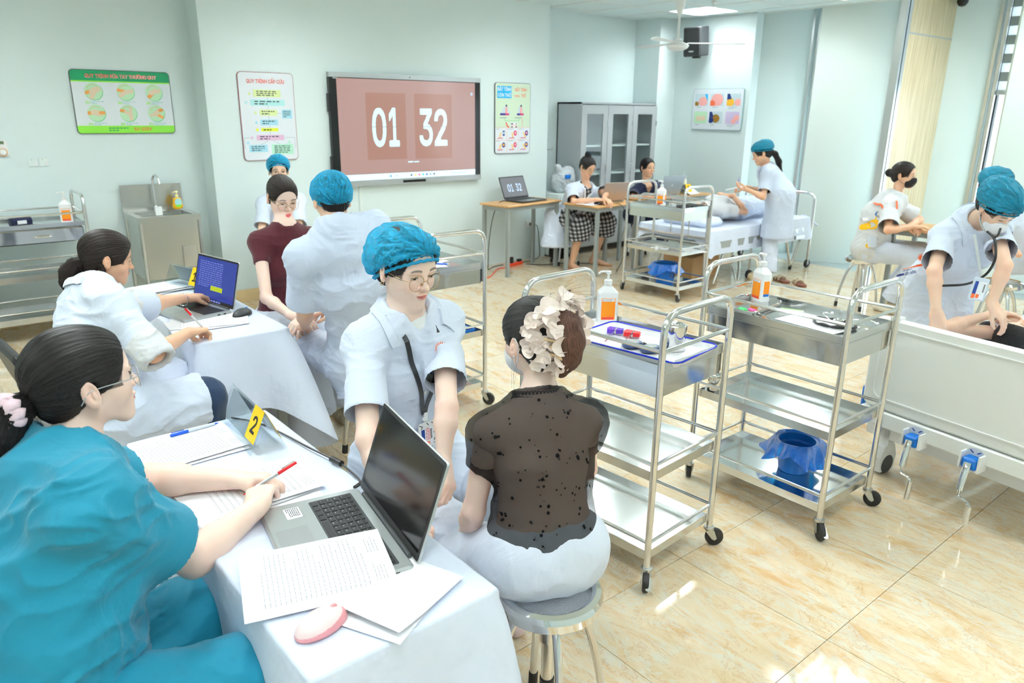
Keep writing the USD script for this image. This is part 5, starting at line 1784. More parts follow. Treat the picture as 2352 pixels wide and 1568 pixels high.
def lanyard(J, surf, parent, m, tip, w=.014, nfwd=.012, r=.070, name='lanyard', top=(.055, .062, -.035), off=.006, join=.003, h0=.020):
	"""two straps from behind the neck to the point tip on the chest"""
	n = J.nek + J.f * nfwd
	tip = V(tip)
	for s in (-1, 1):
		A = n + J.f * top[0] + J.side * s * top[1] + J.up * top[2]
		P = np.linspace(A, tip + J.side * s * join, 26)
		q, nn = surf.march(P, -J.f, off)
		for it in range(3):
			q[1:-1] = (q[:-2] + 2 * q[1:-1] + q[2:]) / 4
		c, cn = [], []
		for t in np.linspace(.06, 1.75, 9):
			d = -J.f * math.cos(t) + J.side * s * math.sin(t)
			c.append(n + d * r + J.up * (h0 - .018 * (t / 1.75)))
			cn.append(unit(d + J.up * .6))
		c = smooth_path(np.vstack([c, q[1:]]), 2)
		cn = np.vstack([cn, nn[1:]])
		cn = np.repeat(cn, 2, 0)[:len(c)]
		for it in range(4):
			cn[1:-1] = (cn[:-2] + cn[1:-1] * 2 + cn[2:]) / 4
		put(name, ribbon(c, cn, w, .0012), m, parent, smooth=40)
	return surf.march([tip], -J.f, off)

# ================================================================ smaller things
desk('short wooden topped desk below the first aid board, carrying the dark laptop', (5.27, 6.19, 0), 8, .88, .42, .75, group='wooden topped desks')
desk('wooden topped desk at which the woman in the checked dress types', (5.95, 5.63, 0), 4, .74, .50, .75, group='wooden topped desks')
desk('wooden topped desk of the masked girl at the right', (6.93, 2.30, 0), -92, 1.2, .5, .75, group='wooden topped desks')
desk('wooden topped desk by the far wall in front of the woman in navy', (7.12, 5.72, 0), 0, 1.25, .42, .75, group='wooden topped desks')

def laptop(label, o, rz, tilt=18, W=.358, D=.238, body='silver', keys=False, screen=None, art=None, sticker=False, lid='silver', rows=True):
	"""hinge centre at o; user sits towards local -y; tilt = degrees the lid leans back"""
	t = thing('laptop', label, 'laptop', o, rz)
	bs = put('base', mv(rbox(W, D, .016, .012), (0, -D / 2, .009)), M[body], t)
	kb = (W * .86, D * .40)
	put('keyboard_well', mv(rbox(kb[0] + .01, kb[1] + .008, .001, .004), (0, -.03 - kb[1] / 2, .0172)), M['dgrey'] if keys else M['black'], t)
	kr, kc = 6, 15
	if keys:
		for r in range(kr):
			n = kc if r < 5 else 9
			x = -kb[0] / 2
			for c in range(n):
				w_ = kb[0] / kc
				if r == 5:
					w_ = kb[0] * (.43 if c == 4 else .57 / 8)
				h_ = kb[1] / kr * (.62 if r == 0 else 1)
				y = -.032 - kb[1] * (0 if r == 0 else (r - .38) / (kr - .38)) - h_ * .5
				k = bx(x + w_ / 2, y, .0186, w_ * .86, h_ * .84, .002)
				put('key', k, M['key'], t, smooth=False)
				x += w_
		put('key_print', [mv(dashes(.004, .005, 1, 1, R), (-kb[0] / 2 + (c + .35) * kb[0] / kc, -.032 - kb[1] * (r - .3) / (kr - .38) - .006, .0198)) for r in range(1, 5) for c in range(kc)], M['paper'], t, smooth=False)
	else:
		kk = [bx(-kb[0] / 2 + (c + .5) * kb[0] / kc, -.034 - (r + .5) * kb[1] / kr, .0182, kb[0] / kc * .84, kb[1] / kr * .8, .0012) for r in range(kr) for c in range(kc)]
		g = put('keys', kk, M['key'], t, smooth=False, kind='stuff')
	put('touchpad', mv(rbox(W * .30, D * .30, .0008, .004), (-W * .04, -D * .80, .0172)), M['pad'], t)
	if sticker:
		put('sticker', mv(rbox(.05, .036, .0006, .001), (-W * .36, -D * .72, .0173)), M['paper'], t)
		put('sticker_print', mv(mv(dashes(.044, .03, 7, 7, R), (0, 0, 0)), (-W * .36 - .022, -D * .72 + .015, .0177)), M['ink2'], t, smooth=False)
	a = math.radians(tilt)
	up, out = V(0, math.sin(a), math.cos(a)), V(0, -math.cos(a), math.sin(a))
	Lf = lambda m: frame(m, V(0, .004, .018), (1, 0, 0), up, out)
	H = D * .94
	ld = put('lid', Lf(mv(rbox(W, H, .006, .009), (0, H / 2, -.004))), M[lid], t)
	put('bezel', Lf(mv(rbox(W - .004, H - .004, .001, .008), (0, H / 2, -.0008))), M['black'], ld)
	s = put('screen', Lf(mv(rbox(W - .022, H - .030, .0006, .002), (0, H / 2 + .004, .0)), ), screen or M['blackg'], ld)
	put('hinge', tube([(-W * .40, .003, .016), (W * .40, .003, .016)], .006, 10), M['dgrey'], t)
	put('port', [b2(s * W / 2 - .0008, s * W / 2 + .0008, y - .006, y + .006, .006, .012) for s in (-1, 1) for y in (-.04, -.07)], M['black'], t, smooth=False, kind='stuff')
	return t, Lf, H, s
M['key'] = mat('key_black', (.020, .021, .023), .5)
M['pad'] = mat('touchpad_grey', lin(168, 172, 174), .3, .4)
M['dark_body'] = mat('dark_laptop', (.035, .038, .042), .4)

t, Lf, H, s = laptop('open silver laptop with dark screen on the nearest white tablecloth', (.745, 1.350, .753), -100.5, 19, .385, .243, keys=True, sticker=True)
put('webcam', Lf(mv(ext(Point(0, 0).buffer(.0025), .0006), (0, H - .008, .0))), M['dgrey'], t)

scr2 = emis('laptop_blue', (38, 52, 124), .8)
t, Lf, H, s = laptop('open silver laptop with blue screen on the second tablecloth', (1.115, 3.625, .753), -79, 14, .372, .240, screen=scr2)
li = emis('laptop_blue_text', (110, 120, 190), .8)
hl = emis('laptop_green_bar', (150, 165, 20), .8)
put('highlight', Lf(mv(ext(rr(.105, .022, .001), .0004), (.02, .072, .0006))), hl, s, smooth=False)
put('page_print', Lf(mv(dashes(.26, .13, 16, 13, R, .8, .0007, .3), (-.15, .20, 0))), li, s, smooth=False)
put('task_bar', Lf(mv(dashes(.22, .008, 14, 1, R, .9, .0007, .9), (-.10, .016, 0))), li, s, smooth=False)
scr3 = emis('laptop_grey', (120, 124, 128), .6)
t, Lf, H, s = laptop('dark open laptop repeating the countdown, on the desk below the first aid board', (5.31, 6.31, .753), 8, 22, .40, .26, body='dark_body', lid='dark_body', screen=scr3)
for ch, x0_, x1_ in (('0', -.105, -.06), ('1', -.05, -.018), ('3', .03, .07), ('2', .08, .12)):
	tm = text(ch, 1, .0005, True)
	b_ = tm.bounds
	tm.apply_translation((-b_[0][0], -b_[0][1], 0))
	tm.apply_scale(((x1_ - x0_) / (b_[1][0] - b_[0][0]), .085 / (b_[1][1] - b_[0][1]), 1))
	put('digits', Lf(mv(tm, (x0_, .075, .0006))), emis('laptop_digit', (176, 200, 226), .8) if ch == '0' else UsdShade.Material.Get(stage, '/World/Looks/laptop_digit'), s, smooth=False)
M['lid_rose'] = mat('rose_grey_lid', lin(190, 172, 158), .35, .5)
t, Lf, H, s = laptop('pinkish grey laptop seen from behind, before the woman in the checked dress', (6.02, 5.56, .753), 170, 24, .33, .23, lid='lid_rose')
put('lid_emblem', Lf(mv(ext(affinity.scale(Point(0, 0).buffer(.016), .85, 1), .0008), (0, H / 2, -.0085))), M['silver'], t)
t, Lf, H, s = laptop('grey laptop seen from behind, before the woman in navy', (7.02, 5.60, .753), 176, 20, .36, .25, lid='silver')
put('lid_emblem', Lf(mv(ext(Point(0, 0).buffer(.012), .0008), (0, H / 2, -.0085))), M['whitep'], t)

# ---------------------------------------------------------------- paper
def sheet(label, c, rz, zf=None, W=.297, L=.210, form=True, name='paper_sheet', cat='paper', seed=0, header=True, lines=22, table=True, group=None, blank=False):
	"""A4 sheet (long side = local x); zf(x, y) = height above its place; print runs along local y at the +x end"""
	n, k = 14, 10
	X, Y = np.meshgrid(np.linspace(-W / 2, W / 2, n), np.linspace(-L / 2, L / 2, k), indexing='ij')
	zf = zf or (lambda x, y: 0 * x)
	r = random.Random(seed)
	a = math.radians(rz)
	ca, sa = math.cos(a), math.sin(a)
	def T(v):
		v = np.asarray(v, float)
		z = zf(v[:, 0], v[:, 1]) + v[:, 2]
		return np.c_[c[0] + ca * v[:, 0] - sa * v[:, 1], c[1] + sa * v[:, 0] + ca * v[:, 1], c[2] + z]
	top = np.c_[X.ravel(), Y.ravel(), np.full(X.size, .0004)]
	bot = np.c_[X.ravel(), Y.ravel(), np.zeros(X.size)]
	i = np.arange(n * k).reshape(n, k)
	A, B, C_, D = i[:-1, :-1].ravel(), i[1:, :-1].ravel(), i[1:, 1:].ravel(), i[:-1, 1:].ravel()
	f = np.vstack([np.c_[A, B, C_], np.c_[A, C_, D], np.c_[A, C_, B] + n * k, np.c_[A, D, C_] + n * k])
	t = thing(name, label, cat, group=group)
	put('page', trimesh.Trimesh(T(np.vstack([top, bot])), f, process=False), M['paper'], t, smooth=False)
	if blank:
		return t
	pr = []
	def strip(x0, x1, y0, y1, h=.0008):
		pr.append(np.array([[x0, y0, h], [x1, y0, h], [x1, y1, h], [x0, y1, h]]))
	# text lines run along y; first line near +x
	if header:
		for q in range(4):
			x = W / 2 - .018 - q * .007
			for s0 in (-.078, .018):
				y = s0
				e = s0 + r.uniform(.04, .062)
				while y < e:
					l = r.uniform(.004, .012)
					strip(x, x + .0011, y, min(y + l, e))
					y += l + .0022
	x = W / 2 - .055
	stp = (W - .085) / lines
	for q in range(lines):
		y = -L / 2 + .020
		e = L / 2 - r.choice((.02, .02, .05, .08))
		while y < e:
			l = r.uniform(.004, .013)
			strip(x, x + .0011, y, min(y + l, e), .0009)
			y += l + .0024
		if table and q % 1 == 0:
			strip(x - .0032, x - .0027, -L / 2 + .014, L / 2 - .014)
		x -= stp
	if table:
		for y in (-L / 2 + .014, -L / 2 + .026, L / 2 - .060, L / 2 - .038, L / 2 - .014):
			xs = np.linspace(-W / 2 + .022, W / 2 - .05, 8)
			for xa, xb in zip(xs, xs[1:]):
				strip(xa, xb, y, y + .0005)
	v = np.vstack(pr)
	m = len(pr)
	f = np.vstack([[4 * j, 4 * j + 1, 4 * j + 2] for j in range(m)] + [[4 * j, 4 * j + 2, 4 * j + 3] for j in range(m)])
	put('print', trimesh.Trimesh(T(v), f, process=False), M['ink'], t, smooth=False, kind='stuff')
	return t

TZ = .7545
sheet('printed form lying across the front corner of the silver laptop', (.5405, 1.269, TZ + .003), -17.5, lambda x, y: .0185 / (1 + np.exp(-(y + .085 + .25 * np.minimum(x, 0) * 0) / .010)) + .001 * np.sin(x * 14), seed=1)
sheet('upper of the two sheets by the table corner beside the pink mouse', (.645, 1.112, TZ + .004), 20, lambda x, y: .004 + .006 * np.clip(-x / .1, 0, 1) ** 2 + 0 * y, .21, .16, seed=2, lines=12, header=False, table=False, blank=True)
sheet('lower of the two sheets by the table corner, its text showing at the left', (.622, 1.108, TZ + .0015), 27, None, .21, .165, seed=3, lines=14, header=False, table=False)
sheet('top printed sheet under the crossed hands on the nearest table', (.582, 1.718, TZ + .006), -3, lambda x, y: .002 + .003 * np.sin(x * 9), seed=4, lines=14)
sheet('blank sheet beneath the printed sheet under the crossed hands', (.560, 1.708, TZ + .003), 2, lambda x, y: .001 + 0 * x, seed=5, blank=True)
sheet('lowest sheet of the pile under the crossed hands', (.572, 1.695, TZ + .0005), -8, None, seed=6, blank=True)
sheet('printed form at the far corner of the nearest table with a blue pen on it', (.520, 2.070, TZ + .004), 4, lambda x, y: .002 + 0 * x, seed=7)
sheet('blank sheet beneath the form with the blue pen', (.516, 2.060, TZ + .001), 1, None, seed=8, blank=True)
sheet('printed sheet under the right hand of the woman in the white coat', (1.02, 3.37, TZ + .003), -17, None, .33, .21, seed=9, lines=18, table=False)
sheet('sheet sticking out below the one under the pen of the woman in the white coat', (.985, 3.345, TZ + .0005), -6, None, seed=10, blank=True)
for k, (x, y, a, lb) in enumerate(((1.04, 4.17, 12, 'uppermost sheet of the pile at the far end of the second table'), (1.03, 4.16, 4, 'middle sheet of the pile at the far end of the second table'), (1.05, 4.165, 20, 'lowest sheet of the pile at the far end of the second table'))):
	sheet(lb, (x, y, TZ + .012 - .005 * k), a, None, .30, .21, seed=11 + k, lines=16, blank=k > 0, table=False)

# ---------------------------------------------------------------- pens and mice
def pen(label, a, b, body, tip, clip=None, r=.0042, cap=.36, group=None, mid=None):
	a, b = V(a), V(b)
	d = unit(b - a)
	t = thing('pen', label, 'pen', group=group)
	L = np.linalg.norm(b - a)
	put('barrel', tube([a + d * .012, a + d * L * (1 - cap)], r, 10), mid or body, t)
	put('grip', tube([a + d * (L * (1 - cap)), b], [r * 1.08, r * .9], 10), body, t)
	put('nib', tube([a, a + d * .013], [.0008, r * .8], 8), tip, t)
	q = unit(np.cross(d, (0, 0, 1)))
	w = np.cross(q, d)
	put('clip', tube([b - d * .005 + w * r, b - d * .004 + w * (r + .003), b - d * .04 + w * (r + .0025)], .0012, 6), clip or tip, t)
	return t
M['blue_pen'] = mat('blue_pen', lin(20, 90, 220), .3)
M['clearp'] = mat('clear_plastic', lin(214, 224, 236), .15)
pen('blue and clear ballpoint pen lying on the form at the table corner', (.648, 2.170, .7655), (.506, 2.160, .7655), M['blue_pen'], M['blue_pen'], r=.0046, mid=M['clearp'])
pen('red ballpoint pen held by the woman in teal', (.528, 1.640, .790), (.672, 1.655, .826), M['red'], M['red'], clip=M['chrome'], mid=M['silver'])

def mouse(label, loc, rz, top, side, wheel):
	t = thing('computer_mouse', label, 'mouse', loc, rz)
	S = SDF()
	S.ell((0, 0, .004), (.033, .056, .030), k=.01)
	S.half((0, 0, 0), (0, 0, -1))
	m = S.mesh(.0024)
	c = m.triangles_center
	tp = c[:, 2] > .016 + .006 * (c[:, 1] / .05)
	put('top_shell', m.submesh([np.where(tp)[0]], append=True, repair=False), top, t, smooth=True)
	put('side_shell', m.submesh([np.where(~tp)[0]], append=True, repair=False), side, t, smooth=True)
	put('wheel', mv(mv(lathe([(0, -.003), (.007, -.003), (.0085, 0), (.007, .003), (0, .003)], 18), (0, 0, 0), ry=90), (0, .030, .026)), wheel, t)
M['pinkt'] = mat('pale_pink', lin(238, 214, 214), .35)
M['pinks'] = mat('rose_pink', lin(222, 150, 156), .4)
mouse('pink computer mouse on the white cloth at the near edge', (.478, 1.122, TZ), -78, M['pinkt'], M['pinks'], M['pinks'])
mouse('black computer mouse at the right edge of the second table', (1.175, 3.385, TZ), -60, M['dgrey'], M['black'], M['blue'])
mouse('black computer mouse beside the pinkish grey laptop', (5.74, 5.50, TZ), 170, M['dgrey'], M['black'], M['grey'])

# laptop cable on the near table with its ferrite lump
c = smooth_path([(.800, 1.560, .762), (.812, 1.60, .760), (.812, 1.70, .764), (.800, 1.775, .764), (.788, 1.86, .762), (.772, 1.99, .760), (.745, 2.12, .758), (.70, 2.205, .757)], 8)
t = thing('power_cable', 'black laptop cable with a lump running along the table edge', 'cable')
put('cord', tube(c, .0028, 8), M['black'], t)
put('ferrite', tube([(.8125, 1.690, .765), (.805, 1.735, .765)], .0085, 12), M['black'], t)
put('plug', tube([(.778, 1.553, .763), (.805, 1.565, .763)], .0048, 10), M['black'], t)

# number cards in clear tent holders
def tent(label, o, rz, num, L=.20, H=.125, hw=.075, sc_=1.0, card=True):
	t = thing('number_stand', label, 'table sign', o, rz)
	a = math.atan2(H, hw)
	for s in (-1, 1):
		sl = math.hypot(hw, H)
		m = bx(0, 0, 0, L, sl, .0022)
		put('clear_panel', mv(mv(m, (0, 0, 0), rx=s * -math.degrees(a)), (0, s * hw / 2, H / 2)), M['acrylic'], t, smooth=False)
	cw = .062
	for s in (-1, 1):
		m = mv(mv(bx(0, 0, 0, cw, .085, .0012), (0, 0, 0), rx=s * -math.degrees(a)), (L / 2 - cw / 2 - .002, s * (hw * .33), H - .042 * math.sin(a) + .003))
		put('card', m, M['yellow'], t, smooth=False)
	if num:
		x, n = V(-1, 0, 0), None
		d = text(num, .042, .0008, True, center=True)
		d.apply_translation((0, -.021, 0))
		y = V(0, -math.cos(a), math.sin(a)) * 1.0
		# on the +y side, read from +y: right is -x
		put('numeral', frame(d, V(L / 2 - cw / 2 - .002, hw * .33 + .0025, H - .042 * math.sin(a) + .0055), (-1, 0, 0), unit((0, -math.cos(a), math.sin(a))), unit((0, math.sin(a), math.cos(a)))), M['black'], t, smooth=False)
	return t
def card_stand(label, o, rz, num):
	"""folded clear stand: front leaf faces local -y"""
	t = thing('number_stand', label, 'table sign', o, rz)
	L, H, hw = .30, .115, .052
	a = math.atan2(H, hw)
	sl = math.hypot(hw, H)
	for s in (-1, 1):
		put('clear_panel', frame(bx(0, sl / 2, 0, L, sl, .002), (0, s * hw, 0), (1, 0, 0), unit((0, -s * hw, H)), unit((0, s * H, hw))), M['acrylic'], t, smooth=False)
		put('card', frame(bx(L / 2 - .045, sl - .047, .0016, .075, .096, .0009), (0, s * hw, 0), (1, 0, 0), unit((0, -s * hw, H)), unit((0, s * H, hw))), M['yellow'], t, smooth=False)
		put('insert', frame(bx(-.03, sl - .055, -.0018, .20, .09, .0005), (0, s * hw, 0), (1, 0, 0), unit((0, -s * hw, H)), unit((0, s * H, hw))), M['clearp'] if s > 0 else M['acrylic'], t, smooth=False)
	d = text(num, .048, .0006, True, center=True)
	put('numeral', frame(mv(d, (L / 2 - .045, sl - .072, .0022)), (0, -hw, 0), (1, 0, 0), unit((0, hw, H)), unit((0, -H, hw))), M['black'], t, smooth=False)
	return t
card_stand('clear tent stand with yellow card reading 2 on the nearest table', (.705, 2.052, TZ), -93, '2')
card_stand('clear tent stand with yellow card half hidden behind the blue laptop', (1.16, 4.13, TZ), -75, '1')
card_stand('small stand with yellow card reading 4 on the desk of the masked girl', (6.98, 2.36, TZ), -60, '4')
card_stand('small stand with yellow card on the far desk by the woman in navy', (7.28, 5.64, TZ), -20, '3')

# ---------------------------------------------------------------- pump bottles
M['hdpe'] = mat('bottle_white', lin(240, 242, 244), .35)
def bottle(label, loc, rz, h=.150):
	t = thing('pump_bottle', label, 'bottle', loc, rz, 'white pump bottles with orange labels')
	S = SDF()
	p0 = np.array(rr(.084, .052, .012).exterior.coords)[:-1]
	rings = [(.96, .0), (1, .004), (1, h - .035), (.97, h - .028), (.45, h), (.40, h + .004)]
	n = len(p0)
	v = np.vstack([np.c_[p0[:, 0] * (s if i < 4 else s * .62), p0[:, 1] * s, np.full(n, z)] for i, (s, z) in enumerate(rings)] + [[[0, 0, 0]], [[0, 0, h + .004]]])
	f = []
	for i in range(len(rings) - 1):
		for j in range(n):
			a, b = i * n + j, i * n + (j + 1) % n
			f += [(a, b, b + n), (a, b + n, a + n)]
	L_ = len(rings) * n
	for j in range(n):
		f += [(L_, (j + 1) % n, j), (L_ + 1, L_ - n + j, L_ - n + (j + 1) % n)]
	put('bottle_body', trimesh.Trimesh(v, f, process=False), M['hdpe'], t, smooth=35)
	put('collar', lathe([(.012, h), (.017, h + .002), (.017, h + .020), (.012, h + .023), (0, h + .023)], 20), M['whitep'], t)
	put('pump_head', [lathe([(0, h + .02), (.005, h + .02), (.005, h + .046), (.011, h + .047), (.011, h + .058), (0, h + .060)], 16), tube(smooth_path([(0, 0, h + .053), (-.022, 0, h + .056), (-.036, 0, h + .052), (-.040, 0, h + .045)], 4), .0045, 8)], M['whitep'], t)
	FL = lambda m, x, z, o=0: mv(m, (x, -.0258 - o, z), rx=90)
	lb = put('label_front', FL(ext(rr(.058, .092, .003), .0006), 0, .060), M['orange'], t, smooth=False)
	put('label_header', FL(ext(rr(.052, .012, .002), .0004), 0, .098, .0006), M['paper'], lb, smooth=False)
	put('label_print', FL(dashes(.048, .010, 8, 2, R), -.024, .103, .0010), M['ink'], lb, smooth=False)
	put('label_print', FL(dashes(.050, .060, 9, 9, R, .9, .0004, .22), -.025, .088, .0006), M['yellow'], lb, smooth=False)
	put('label_footer', FL(ext(rr(.050, .010, .002), .0004), 0, .020, .0006), M['redp'], lb, smooth=False)
	SL = lambda m, z, o=0: mv(mv(m, (0, 0, 0), rx=90), (.0418 + o, 0, z), rz=90)
	put('label_side', SL(ext(rr(.030, .070, .003), .0005), .065), M['orange'], t, smooth=False)
	put('label_side_bar', SL(ext(rr(.030, .012, .002), .0005), .034, .0005), M['blue'], t, smooth=False)
	return t
def seat_on(c, p, dz):
	return (p[0], p[1], dz)
bottle('white pump bottle with orange label on the trolley behind the woman in black lace', (2.238, 2.065, .8378), -36, .158)
bottle('white pump bottle seen from its narrow side on the trolley beside the hospital bed', (3.085, 1.875, .8378), -112, .165)
bottle('white pump bottle on the aged trolley in front of the far bed', (5.665, 4.60, .8378), -75, .170)
bottle('white pump bottle at the right end of the wide drawer trolley', (1.00, 6.44, .848), -12, .165)

t = thing('soap_bottle', 'yellow soap bottle with blue and green label on the sink edge', 'bottle', (1.885, 6.74, .845))
S = SDF()
S.econe((0, 0, .03), (0, 0, .085), (.044, .026), (.034, .022), (1, 0, 0), k=.01)
S.half((0, 0, .002), (0, 0, -1))
put('bottle_body', S.mesh(.004), flat('soap_yellow', (250, 190, 20), .25), t, smooth=True)
put('label', mv(mv(ext(affinity.scale(Point(0, 0).buffer(.028), 1, 1.25), .001), (0, 0, 0), rx=90), (0, -.0275, .065)), C['cyan'], t, smooth=False)
put('label_base', mv(mv(ext(rr(.045, .018, .006), .001), (0, 0, 0), rx=90), (0, -.0285, .038)), C['lime'], t, smooth=False)
put('pump_head', [lathe([(.009, .105), (.012, .108), (.012, .128), (.004, .13), (.004, .145), (.012, .147), (.010, .158), (0, .16)], 16), tube([(0, 0, .152), (-.03, 0, .150)], .004, 8)], flat('pump_cream', (244, 232, 170), .35), t)

# ---------------------------------------------------------------- on the near trolley
def enamel_tray(label, loc, rz, L=.35, W=.25, H=.022):
	t = thing('enamel_tray', label, 'tray', loc, rz)
	r0, r1 = rr(L, W, .035), rr(L - .03, W - .03, .028)
	c0, c1 = np.array(r0.exterior.coords)[:-1], np.array(r1.exterior.coords)[:-1]
	n = len(c0)
	v = np.vstack([np.c_[c1, np.zeros(n)], np.c_[c0, np.full(n, H)], np.c_[c0 * 1.0 + unit2(c0) * .004, np.full(n, H)], np.c_[c1 + unit2(c1) * .003, np.full(n, -.0015)], [[0, 0, 0.0]], [[0, 0, -.0015]]])
	f = []
	for i in range(3):
		for j in range(n):
			a, b = i * n + j, i * n + (j + 1) % n
			f += [(a, b + n, b), (a, a + n, b + n)]
	for j in range(n):
		f += [(4 * n, j, (j + 1) % n), (4 * n + 1, 3 * n + (j + 1) % n, 3 * n + j)]
	put('pan', trimesh.Trimesh(v, f, process=False), M['enamel'], t, smooth=40)
	p = np.c_[c0 + unit2(c0) * .003, np.full(n, H + .0005)]
	put('rim', tube(p, .0036, 8, closed=True), M['cobalt'], t)
	return t
def unit2(c):
	return c / np.linalg.norm(c, axis=1, keepdims=True)
M['enamel'] = mat('white_enamel', lin(240, 242, 246), .12)
M['cobalt'] = mat('cobalt_rim', lin(10, 40, 190), .2)
enamel_tray('white enamel tray with cobalt blue rim on the nearest trolley', (2.085, 1.735, .8400), 98, .47, .30)
def hammer(label, a, b, col):
	"""reflex hammer: handle from a to head b"""
	t = thing('reflex_hammer', label, 'reflex hammer')
	a, b = V(a), V(b)
	d = unit(b - a)
	q = unit(np.cross((0, 0, 1), d))
	put('handle', tube([a, a + (b - a) * .6, b], [.0022, .0036, .0030], 8), M['chrome'], t)
	tri = Polygon([(-.028, -.009), (.026, -.019), (.030, 0), (.026, .019), (-.028, .009)]).buffer(.003)
	put('head', frame(mv(ext(tri, .016), (0, 0, -.008)), b, unit(q + d * .0), d, (0, 0, 1)), col, t, smooth=30)
	put('clamp', frame(bx(-.004, 0, 0, .005, .034, .018), b, q, d, (0, 0, 1)), M['chrome'], t, smooth=False)
hammer('reflex hammer with purple head on the enamel tray', (1.985, 1.835, .852), (2.120, 1.905, .856), M['purple'])
hammer('reflex hammer with red head on the enamel tray', (2.015, 1.775, .852), (2.140, 1.835, .856), M['red'])
M['navy_p'] = mat('navy_plastic', lin(34, 62, 108), .35)
for k, (x, y, lb) in enumerate(((2.040, 1.745, 'left of the two navy blue round gauges on the enamel tray'), (2.050, 1.668, 'right of the two navy blue round gauges on the enamel tray'))):
	t = thing('round_gauge', lb, 'gauge', (x, y, .8425), -20, 'navy gauges')
	put('housing', lathe([(0, 0), (.032, 0), (.040, .006), (.041, .014), (.036, .021), (.026, .022)], 32, sx=1, sy=.78), M['navy_p'], t)
	put('dial', lathe([(0, .0225), (.026, .0225), (.027, .0205)], 28, sx=1, sy=.78), M['greym'], t)
	put('button', lathe([(0, .019), (.006, .018), (.007, .012)], 12, (.038, 0, 0)), M['whitep'], t)
t = thing('cord', 'short black beaded cord between the navy gauges', 'cord')
put('beads', [trimesh.creation.icosphere(1, .006).apply_translation((2.085 + .006 * math.sin(k * 1.3), 1.745 - .011 * k, .850)) for k in range(8)], M['black'], t, kind='stuff')
def canister(label, loc, r=.043, h=.088):
	t = thing('steel_canister', label, 'canister', loc)
	put('body', lathe([(0, 0), (r, 0), (r, h), (r - .002, h), (r - .002, .003)], 36), M['chrome'], t)
	put('lid', lathe([(r + .002, h - .012), (r + .002, h + .004), (r - .004, h + .008), (r * .6, h + .010), (r * .55, h + .004), (0, h + .004)], 36), M['chrome'], t)
	put('lid_knob', [bx(0, 0, h + .009, r * 1.0, .007, .010, 30)], M['chrome'], t, smooth=False)
canister('steel dressing canister with lid on the enamel tray', (2.150, 1.640, .8425))
sheet('white folded paper under the pump bottle on the nearest trolley', (2.17, 2.03, .8385), 80, None, .21, .15, seed=30, blank=True)

# on the trolley beside the bed
t = thing('steel_tray', 'shallow steel tray at the far left end of the trolley beside the bed', 'tray', (2.945, 1.845, .8385), 96)
o_ = rr(.20, .30, .03)
put('pan', ext(o_, .002), M['steel_tray'], t)
put('rim', tube(np.c_[np.array(o_.exterior.coords)[:-1], np.full(len(o_.exterior.coords) - 1, .014)], .004, 8, closed=True), M['chrome'], t)
put('wall', ext(o_.difference(o_.buffer(-.003)), .014), M['chrome'], t)
M['greenp'] = mat('green_plastic', lin(30, 190, 90), .35)
M['magp'] = mat('magenta_plastic', lin(230, 60, 150), .35)
for k, (x, y, col, lb) in enumerate(((2.835, 1.79, M['greenp'], 'green tipped steel instrument on the trolley beside the bed'), (2.855, 1.755, M['magp'], 'magenta tipped steel instrument on the trolley beside the bed'))):
	t = thing('instrument', lb, 'instrument')
	put('shaft', tube([(x - .04, y - .10, .843), (x, y - .01, .847)], .003, 8), M['chrome'], t)
	put('tip', mv(rbox(.045, .022, .012, .009), (x, y + .01, .850), rz=70), col, t)
t = thing('ampoule_box', 'small white and green pack lying on the trolley beside the bed', 'box', (3.00, 1.66, .8385), 110)
put('carton', mv(rbox(.10, .022, .014, .003), (0, 0, .007)), M['whitep'], t)
put('band', mv(rbox(.09, .008, .001, .002), (0, 0, .0145)), C['lime'], t)
sheet('white paper under the stethoscope on the trolley beside the bed', (2.93, 1.50, .8385), 85, None, .28, .20, seed=31, blank=True)
def stethoscope(label, loc, rz):
	t = thing('stethoscope', label, 'stethoscope', loc, rz)
	c = [(math.cos(a) * .085 * (1 + .08 * math.sin(3 * a)), math.sin(a) * .060, .008 + .006 * (i % 9 > 5)) for i, a in enumerate(np.linspace(.3, 12.2, 60))]
	put('tubing', tube(smooth_path(c[::2], 5), .0048, 10), M['black'], t)
	put('binaural', [tube(smooth_path([(-.03, .03, .012), (-.07, .075, .016), (-.10, .12, .014), (-.075, .15, .012)], 6), .0028, 8), tube(smooth_path([(.0, .03, .014), (.04, .08, .020), (.10, .13, .016), (.13, .12, .012)], 6), .0028, 8)], M['chrome'], t)
	put('chest_piece', lathe([(0, .030), (.012, .030), (.014, .024), (.022, .020), (.022, .014), (.010, .011), (.010, .004), (.020, .0), (0, 0)], 28, (.02, -.005, .010)), M['chrome'], t)
	put('ear_tip', [trimesh.creation.icosphere(2, .007).apply_translation(p) for p in ((-.072, .152, .012), (.133, .119, .012))], M['whitep'], t)
stethoscope('coiled black stethoscope on the trolley beside the bed', (2.945, 1.435, .839), -85)
canister('steel canister standing on the middle shelf of the trolley beside the bed', (2.785, 1.865, .442), .04, .085)

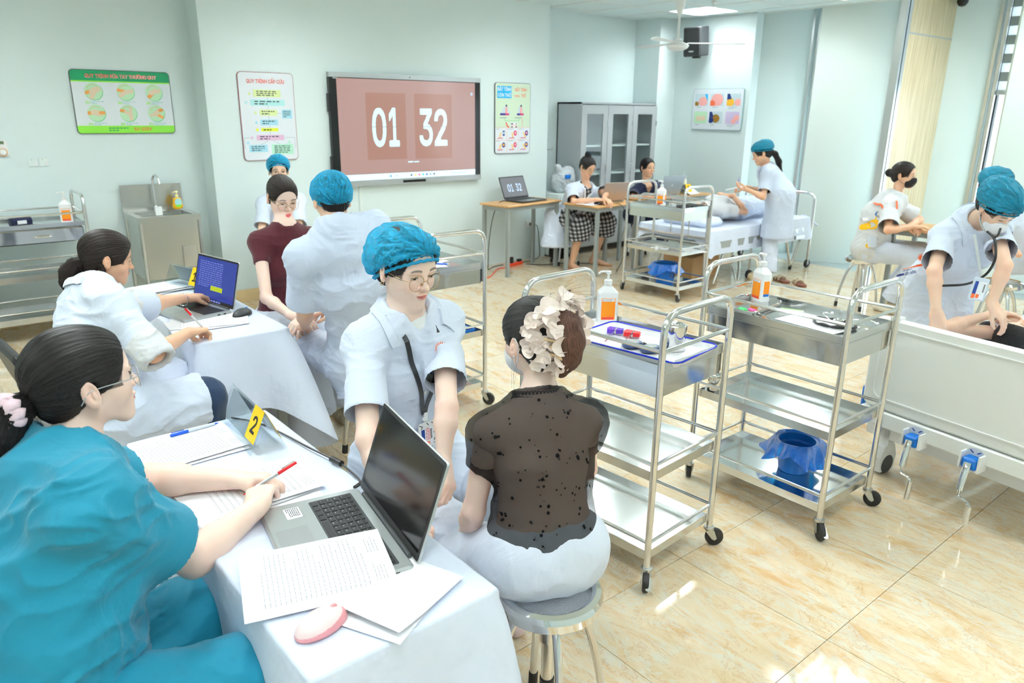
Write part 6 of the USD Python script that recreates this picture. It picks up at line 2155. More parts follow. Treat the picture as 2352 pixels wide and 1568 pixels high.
def bucket(label, loc, bag=True, r=.105, h=.15, seed=0, mark=False):
	t = thing('waste_bucket', label, 'bucket', loc)
	put('pail', lathe([(0, 0), (r * .78, 0), (r * .80, .004), (r, h), (r + .010, h + .002), (r + .010, h + .010), (r - .004, h + .010), (r * .78, .006), (0, .006)], 40), M['blue'], t)
	# bag folded over the rim
	n, k = 72, 12
	v, f = [], []
	for i in range(k):
		u = i / (k - 1)
		for j in range(n):
			a = j / n * 2 * math.pi
			w = .016 * math.sin(a * 9 + seed + 3 * u) + .012 * math.sin(a * 17 + 2 * u + seed) + .02 * (meshkit.noise(V([[math.cos(a) * 3, math.sin(a) * 3, u * 2 + seed]]))[0] - .5)
			if u < .3:
				rr_, z = r - .012 + (u / .3) * .026, h - .03 + (u / .3) * .055
			else:
				q = (u - .3) / .7
				dr = .085 + .03 * math.sin(a * 3 + seed)
				rr_, z = r + .014 + .034 * q + w * q * 1.2, h + .025 - q * dr
			v.append((rr_ * math.cos(a), rr_ * math.sin(a), z))
	for i in range(k - 1):
		for j in range(n):
			a, b = i * n + j, i * n + (j + 1) % n
			f += [(a, b, b + n), (a, b + n, a + n)]
	put('bag', trimesh.Trimesh(v, f, process=False), M['bluebag'], t, smooth=60)
	if mark:
		put('emblem', mv(mv(ext(Point(0, 0).buffer(.030).difference(Point(0, 0).buffer(.012)), .004), (0, 0, 0), rx=90), (-.06, -r - .028, h * .55), rz=-18), M['navy_p'], t)
	return t
bucket('blue bucket with crumpled bag on the lowest shelf of the trolley beside the bed', (2.985, 1.545, .121), seed=1, r=.085, h=.135)
bucket('blue bucket with round dark emblem on the lowest shelf of the aged trolley', (5.64, 4.47, .121), seed=5, r=.105, h=.165, mark=True)

# on the aged trolley and the other trolleys
t = thing('glove_pile', 'crumpled white gloves on the middle shelf of the aged trolley', 'gloves', (5.52, 4.50, .442))
S = SDF()
for (a, b, r_) in (((-.06, -.05, .012), (.04, .03, .014), .014), ((-.05, .02, .012), (.05, -.03, .016), .012), ((.03, .02, .012), (.07, .06, .012), .010), ((.0, -.06, .01), (.06, -.09, .012), .011)):
	S.cone(a, b, r_, r_ * .8, k=.02)
put('gloves', S.mesh(.006), M['paper'], t, smooth=True)
sheet('white sheet at the near end of the middle shelf of the aged trolley', (5.74, 4.27, .4425), 80, None, .28, .18, seed=33, blank=True)
t = thing('stethoscope', 'dark coiled stethoscope on top of the aged trolley', 'stethoscope', (5.66, 4.33, .839), 40)
put('tubing', tube(smooth_path([(math.cos(a) * .09, math.sin(a) * .06, .008 + .004 * (i % 3)) for i, a in enumerate(np.linspace(0, 11, 26))], 4), .006, 8), M['black'], t)
t = thing('steel_tray', 'steel tray on top of the aged trolley', 'tray', (5.64, 4.40, .8385), 92)
put('pan', ext(rr(.36, .24, .03), .002), M['steel_tray'], t)
put('wall', ext(rr(.36, .24, .03).difference(rr(.354, .234, .028)), .018), M['chrome'], t)
for k, (x, y, a, lb) in enumerate(((2.30, 3.56, 70, 'upper printed sheet on top of the trolley behind the blue capped student'), (2.33, 3.66, 100, 'lower sheet on top of the trolley behind the blue capped student'))):
	sheet(lb, (x, y, .8392 + .002 * (1 - k)), a, None, .297, .21, seed=40 + k, blank=k == 1)
pen('blue pen lying on the sheets of the trolley behind the blue capped student', (2.38, 3.42, .8475), (2.30, 3.52, .8475), M['blue_pen'], M['whitep'])
t = thing('plastic_tray', 'flat blue plastic tray on the middle shelf of the same trolley', 'tray', (2.375, 3.47, .442), 90)
put('pan', [b2(-.16, .16, -.11, .11, 0, .004), b2(-.16, -.154, -.11, .11, 0, .032), b2(.154, .16, -.11, .11, 0, .032), b2(-.16, .16, -.11, -.104, 0, .032), b2(-.16, .16, .104, .11, 0, .032)], M['blue'], t, smooth=False)
sheet('pale folder lying in the blue plastic tray', (2.37, 3.48, .474), 92, None, .28, .19, seed=44, blank=True)
t = thing('folder', 'olive yellow folder on the lowest shelf of that trolley', 'folder', (2.33, 3.50, .121), 90)
put('cover', mv(rbox(.31, .23, .012, .006), (0, 0, .006)), flat('olive', (150, 130, 40), .5), t)
# stethoscope and dark case on the wide drawer trolley
t = thing('stethoscope', 'stethoscope and its tubing on top of the wide drawer trolley', 'stethoscope', (.44, 6.42, .850), 10)
put('tubing', tube(smooth_path([(-.16, .0, .01), (-.13, .04, .035), (-.06, .045, .04), (.02, .03, .03), (.08, .0, .012), (.02, -.04, .01), (-.08, -.03, .01)], 7), .006, 8), M['black'], t)
put('chest_piece', lathe([(0, .02), (.02, .018), (.022, .006), (0, 0)], 20, (.10, .0, 0)), M['chrome'], t)
t = thing('pressure_cuff', 'rolled dark blue blood pressure cuff on the wide drawer trolley', 'cuff', (.70, 6.42, .850), 15)
put('cuff', mv(mv(lathe([(0, -.07), (.028, -.07), (.030, -.06), (.030, .06), (.028, .07), (0, .07)], 20), (0, 0, 0), ry=90), (0, 0, .03)), M['navy'] if 'navy' in M else M['navy_p'], t)
put('gauge', lathe([(0, .0), (.024, 0), (.026, .012), (0, .014)], 20, (.06, -.05, 0)), M['chrome'], t)
put('fastener', b2(-.03, .03, -.031, -.028, .015, .04), M['paper'], t, smooth=False)

# ---------------------------------------------------------------- glass cabinet in the far corner
t = thing('glass_cabinet', 'tall grey steel cabinet with three glass doors in the far corner', 'cabinet')
x0, x1, y0, y1, z1 = 6.40, 7.745, 6.45, 6.87, 1.79
M['cab'] = mat('cabinet_grey', lin(176, 182, 186), .4)
put('carcass', [b2(x0, x0 + .02, y0 + .02, y1, .08, z1), b2(x1 - .02, x1, y0 + .02, y1, .08, z1), b2(x0, x1, y1 - .015, y1, .08, z1), b2(x0, x1, y0 + .02, y1, z1 - .02, z1), b2(x0, x1, y0 + .02, y1, .08, .10)], M['cab'], t, smooth=False)
dw = (x1 - x0) / 3
for k in range(3):
	a, b = x0 + k * dw + .003, x0 + (k + 1) * dw - .003
	d = put('door', ext(sbox(a, .10, b, z1 - .03).difference(sbox(a + .085, .70 if False else .62, b - .085, z1 - .13)), .022).apply_transform(np.array([[1, 0, 0, 0], [0, 0, -1, y0 + .022], [0, 1, 0, 0], [0, 0, 0, 1]])), M['cab'], t, smooth=False)
	put('pane', b2(a + .08, b - .08, y0 + .008, y0 + .012, .62, z1 - .13), M['glass'], d, smooth=False)
	put('handle', tube(fillet([(b - .03, y0, .95), (b - .03, y0 - .022, .95), (b - .03, y0 - .022, 1.07), (b - .03, y0, 1.07)], .01, 4), .006, 8), M['chrome'], d)
	put('hinge', [b2(b - .012, b + .002, y0 - .006, y0 + .004, z, z + .06) for z in (1.52, .85)], M['silver'], d, smooth=False, kind='stuff')
	for z in (.62, .95, 1.28):
		put('shelf', b2(a + .02, b - .02, y0 + .03, y1 - .02, z, z + .018), M['whitep'], t, smooth=False)
for k in range(4):
	put('foot', b2(x0 + .03 + (k % 2) * (x1 - x0 - .1), x0 + .07 + (k % 2) * (x1 - x0 - .1), y0 + .05 + (k // 2) * .3, y0 + .09 + (k // 2) * .3, 0, .08), M['black'], t, smooth=False)

# grey box unit, bag, drip stand, backpack at the wall edge
t = thing('side_cabinet', 'pale green grey low cabinet beside the screen wall edge', 'cabinet', (6.20, 6.62, 0))
put('body', mv(rbox(.36, .42, .74, .01), (0, 0, .39)), M['wall_w'], t)
put('door_panel', mv(rbox(.31, .012, .66, .006), (0, -.213, .40)), M['wall'], t)
put('plinth', b2(-.17, .17, -.19, .20, 0, .03), M['dgrey'], t, smooth=False)
t = thing('plastic_bag', 'knotted white plastic bag of supplies on the low cabinet', 'bag', (6.22, 6.55, .762))
S = SDF()
S.ell((0, 0, .13), (.15, .12, .14), k=.05)
S.cone((-.03, 0, .22), (-.10, 0, .30), .05, .03, k=.05)
S.ell((.07, -.02, .24), (.07, .06, .06), k=.06)
S.half((0, 0, .001), (0, 0, -1))
bm = folds(S.mesh(.010), .018, (14, 14, 10), 4)
put('bag', bm, mat('white_bag', lin(228, 236, 242), .3, transmission_weight=.3), t, smooth=True)
put('contents', mv(rbox(.09, .02, .05, .01), (-.04, -.125, .19)), M['blue'], t)
t = thing('drip_stand', 'thin drip stand with blue knob behind the plastic bag', 'stand', (6.07, 6.72, 0))
put('pole', tube([(0, 0, .02), (0, 0, 1.42)], .008, 8), M['steel_tube'], t)
put('hook', tube(fillet([(-.12, 0, 1.27), (-.12, 0, 1.25), (.12, 0, 1.25), (.12, 0, 1.27)], .015, 4), .004, 6), M['steel_tube'], t)
put('knob', lathe([(0, 1.19), (.018, 1.19), (.030, 1.25), (.030, 1.285), (0, 1.285)], 14), flat('knob_blue', (20, 60, 210), .35), t)
put('base', [tube([(0, 0, .03), (.16 * math.cos(a), .10 * math.sin(a), .012)], .010, 8) for a in np.arange(4) * 1.57 + .4], M['steel_tube'], t)
t = thing('backpack', 'black backpack on the floor between the two far desks', 'bag', (5.93, 6.30, 0), 10)
S = SDF()
S.econe((0, 0, .10), (.0, .02, .33), (.13, .085), (.095, .06), (1, 0, 0), k=.05)
S.ell((.0, -.08, .14), (.09, .05, .10), k=.04)
S.half((0, 0, .004), (0, 0, -1))
put('pack', S.mesh(.009), mat('black_cloth', (.012, .012, .013), .8), t, smooth=True)
put('strap', tube(smooth_path([(.03, .0, .38), (.05, -.07, .40), (.11, -.09, .25), (.15, -.05, .10), (.17, -.06, .02)], 6), .010, 6), mat('strap_black', (.02, .02, .022), .8), t)
put('top_loop', tube(smooth_path([(-.03, .02, .38), (-.02, .0, .43), (.02, .0, .43), (.03, .02, .38)], 5), .006, 6), M['black'], t)
put('buckle', mv(rbox(.02, .008, .03, .003), (.13, -.085, .17)), M['silver'], t)
t = thing('power_strip', 'orange power strip on the floor below the desk with the dark laptop', 'power strip', (5.36, 6.40, 0), 14)
put('body', mv(rbox(.27, .055, .035, .012), (0, 0, .0185)), flat('strip_orange', (238, 70, 30), .4), t)
put('plug', [mv(rbox(.04, .035, .07, .008), (-.06, 0, .070))], M['black'], t)
put('adapter', mv(rbox(.06, .04, .03, .008), (.08, -.005, .050)), M['black'], t)
cs = [('orange extension cord looping on the floor by the desk leg', [(5.23, 6.36, .006), (5.05, 6.33, .006), (4.90, 6.20, .006), (4.72, 6.06, .006), (4.60, 6.10, .006), (4.70, 6.24, .006), (4.86, 6.42, .006), (4.72, 6.50, .006), (4.60, 6.45, .006)], 'strip_orange', .0055),
	  ('grey cable hanging from the dark laptop to the floor', [(5.10, 6.24, .765), (4.98, 6.22, .745), (4.90, 6.22, .60), (4.85, 6.22, .35), (4.87, 6.26, .12), (4.95, 6.36, .012), (5.10, 6.46, .006), (5.24, 6.46, .012)], 'dark_grey_plastic', .0045),
	  ('black cable winding along the floor from the power strip past the backpack', [(5.50, 6.36, .006), (5.62, 6.22, .006), (5.80, 6.16, .006), (5.98, 6.10, .006), (6.1, 5.98, .006), (6.25, 5.95, .006)], 'black_plastic', .0045),
	  ('black cable dropping over the front of the desk with the pinkish laptop', [(5.90, 5.40, .762), (5.92, 5.36, .757), (5.98, 5.345, .70), (6.02, 5.345, .5), (6.03, 5.36, .2), (6.0, 5.42, .008)], 'black_plastic', .003)]
for lb, p, m_, r_ in cs:
	put('floor_cable', tube(smooth_path(p, 7), r_, 7), UsdShade.Material.Get(stage, '/World/Looks/' + m_), label=lb, cat='cable', smooth=True)
t = thing('bottle', 'cream drinking bottle on the far desk behind the patient', 'bottle', (7.47, 5.74, TZ))
put('bottle_body', lathe([(0, 0), (.034, 0), (.036, .01), (.036, .14), (.030, .155), (.030, .165), (0, .165)], 24), flat('bottle_cream', (232, 232, 205), .35), t)
put('cap', lathe([(0, .163), (.026, .163), (.026, .195), (.012, .20), (0, .20)], 20), M['greym'], t)
put('straw', tube([(0, 0, .19), (-.008, 0, .25)], .003, 6), M['whitep'], t)
sheet('white sheet leaning up on the far desk behind the patient', (7.42, 5.60, TZ + .002), 8, lambda x, y: np.clip(y + .07, 0, 1) * .6, .22, .16, seed=50, blank=True)
for k, (x, y, a, lb) in enumerate(((5.72, 5.56, 4, 'white sheet under the mouse on the desk of the woman in the checked dress'), (7.00, 2.10, 60, 'sheet of paper with a blue pen on the desk of the masked girl'))):
	sheet(lb, (x, y, TZ - .001), a, None, .297, .21, seed=52 + k, blank=k == 0)
pen('blue pen on the paper in front of the masked girl', (6.93, 2.37, .762), (7.02, 2.26, .762), M['blue_pen'], M['blue_pen'])
t = thing('cardboard_box', 'tan cardboard box on the floor under the far bed', 'box', (6.55, 4.85, 0), 4)
put('carton', mv(rbox(.52, .36, .24, .004), (0, 0, .122)), flat('card_tan', (200, 160, 110), .7), t)
put('flap', [bx(0, .19, .246, .52, .02, .006), bx(0, -.17, .246, .52, .02, .006)], flat('card_tan2', (186, 146, 98), .7), t, smooth=False)
for k, (x, y, a) in enumerate(((7.07, 4.07, 62), (7.06, 3.86, 50))):
	t = thing('sandal', ('brown sandal lying further', 'brown sandal lying nearer')[k] + ' in front of the far bed', 'sandal', (x, y, 0), a, 'brown sandals')
	sole = affinity.scale(rr(.245, .088, .043), 1, 1)
	put('sole', ext(sole, .024), flat('sole_brown%d' % k, (128, 78, 60), .6), t, smooth=30)
	for px in (.05, -.005):
		put('strap', tube([(px, -.044, .012), (px, -.038, .045), (px, 0, .062), (px, .038, .045), (px, .044, .012)], .010, 8), flat('strap_tan%d%d' % (k, px > 0), (198, 186, 156), .6), t)

# ---------------------------------------------------------------- hospital bed (near, right)
bd = thing('hospital_bed', 'white hospital bed with plastic head panel and blue crank boxes', 'bed', (3.42, 1.47, 0), -8)
hp = mv(rbox(1.0, .44, .034, .045, .012), (0, 0, 0))
put('head_panel', frame(hp, (.0, -.50, .585), (0, 1, 0), (0, 0, 1), (1, 0, 0)), M['white_abs'], bd)
pi_ = ext(rr(.90, .34, .04).difference(rr(.89, .33, .038)), .005)
put('panel_groove', frame(pi_, (-.0165, -.50, .59), (0, 1, 0), (0, 0, 1), (-1, 0, 0)), M['whitep'], bd)
put('panel_grip', b2(-.02, .03, -.12, -.08, .795, .812), M['white_abs'], bd, smooth=False)
put('end_beam', mv(rbox(.05, 1.0, .075, .01), (.0, -.50, .325)), M['white_abs'], bd)
put('lower_beam', b2(.10, .15, -1.02, .02, .185, .245), M['white'], bd, smooth=False)
put('side_beam', b2(.05, 2.1, -.04, .0, .33, .40), M['white'], bd, smooth=False)
put('side_beam', b2(.05, 2.1, -1.0, -.96, .33, .40), M['white'], bd, smooth=False)
put('leg', b2(.10, .15, -.10, -.05, .12, .34), M['white'], bd, smooth=False)
put('leg', b2(.10, .15, -.97, -.92, .12, .34), M['white'], bd, smooth=False)
put('foot_panel', frame(mv(rbox(1.0, .40, .034, .045, .012), (0, 0, 0)), (2.14, -.50, .56), (0, 1, 0), (0, 0, 1), (1, 0, 0)), M['white_abs'], bd)
for k, (y, lx) in enumerate(((-.075, .125), (-.945, .125), (-.075, 2.0), (-.945, 2.0))):
	f = put('wheel_housing', frame(ext(Polygon([(-.05, .02), (.05, .02), (.058, .09), (.035, .145), (-.035, .145), (-.058, .09)]).buffer(.006), .046), (lx, y + .023, 0), (1, 0, 0), (0, 0, 1), (0, -1, 0)), M['whitep'], bd)
	put('wheel', mv(mv(lathe([(0, -.026), (.044, -.026), (.05, -.02), (.05, .02), (.044, .026), (0, .026)], 24), (0, 0, 0), rx=90), (lx, y, .05)), M['dgrey'], bd)
for k, y in enumerate((-.29, -.545)):
	put('crank_box', mv(rbox(.055, .062, .05, .012), (-.045, y, .292)), M['blue'], bd)
	put('crank_bracket', [b2(-.07, -.005, y + s * .038 - .004, y + s * .038 + .004, .262, .335) for s in (-1, 1)], M['whitep'], bd, smooth=False)
	put('crank_sleeve', tube([(-.075, y, .298), (-.095, y - .004, .26), (-.110, y - .006, .185)], [.015, .016, .015], 14), M['chrome'], bd)
	put('crank_arm', tube(fillet([(-.110, y - .006, .19), (-.114, y - .006, .155), (-.125, y - .055, .150), (-.127, y - .062, .13)], .012, 5), .007, 10), M['chrome'], bd)
	put('crank_grip', tube([(-.127, y - .062, .14), (-.134, y - .064, .055)], [.0115, .012], 14), M['chrome'], bd)
	e = put('turn_decal', frame(ext(affinity.scale(Point(0, 0).buffer(.032), 1, .52), .0015), (-.026, y, .335), (0, -1, 0), (0, 0, 1), (-1, 0, 0)), mat('decal_grey%d' % k, lin(206, 212, 218), .3), bd)
	put('turn_mark', [frame(ext(affinity.translate(affinity.rotate(rr(.018, .005, .002), s * 35), s * .015, 0), .0006), (-.0277, y, .335), (0, -1, 0), (0, 0, 1), (-1, 0, 0)) for s in (-1, 1)], M['navy_print'], e, smooth=False)
put('side_rail', [mv(rbox(.62, .18, .03, .04), (.50, .035, .52), rx=90)], M['whitep'], bd)
put('rail_cap', [mv(rbox(.06, .036, .10, .02), (.20, .035, .44)), mv(rbox(.05, .036, .14, .02), (-.02 + .10, .035, .36))], M['blue'], bd)
put('mattress', mv(rbox(1.98, .90, .12, .05, .03), (1.06, -.50, .465)), M['cloth'], bd)
pl = rbox(.34, .58, .10, .08, .04)
put('pillow', mv(pl, (.42, -.48, .565)), M['cloth'], None, label='white pillow under the head of the patient in the near bed', cat='pillow')
pw = stage.GetPrimAtPath('/World/pillow')
xp = UsdGeom.Xformable(pw)
xp.AddTranslateOp().Set(Gf.Vec3d(3.42, 1.47, 0))
xp.AddRotateZOp().Set(-8.0)

# ---------------------------------------------------------------- far bed of steel tube
fb = thing('steel_bed', 'steel tube bed with white sheet by the far right wall', 'bed')
def end_rail(x, h):
	put('end_frame', tube(fillet([(x, 4.30, .04), (x, 4.30, h), (x, 5.18, h), (x, 5.18, .04)], .10, 7), .016, 12), M['steel_tube'], fb)
	for y in (4.52, 4.74, 4.96):
		put('end_bar', tube([(x, y, .52), (x, y, h)], .006, 8), M['steel_tube'], fb)
	put('end_bar', tube([(x, 4.30, .52), (x, 5.18, .52)], .012, 8), M['steel_tube'], fb)
end_rail(7.97, .84)
end_rail(6.02, .88)
put('side_frame', b2(6.02, 7.97, 4.30, 4.34, .40, .47), M['silver'], fb, smooth=False)
put('side_frame', b2(6.02, 7.97, 5.14, 5.18, .40, .47), M['silver'], fb, smooth=False)
put('bed_base', b2(6.05, 7.94, 4.33, 5.15, .44, .47), M['greym'], fb, smooth=False)
for y in (4.36, 5.12):
	for (a, b) in (((7.55, y, .42), (7.72, y, .03)), ((7.90, y, .40), (7.72, y, .05)), ((6.45, y, .42), (6.28, y, .03))):
		put('leg', tube([a, b], .013, 10), M['steel_tube'], fb)
	put('foot_cap', tube([(7.72, y, 0), (7.72, y, .05)], .018, 10), M['rubber'], fb)
	put('wheel', mv(mv(lathe([(0, -.014), (.045, -.014), (.05, 0), (.045, .014), (0, .014)], 20), (0, 0, 0), rx=90), (7.97, y - .06 * (1 if y < 4.8 else -1), .05)), M['rubber'], fb)
	put('wheel', mv(mv(lathe([(0, -.014), (.045, -.014), (.05, 0), (.045, .014), (0, .014)], 20), (0, 0, 0), rx=90), (6.9, y, .05)), M['rubber'], fb)
	put('wheel_fork', [tube([(6.9, y, .05), (6.9, y, .40)], .012, 8)], M['steel_tube'], fb)
put('handle_bracket', b2(7.62, 7.80, 4.27, 4.30, .36, .40), M['silver'], fb, smooth=False)
put('mattress', mv(rbox(1.90, .84, .11, .05, .03), (6.995, 4.74, .525)), M['cloth'], fb)
tablecloth('white sheet hanging over the sides of the far steel bed', 6.05, 7.93, 4.315, 5.165, .583, drop=(.10, .14, .24, .2), seed=9, flare=.02, res=.03)
t = thing('folded_towel', 'white cloth end poking out at the foot of the far bed', 'cloth', (7.985, 4.40, .55))
S = SDF()
S.cone((0, 0, .02), (.10, -.10, -.07), .02, .012, k=.02)
S.cone((0, .04, .02), (.09, .0, -.06), .018, .010, k=.02)
put('cloth', folds(S.mesh(.008), .008, (20, 20, 20), 2), M['cloth'], t, smooth=True)

# folding chair with black back at the left edge
def folding_chair(label, loc, rz):
	t = thing('folding_chair', label, 'chair', loc, rz)
	for s in (-1, 1):
		put('side_tube', tube(smooth_path([(s * .20, -.24, .012), (s * .20, -.10, .30), (s * .20, .06, .60), (s * .20, .13, .82)], 6), .0125, 12), M['steel_tube'], t)
		put('rear_leg', tube(smooth_path([(s * .185, .30, .012), (s * .185, .10, .28), (s * .185, -.08, .46)], 6), .0125, 12), M['steel_tube'], t)
		for y in (-.24, .30):
			put('foot_cap', tube([(s * (.20 if y < 0 else .185), y, 0), (s * (.20 if y < 0 else .185), y * .97, .035)], .016, 10), M['rubber'], t)
	put('seat', mv(rbox(.38, .36, .035, .06, .014), (0, -.06, .455)), M['perfk'], t)
	put('seat_rim', tube(np.c_[np.array(rr(.39, .37, .06).exterior.coords)[:-1] + V(0, -.06), np.full(len(rr(.39, .37, .06).exterior.coords) - 1, .452)], .010, 8, closed=True), M['chrome'], t)
	bk = rbox(.42, .20, .036, .07, .014)
	put('backrest', frame(bk, (0, .105, .74), (1, 0, 0), unit((0, .30, 1)), unit((0, -1, .30))), M['black'], t)
	for s in (-1, 1):
		put('rivet', frame(lathe([(0, .004), (.006, .003), (.008, 0)], 12), (s * .15, .13, .74), (1, 0, 0), unit((0, .3, 1)), unit((0, 1, -.3))) , M['chrome'], t)
	return t
M['perfk'] = usdkit.material(stage, '/World/Looks/black_mesh_seat', {
	'tc': ('texture_coordinate', {}), 'v': ('voronoi_texture', {'scale': 90, 'randomness': 0.0}), 'r': ('rgb_ramp', {'ramp': [(.3, (.012, .012, .012)), (.45, (.09, .09, .09))]}),
	'p': ('principled_bsdf', {'roughness': .5})}, [('tc.object', 'v.vector'), ('v.distance', 'r.fac'), ('r.color', 'p.base_color')], surface='p.BSDF')
folding_chair('black backed folding chair of the woman in teal at the left edge', (-.02, 1.52, 0), 88)
folding_chair('black backed folding chair of the woman in the white coat', (.36, 3.20, 0), 95)
# grey metal upright at the left picture edge
t = thing('metal_stand', 'pale grey metal upright at the left edge behind the woman in teal', 'stand', (.055, 2.30, 0))
put('upright', b2(-.02, .02, -.02, .02, 0, 1.10), M['grey'], t, smooth=False)
put('base_plate', mv(rbox(.16, .16, .012, .01), (0, 0, .006)), M['grey'], t)
put('top_cap', mv(rbox(.046, .046, .012, .006), (0, 0, 1.104)), M['dgrey'], t)

# ================================================================ the people in the room
LIP = lin(214, 116, 112)
LIPR = lin(222, 48, 66)
LIPN = lin(206, 128, 116)

def PD(px, py, d):
	"""world point seen at pixel (px, py) of the photograph at depth d along the view axis"""
	v = CF + CR * (px - 1176) / 1704.1 - CU * (py - 784) / 1704.1
	return CAM + v * d

def person(label):
	return thing('person', label, 'person')

# ---- central student: blue cap, glasses, lanyard
t = person('seated student in blue bouffant cap, glasses and dark lanyard facing the woman in black lace')
J = Pose(pel=(1.21, 2.02, .55), nek=(1.185, 1.945, 1.078), head=(1.180, 1.925, 1.223), face=dirv(-84, -14), az=-88, sw=.150, g=1.0, hs=1.0)
J.arms(R=dict(el=PD(845, 1010, 2.10), wr=PD(905, 1165, 2.05), hd=V(.25, -.85, -.25), hb=V(-.2, .1, 1), curl=.7, thumb=.6, sleeve=.74),
	   L=dict(el=PD(1026, 935, 2.20), wr=PD(1018, 1058, 2.14), hd=unit(V(-.30, -.75, -.55)), hb=unit(V(.55, -.35, .5)), curl=.75, thumb=.5, sleeve=.72))
J.legs(R=dict(kn=(1.09, 1.62, .50), an=(1.10, 1.66, .09)), L=dict(kn=(1.34, 1.66, .50), an=(1.36, 1.60, .09)))
skin_mesh(J, SKIN_L, LIP, parent=t, open_=.0012, closed=.30, gaze=(.002, -.001), hres=.0021)
tn, sf = tee(J, M['coat'], t, inf=.020, sleeve=.72, sr=(.052, .066), bust=.95, thigh=.75, thigh_r=.100, seed=2, neck_r=.060, vneck=.13, amp=.006)
trousers(J, M['trouser'], t, seed=5)
collar(J, sf, t, M['coat'])
S = SDF()
torso(S, J, .004, .9)
S.half(J.nek + J.up * .012, J.up)
S.half(J.che, -J.up)
put('undershirt', S.mesh(.007), M['whitep'], t, smooth=True)
hair_mesh(J, M['hair'], t, T=(0, -.09, .0), low=.01)
bouffant(J, t, front=(.092, .060), back=(-.110, -.082), c=(0, -.036, .034), r=(.100, .120, .086), gather=(.0, .085, .060), seed=3, puff=((.0, -.085, -.02), (.082, .060, .065)))
glasses(J, t, M['gold'], r=.0255, dz=-.010)
tip = J.che + J.f * .16 - J.up * .105 + J.side * .005
q, n = lanyard(J, sf, t, M['dark_body'], tip, w=.015)
q = q - J.up * .03
by = unit(-n[0] * 0 + J.up - n[0] * (J.up @ n[0]))
bxx = unit(np.cross(by, n[0]))
bd_ = thing('identity_badge', 'student identity badge in white patterned holder hanging from the dark lanyard', 'badge')
Bf = lambda m: frame(m, q[0] - by * .045 + n[0] * .012, bxx, by, n[0])
put('clip', [Bf(mv(rbox(.014, .030, .005, .003), (0, .068, 0))), Bf(mv(lathe([(0, .003), (.008, .002), (.008, -.002)], 14), (-.006, .062, 0)))], M['whitep'], bd_)
put('holder', Bf(mv(rbox(.066, .098, .005, .008), (0, 0, 0))), M['whitep'], bd_)
put('pattern', [Bf(mv(ext(LineString(p_).buffer(.0012), .0004), (0, 0, .0026))) for p_ in ([(-.028, .044), (-.018, .038), (-.022, .030)], [(.0, .046), (.006, .038)], [(.018, .044), (.028, .036), (.024, .028)], [(-.030, .01), (-.024, .0)], [(.030, .014), (.024, .004)], [(-.028, -.028), (-.018, -.040)], [(.026, -.030), (.014, -.044)], [(-.006, -.044), (.002, -.038)], [(-.030, -.014), (-.026, -.022)], [(.029, -.014), (.026, -.022)])], M['black'], bd_, smooth=False, kind='stuff')
cd = put('card', Bf(mv(ext(rr(.048, .068, .003), .0006), (0, -.006, .0026))), M['paper'], bd_, smooth=False)
put('card_band', Bf(mv(ext(rr(.013, .066, .002), .0005), (-.0165, -.006, .0031))), M['navy_print'], cd, smooth=False)
put('card_corner', Bf(mv(ext(rr(.013, .020, .002), .0005), (-.0165, -.029, .0035))), M['orange2'], cd, smooth=False)
put('card_photo', Bf(mv(ext(rr(.014, .017, .001), .0005), (.001, -.028, .0031))), M['orange2'], cd, smooth=False)
put('photo_face', Bf(mv(ext(affinity.scale(Point(0, 0).buffer(.004), 1, 1.2), .0004), (.001, -.028, .0036))), C['skinp'], cd, smooth=False)
put('barcode', [Bf(mv(ext(sbox(0, y, .006, y + .0011 * (1 + k % 2)), .0004), (.012, 0, .0031))) for k, y in enumerate(np.arange(-.012, .022, .0028))], M['black'], cd, smooth=False, kind='stuff')
put('card_lines', Bf(mv(mv(dashes(.050, .018, 7, 4, R), (0, 0, 0), rz=90), (-.006, -.014, .0031))), M['redp'], cd, smooth=False)
def uni_mark(o, tilt, surf, parent, k=1.0):
	a = math.radians(tilt)
	ex = unit(CR * math.cos(a) + CU * math.sin(a))
	ey = unit(CU * math.cos(a) - CR * math.sin(a))
	decal('emblem', sun_emblem(.023 * k), o, ex, ey, CF, surf, M['orange2'], parent, off=.003)
	for s_, h_, dy, mm, w_ in (('ĐẠI NAM', .0125, -.044, M['orange2'], .058), ('UNIVERSITY', .0065, -.056, M['navy_print'], .050), ('KHOA ĐIỀU DƯỠNG', .0135, -.078, M['navy_print'], .088)):
		decal('lettering', text(s_, h_ * k, .0004, True, w_ * k, center=True), o + ey * dy * k, ex, ey, CF, surf, mm, parent, off=.003)
uni_mark(PD(983, 802, 1.95), 7, sf, t)
for k in range(3):
	q, n = sf.snap([J.che + J.f * .2 - J.up * (.02 + .105 * k) + J.side * .004], .003)
	put('button', frame(lathe([(0, .0025), (.0065, .002), (.0072, 0)], 14), q[0], unit(np.cross((0, 0, 1), n[0])), np.cross(n[0], unit(np.cross((0, 0, 1), n[0]))), n[0]), M['whitep'], t)
put('earring', J.H.mesh(mv(tube([(math.cos(a) * .006, 0, math.sin(a) * .006) for a in np.linspace(0, 6, 14)], .0012, 6, closed=True), (.079, -.008, -.046))), M['gold'], t)
stool('round steel stool under the central blue capped student', (1.23, 2.07, 0), 20, .45)

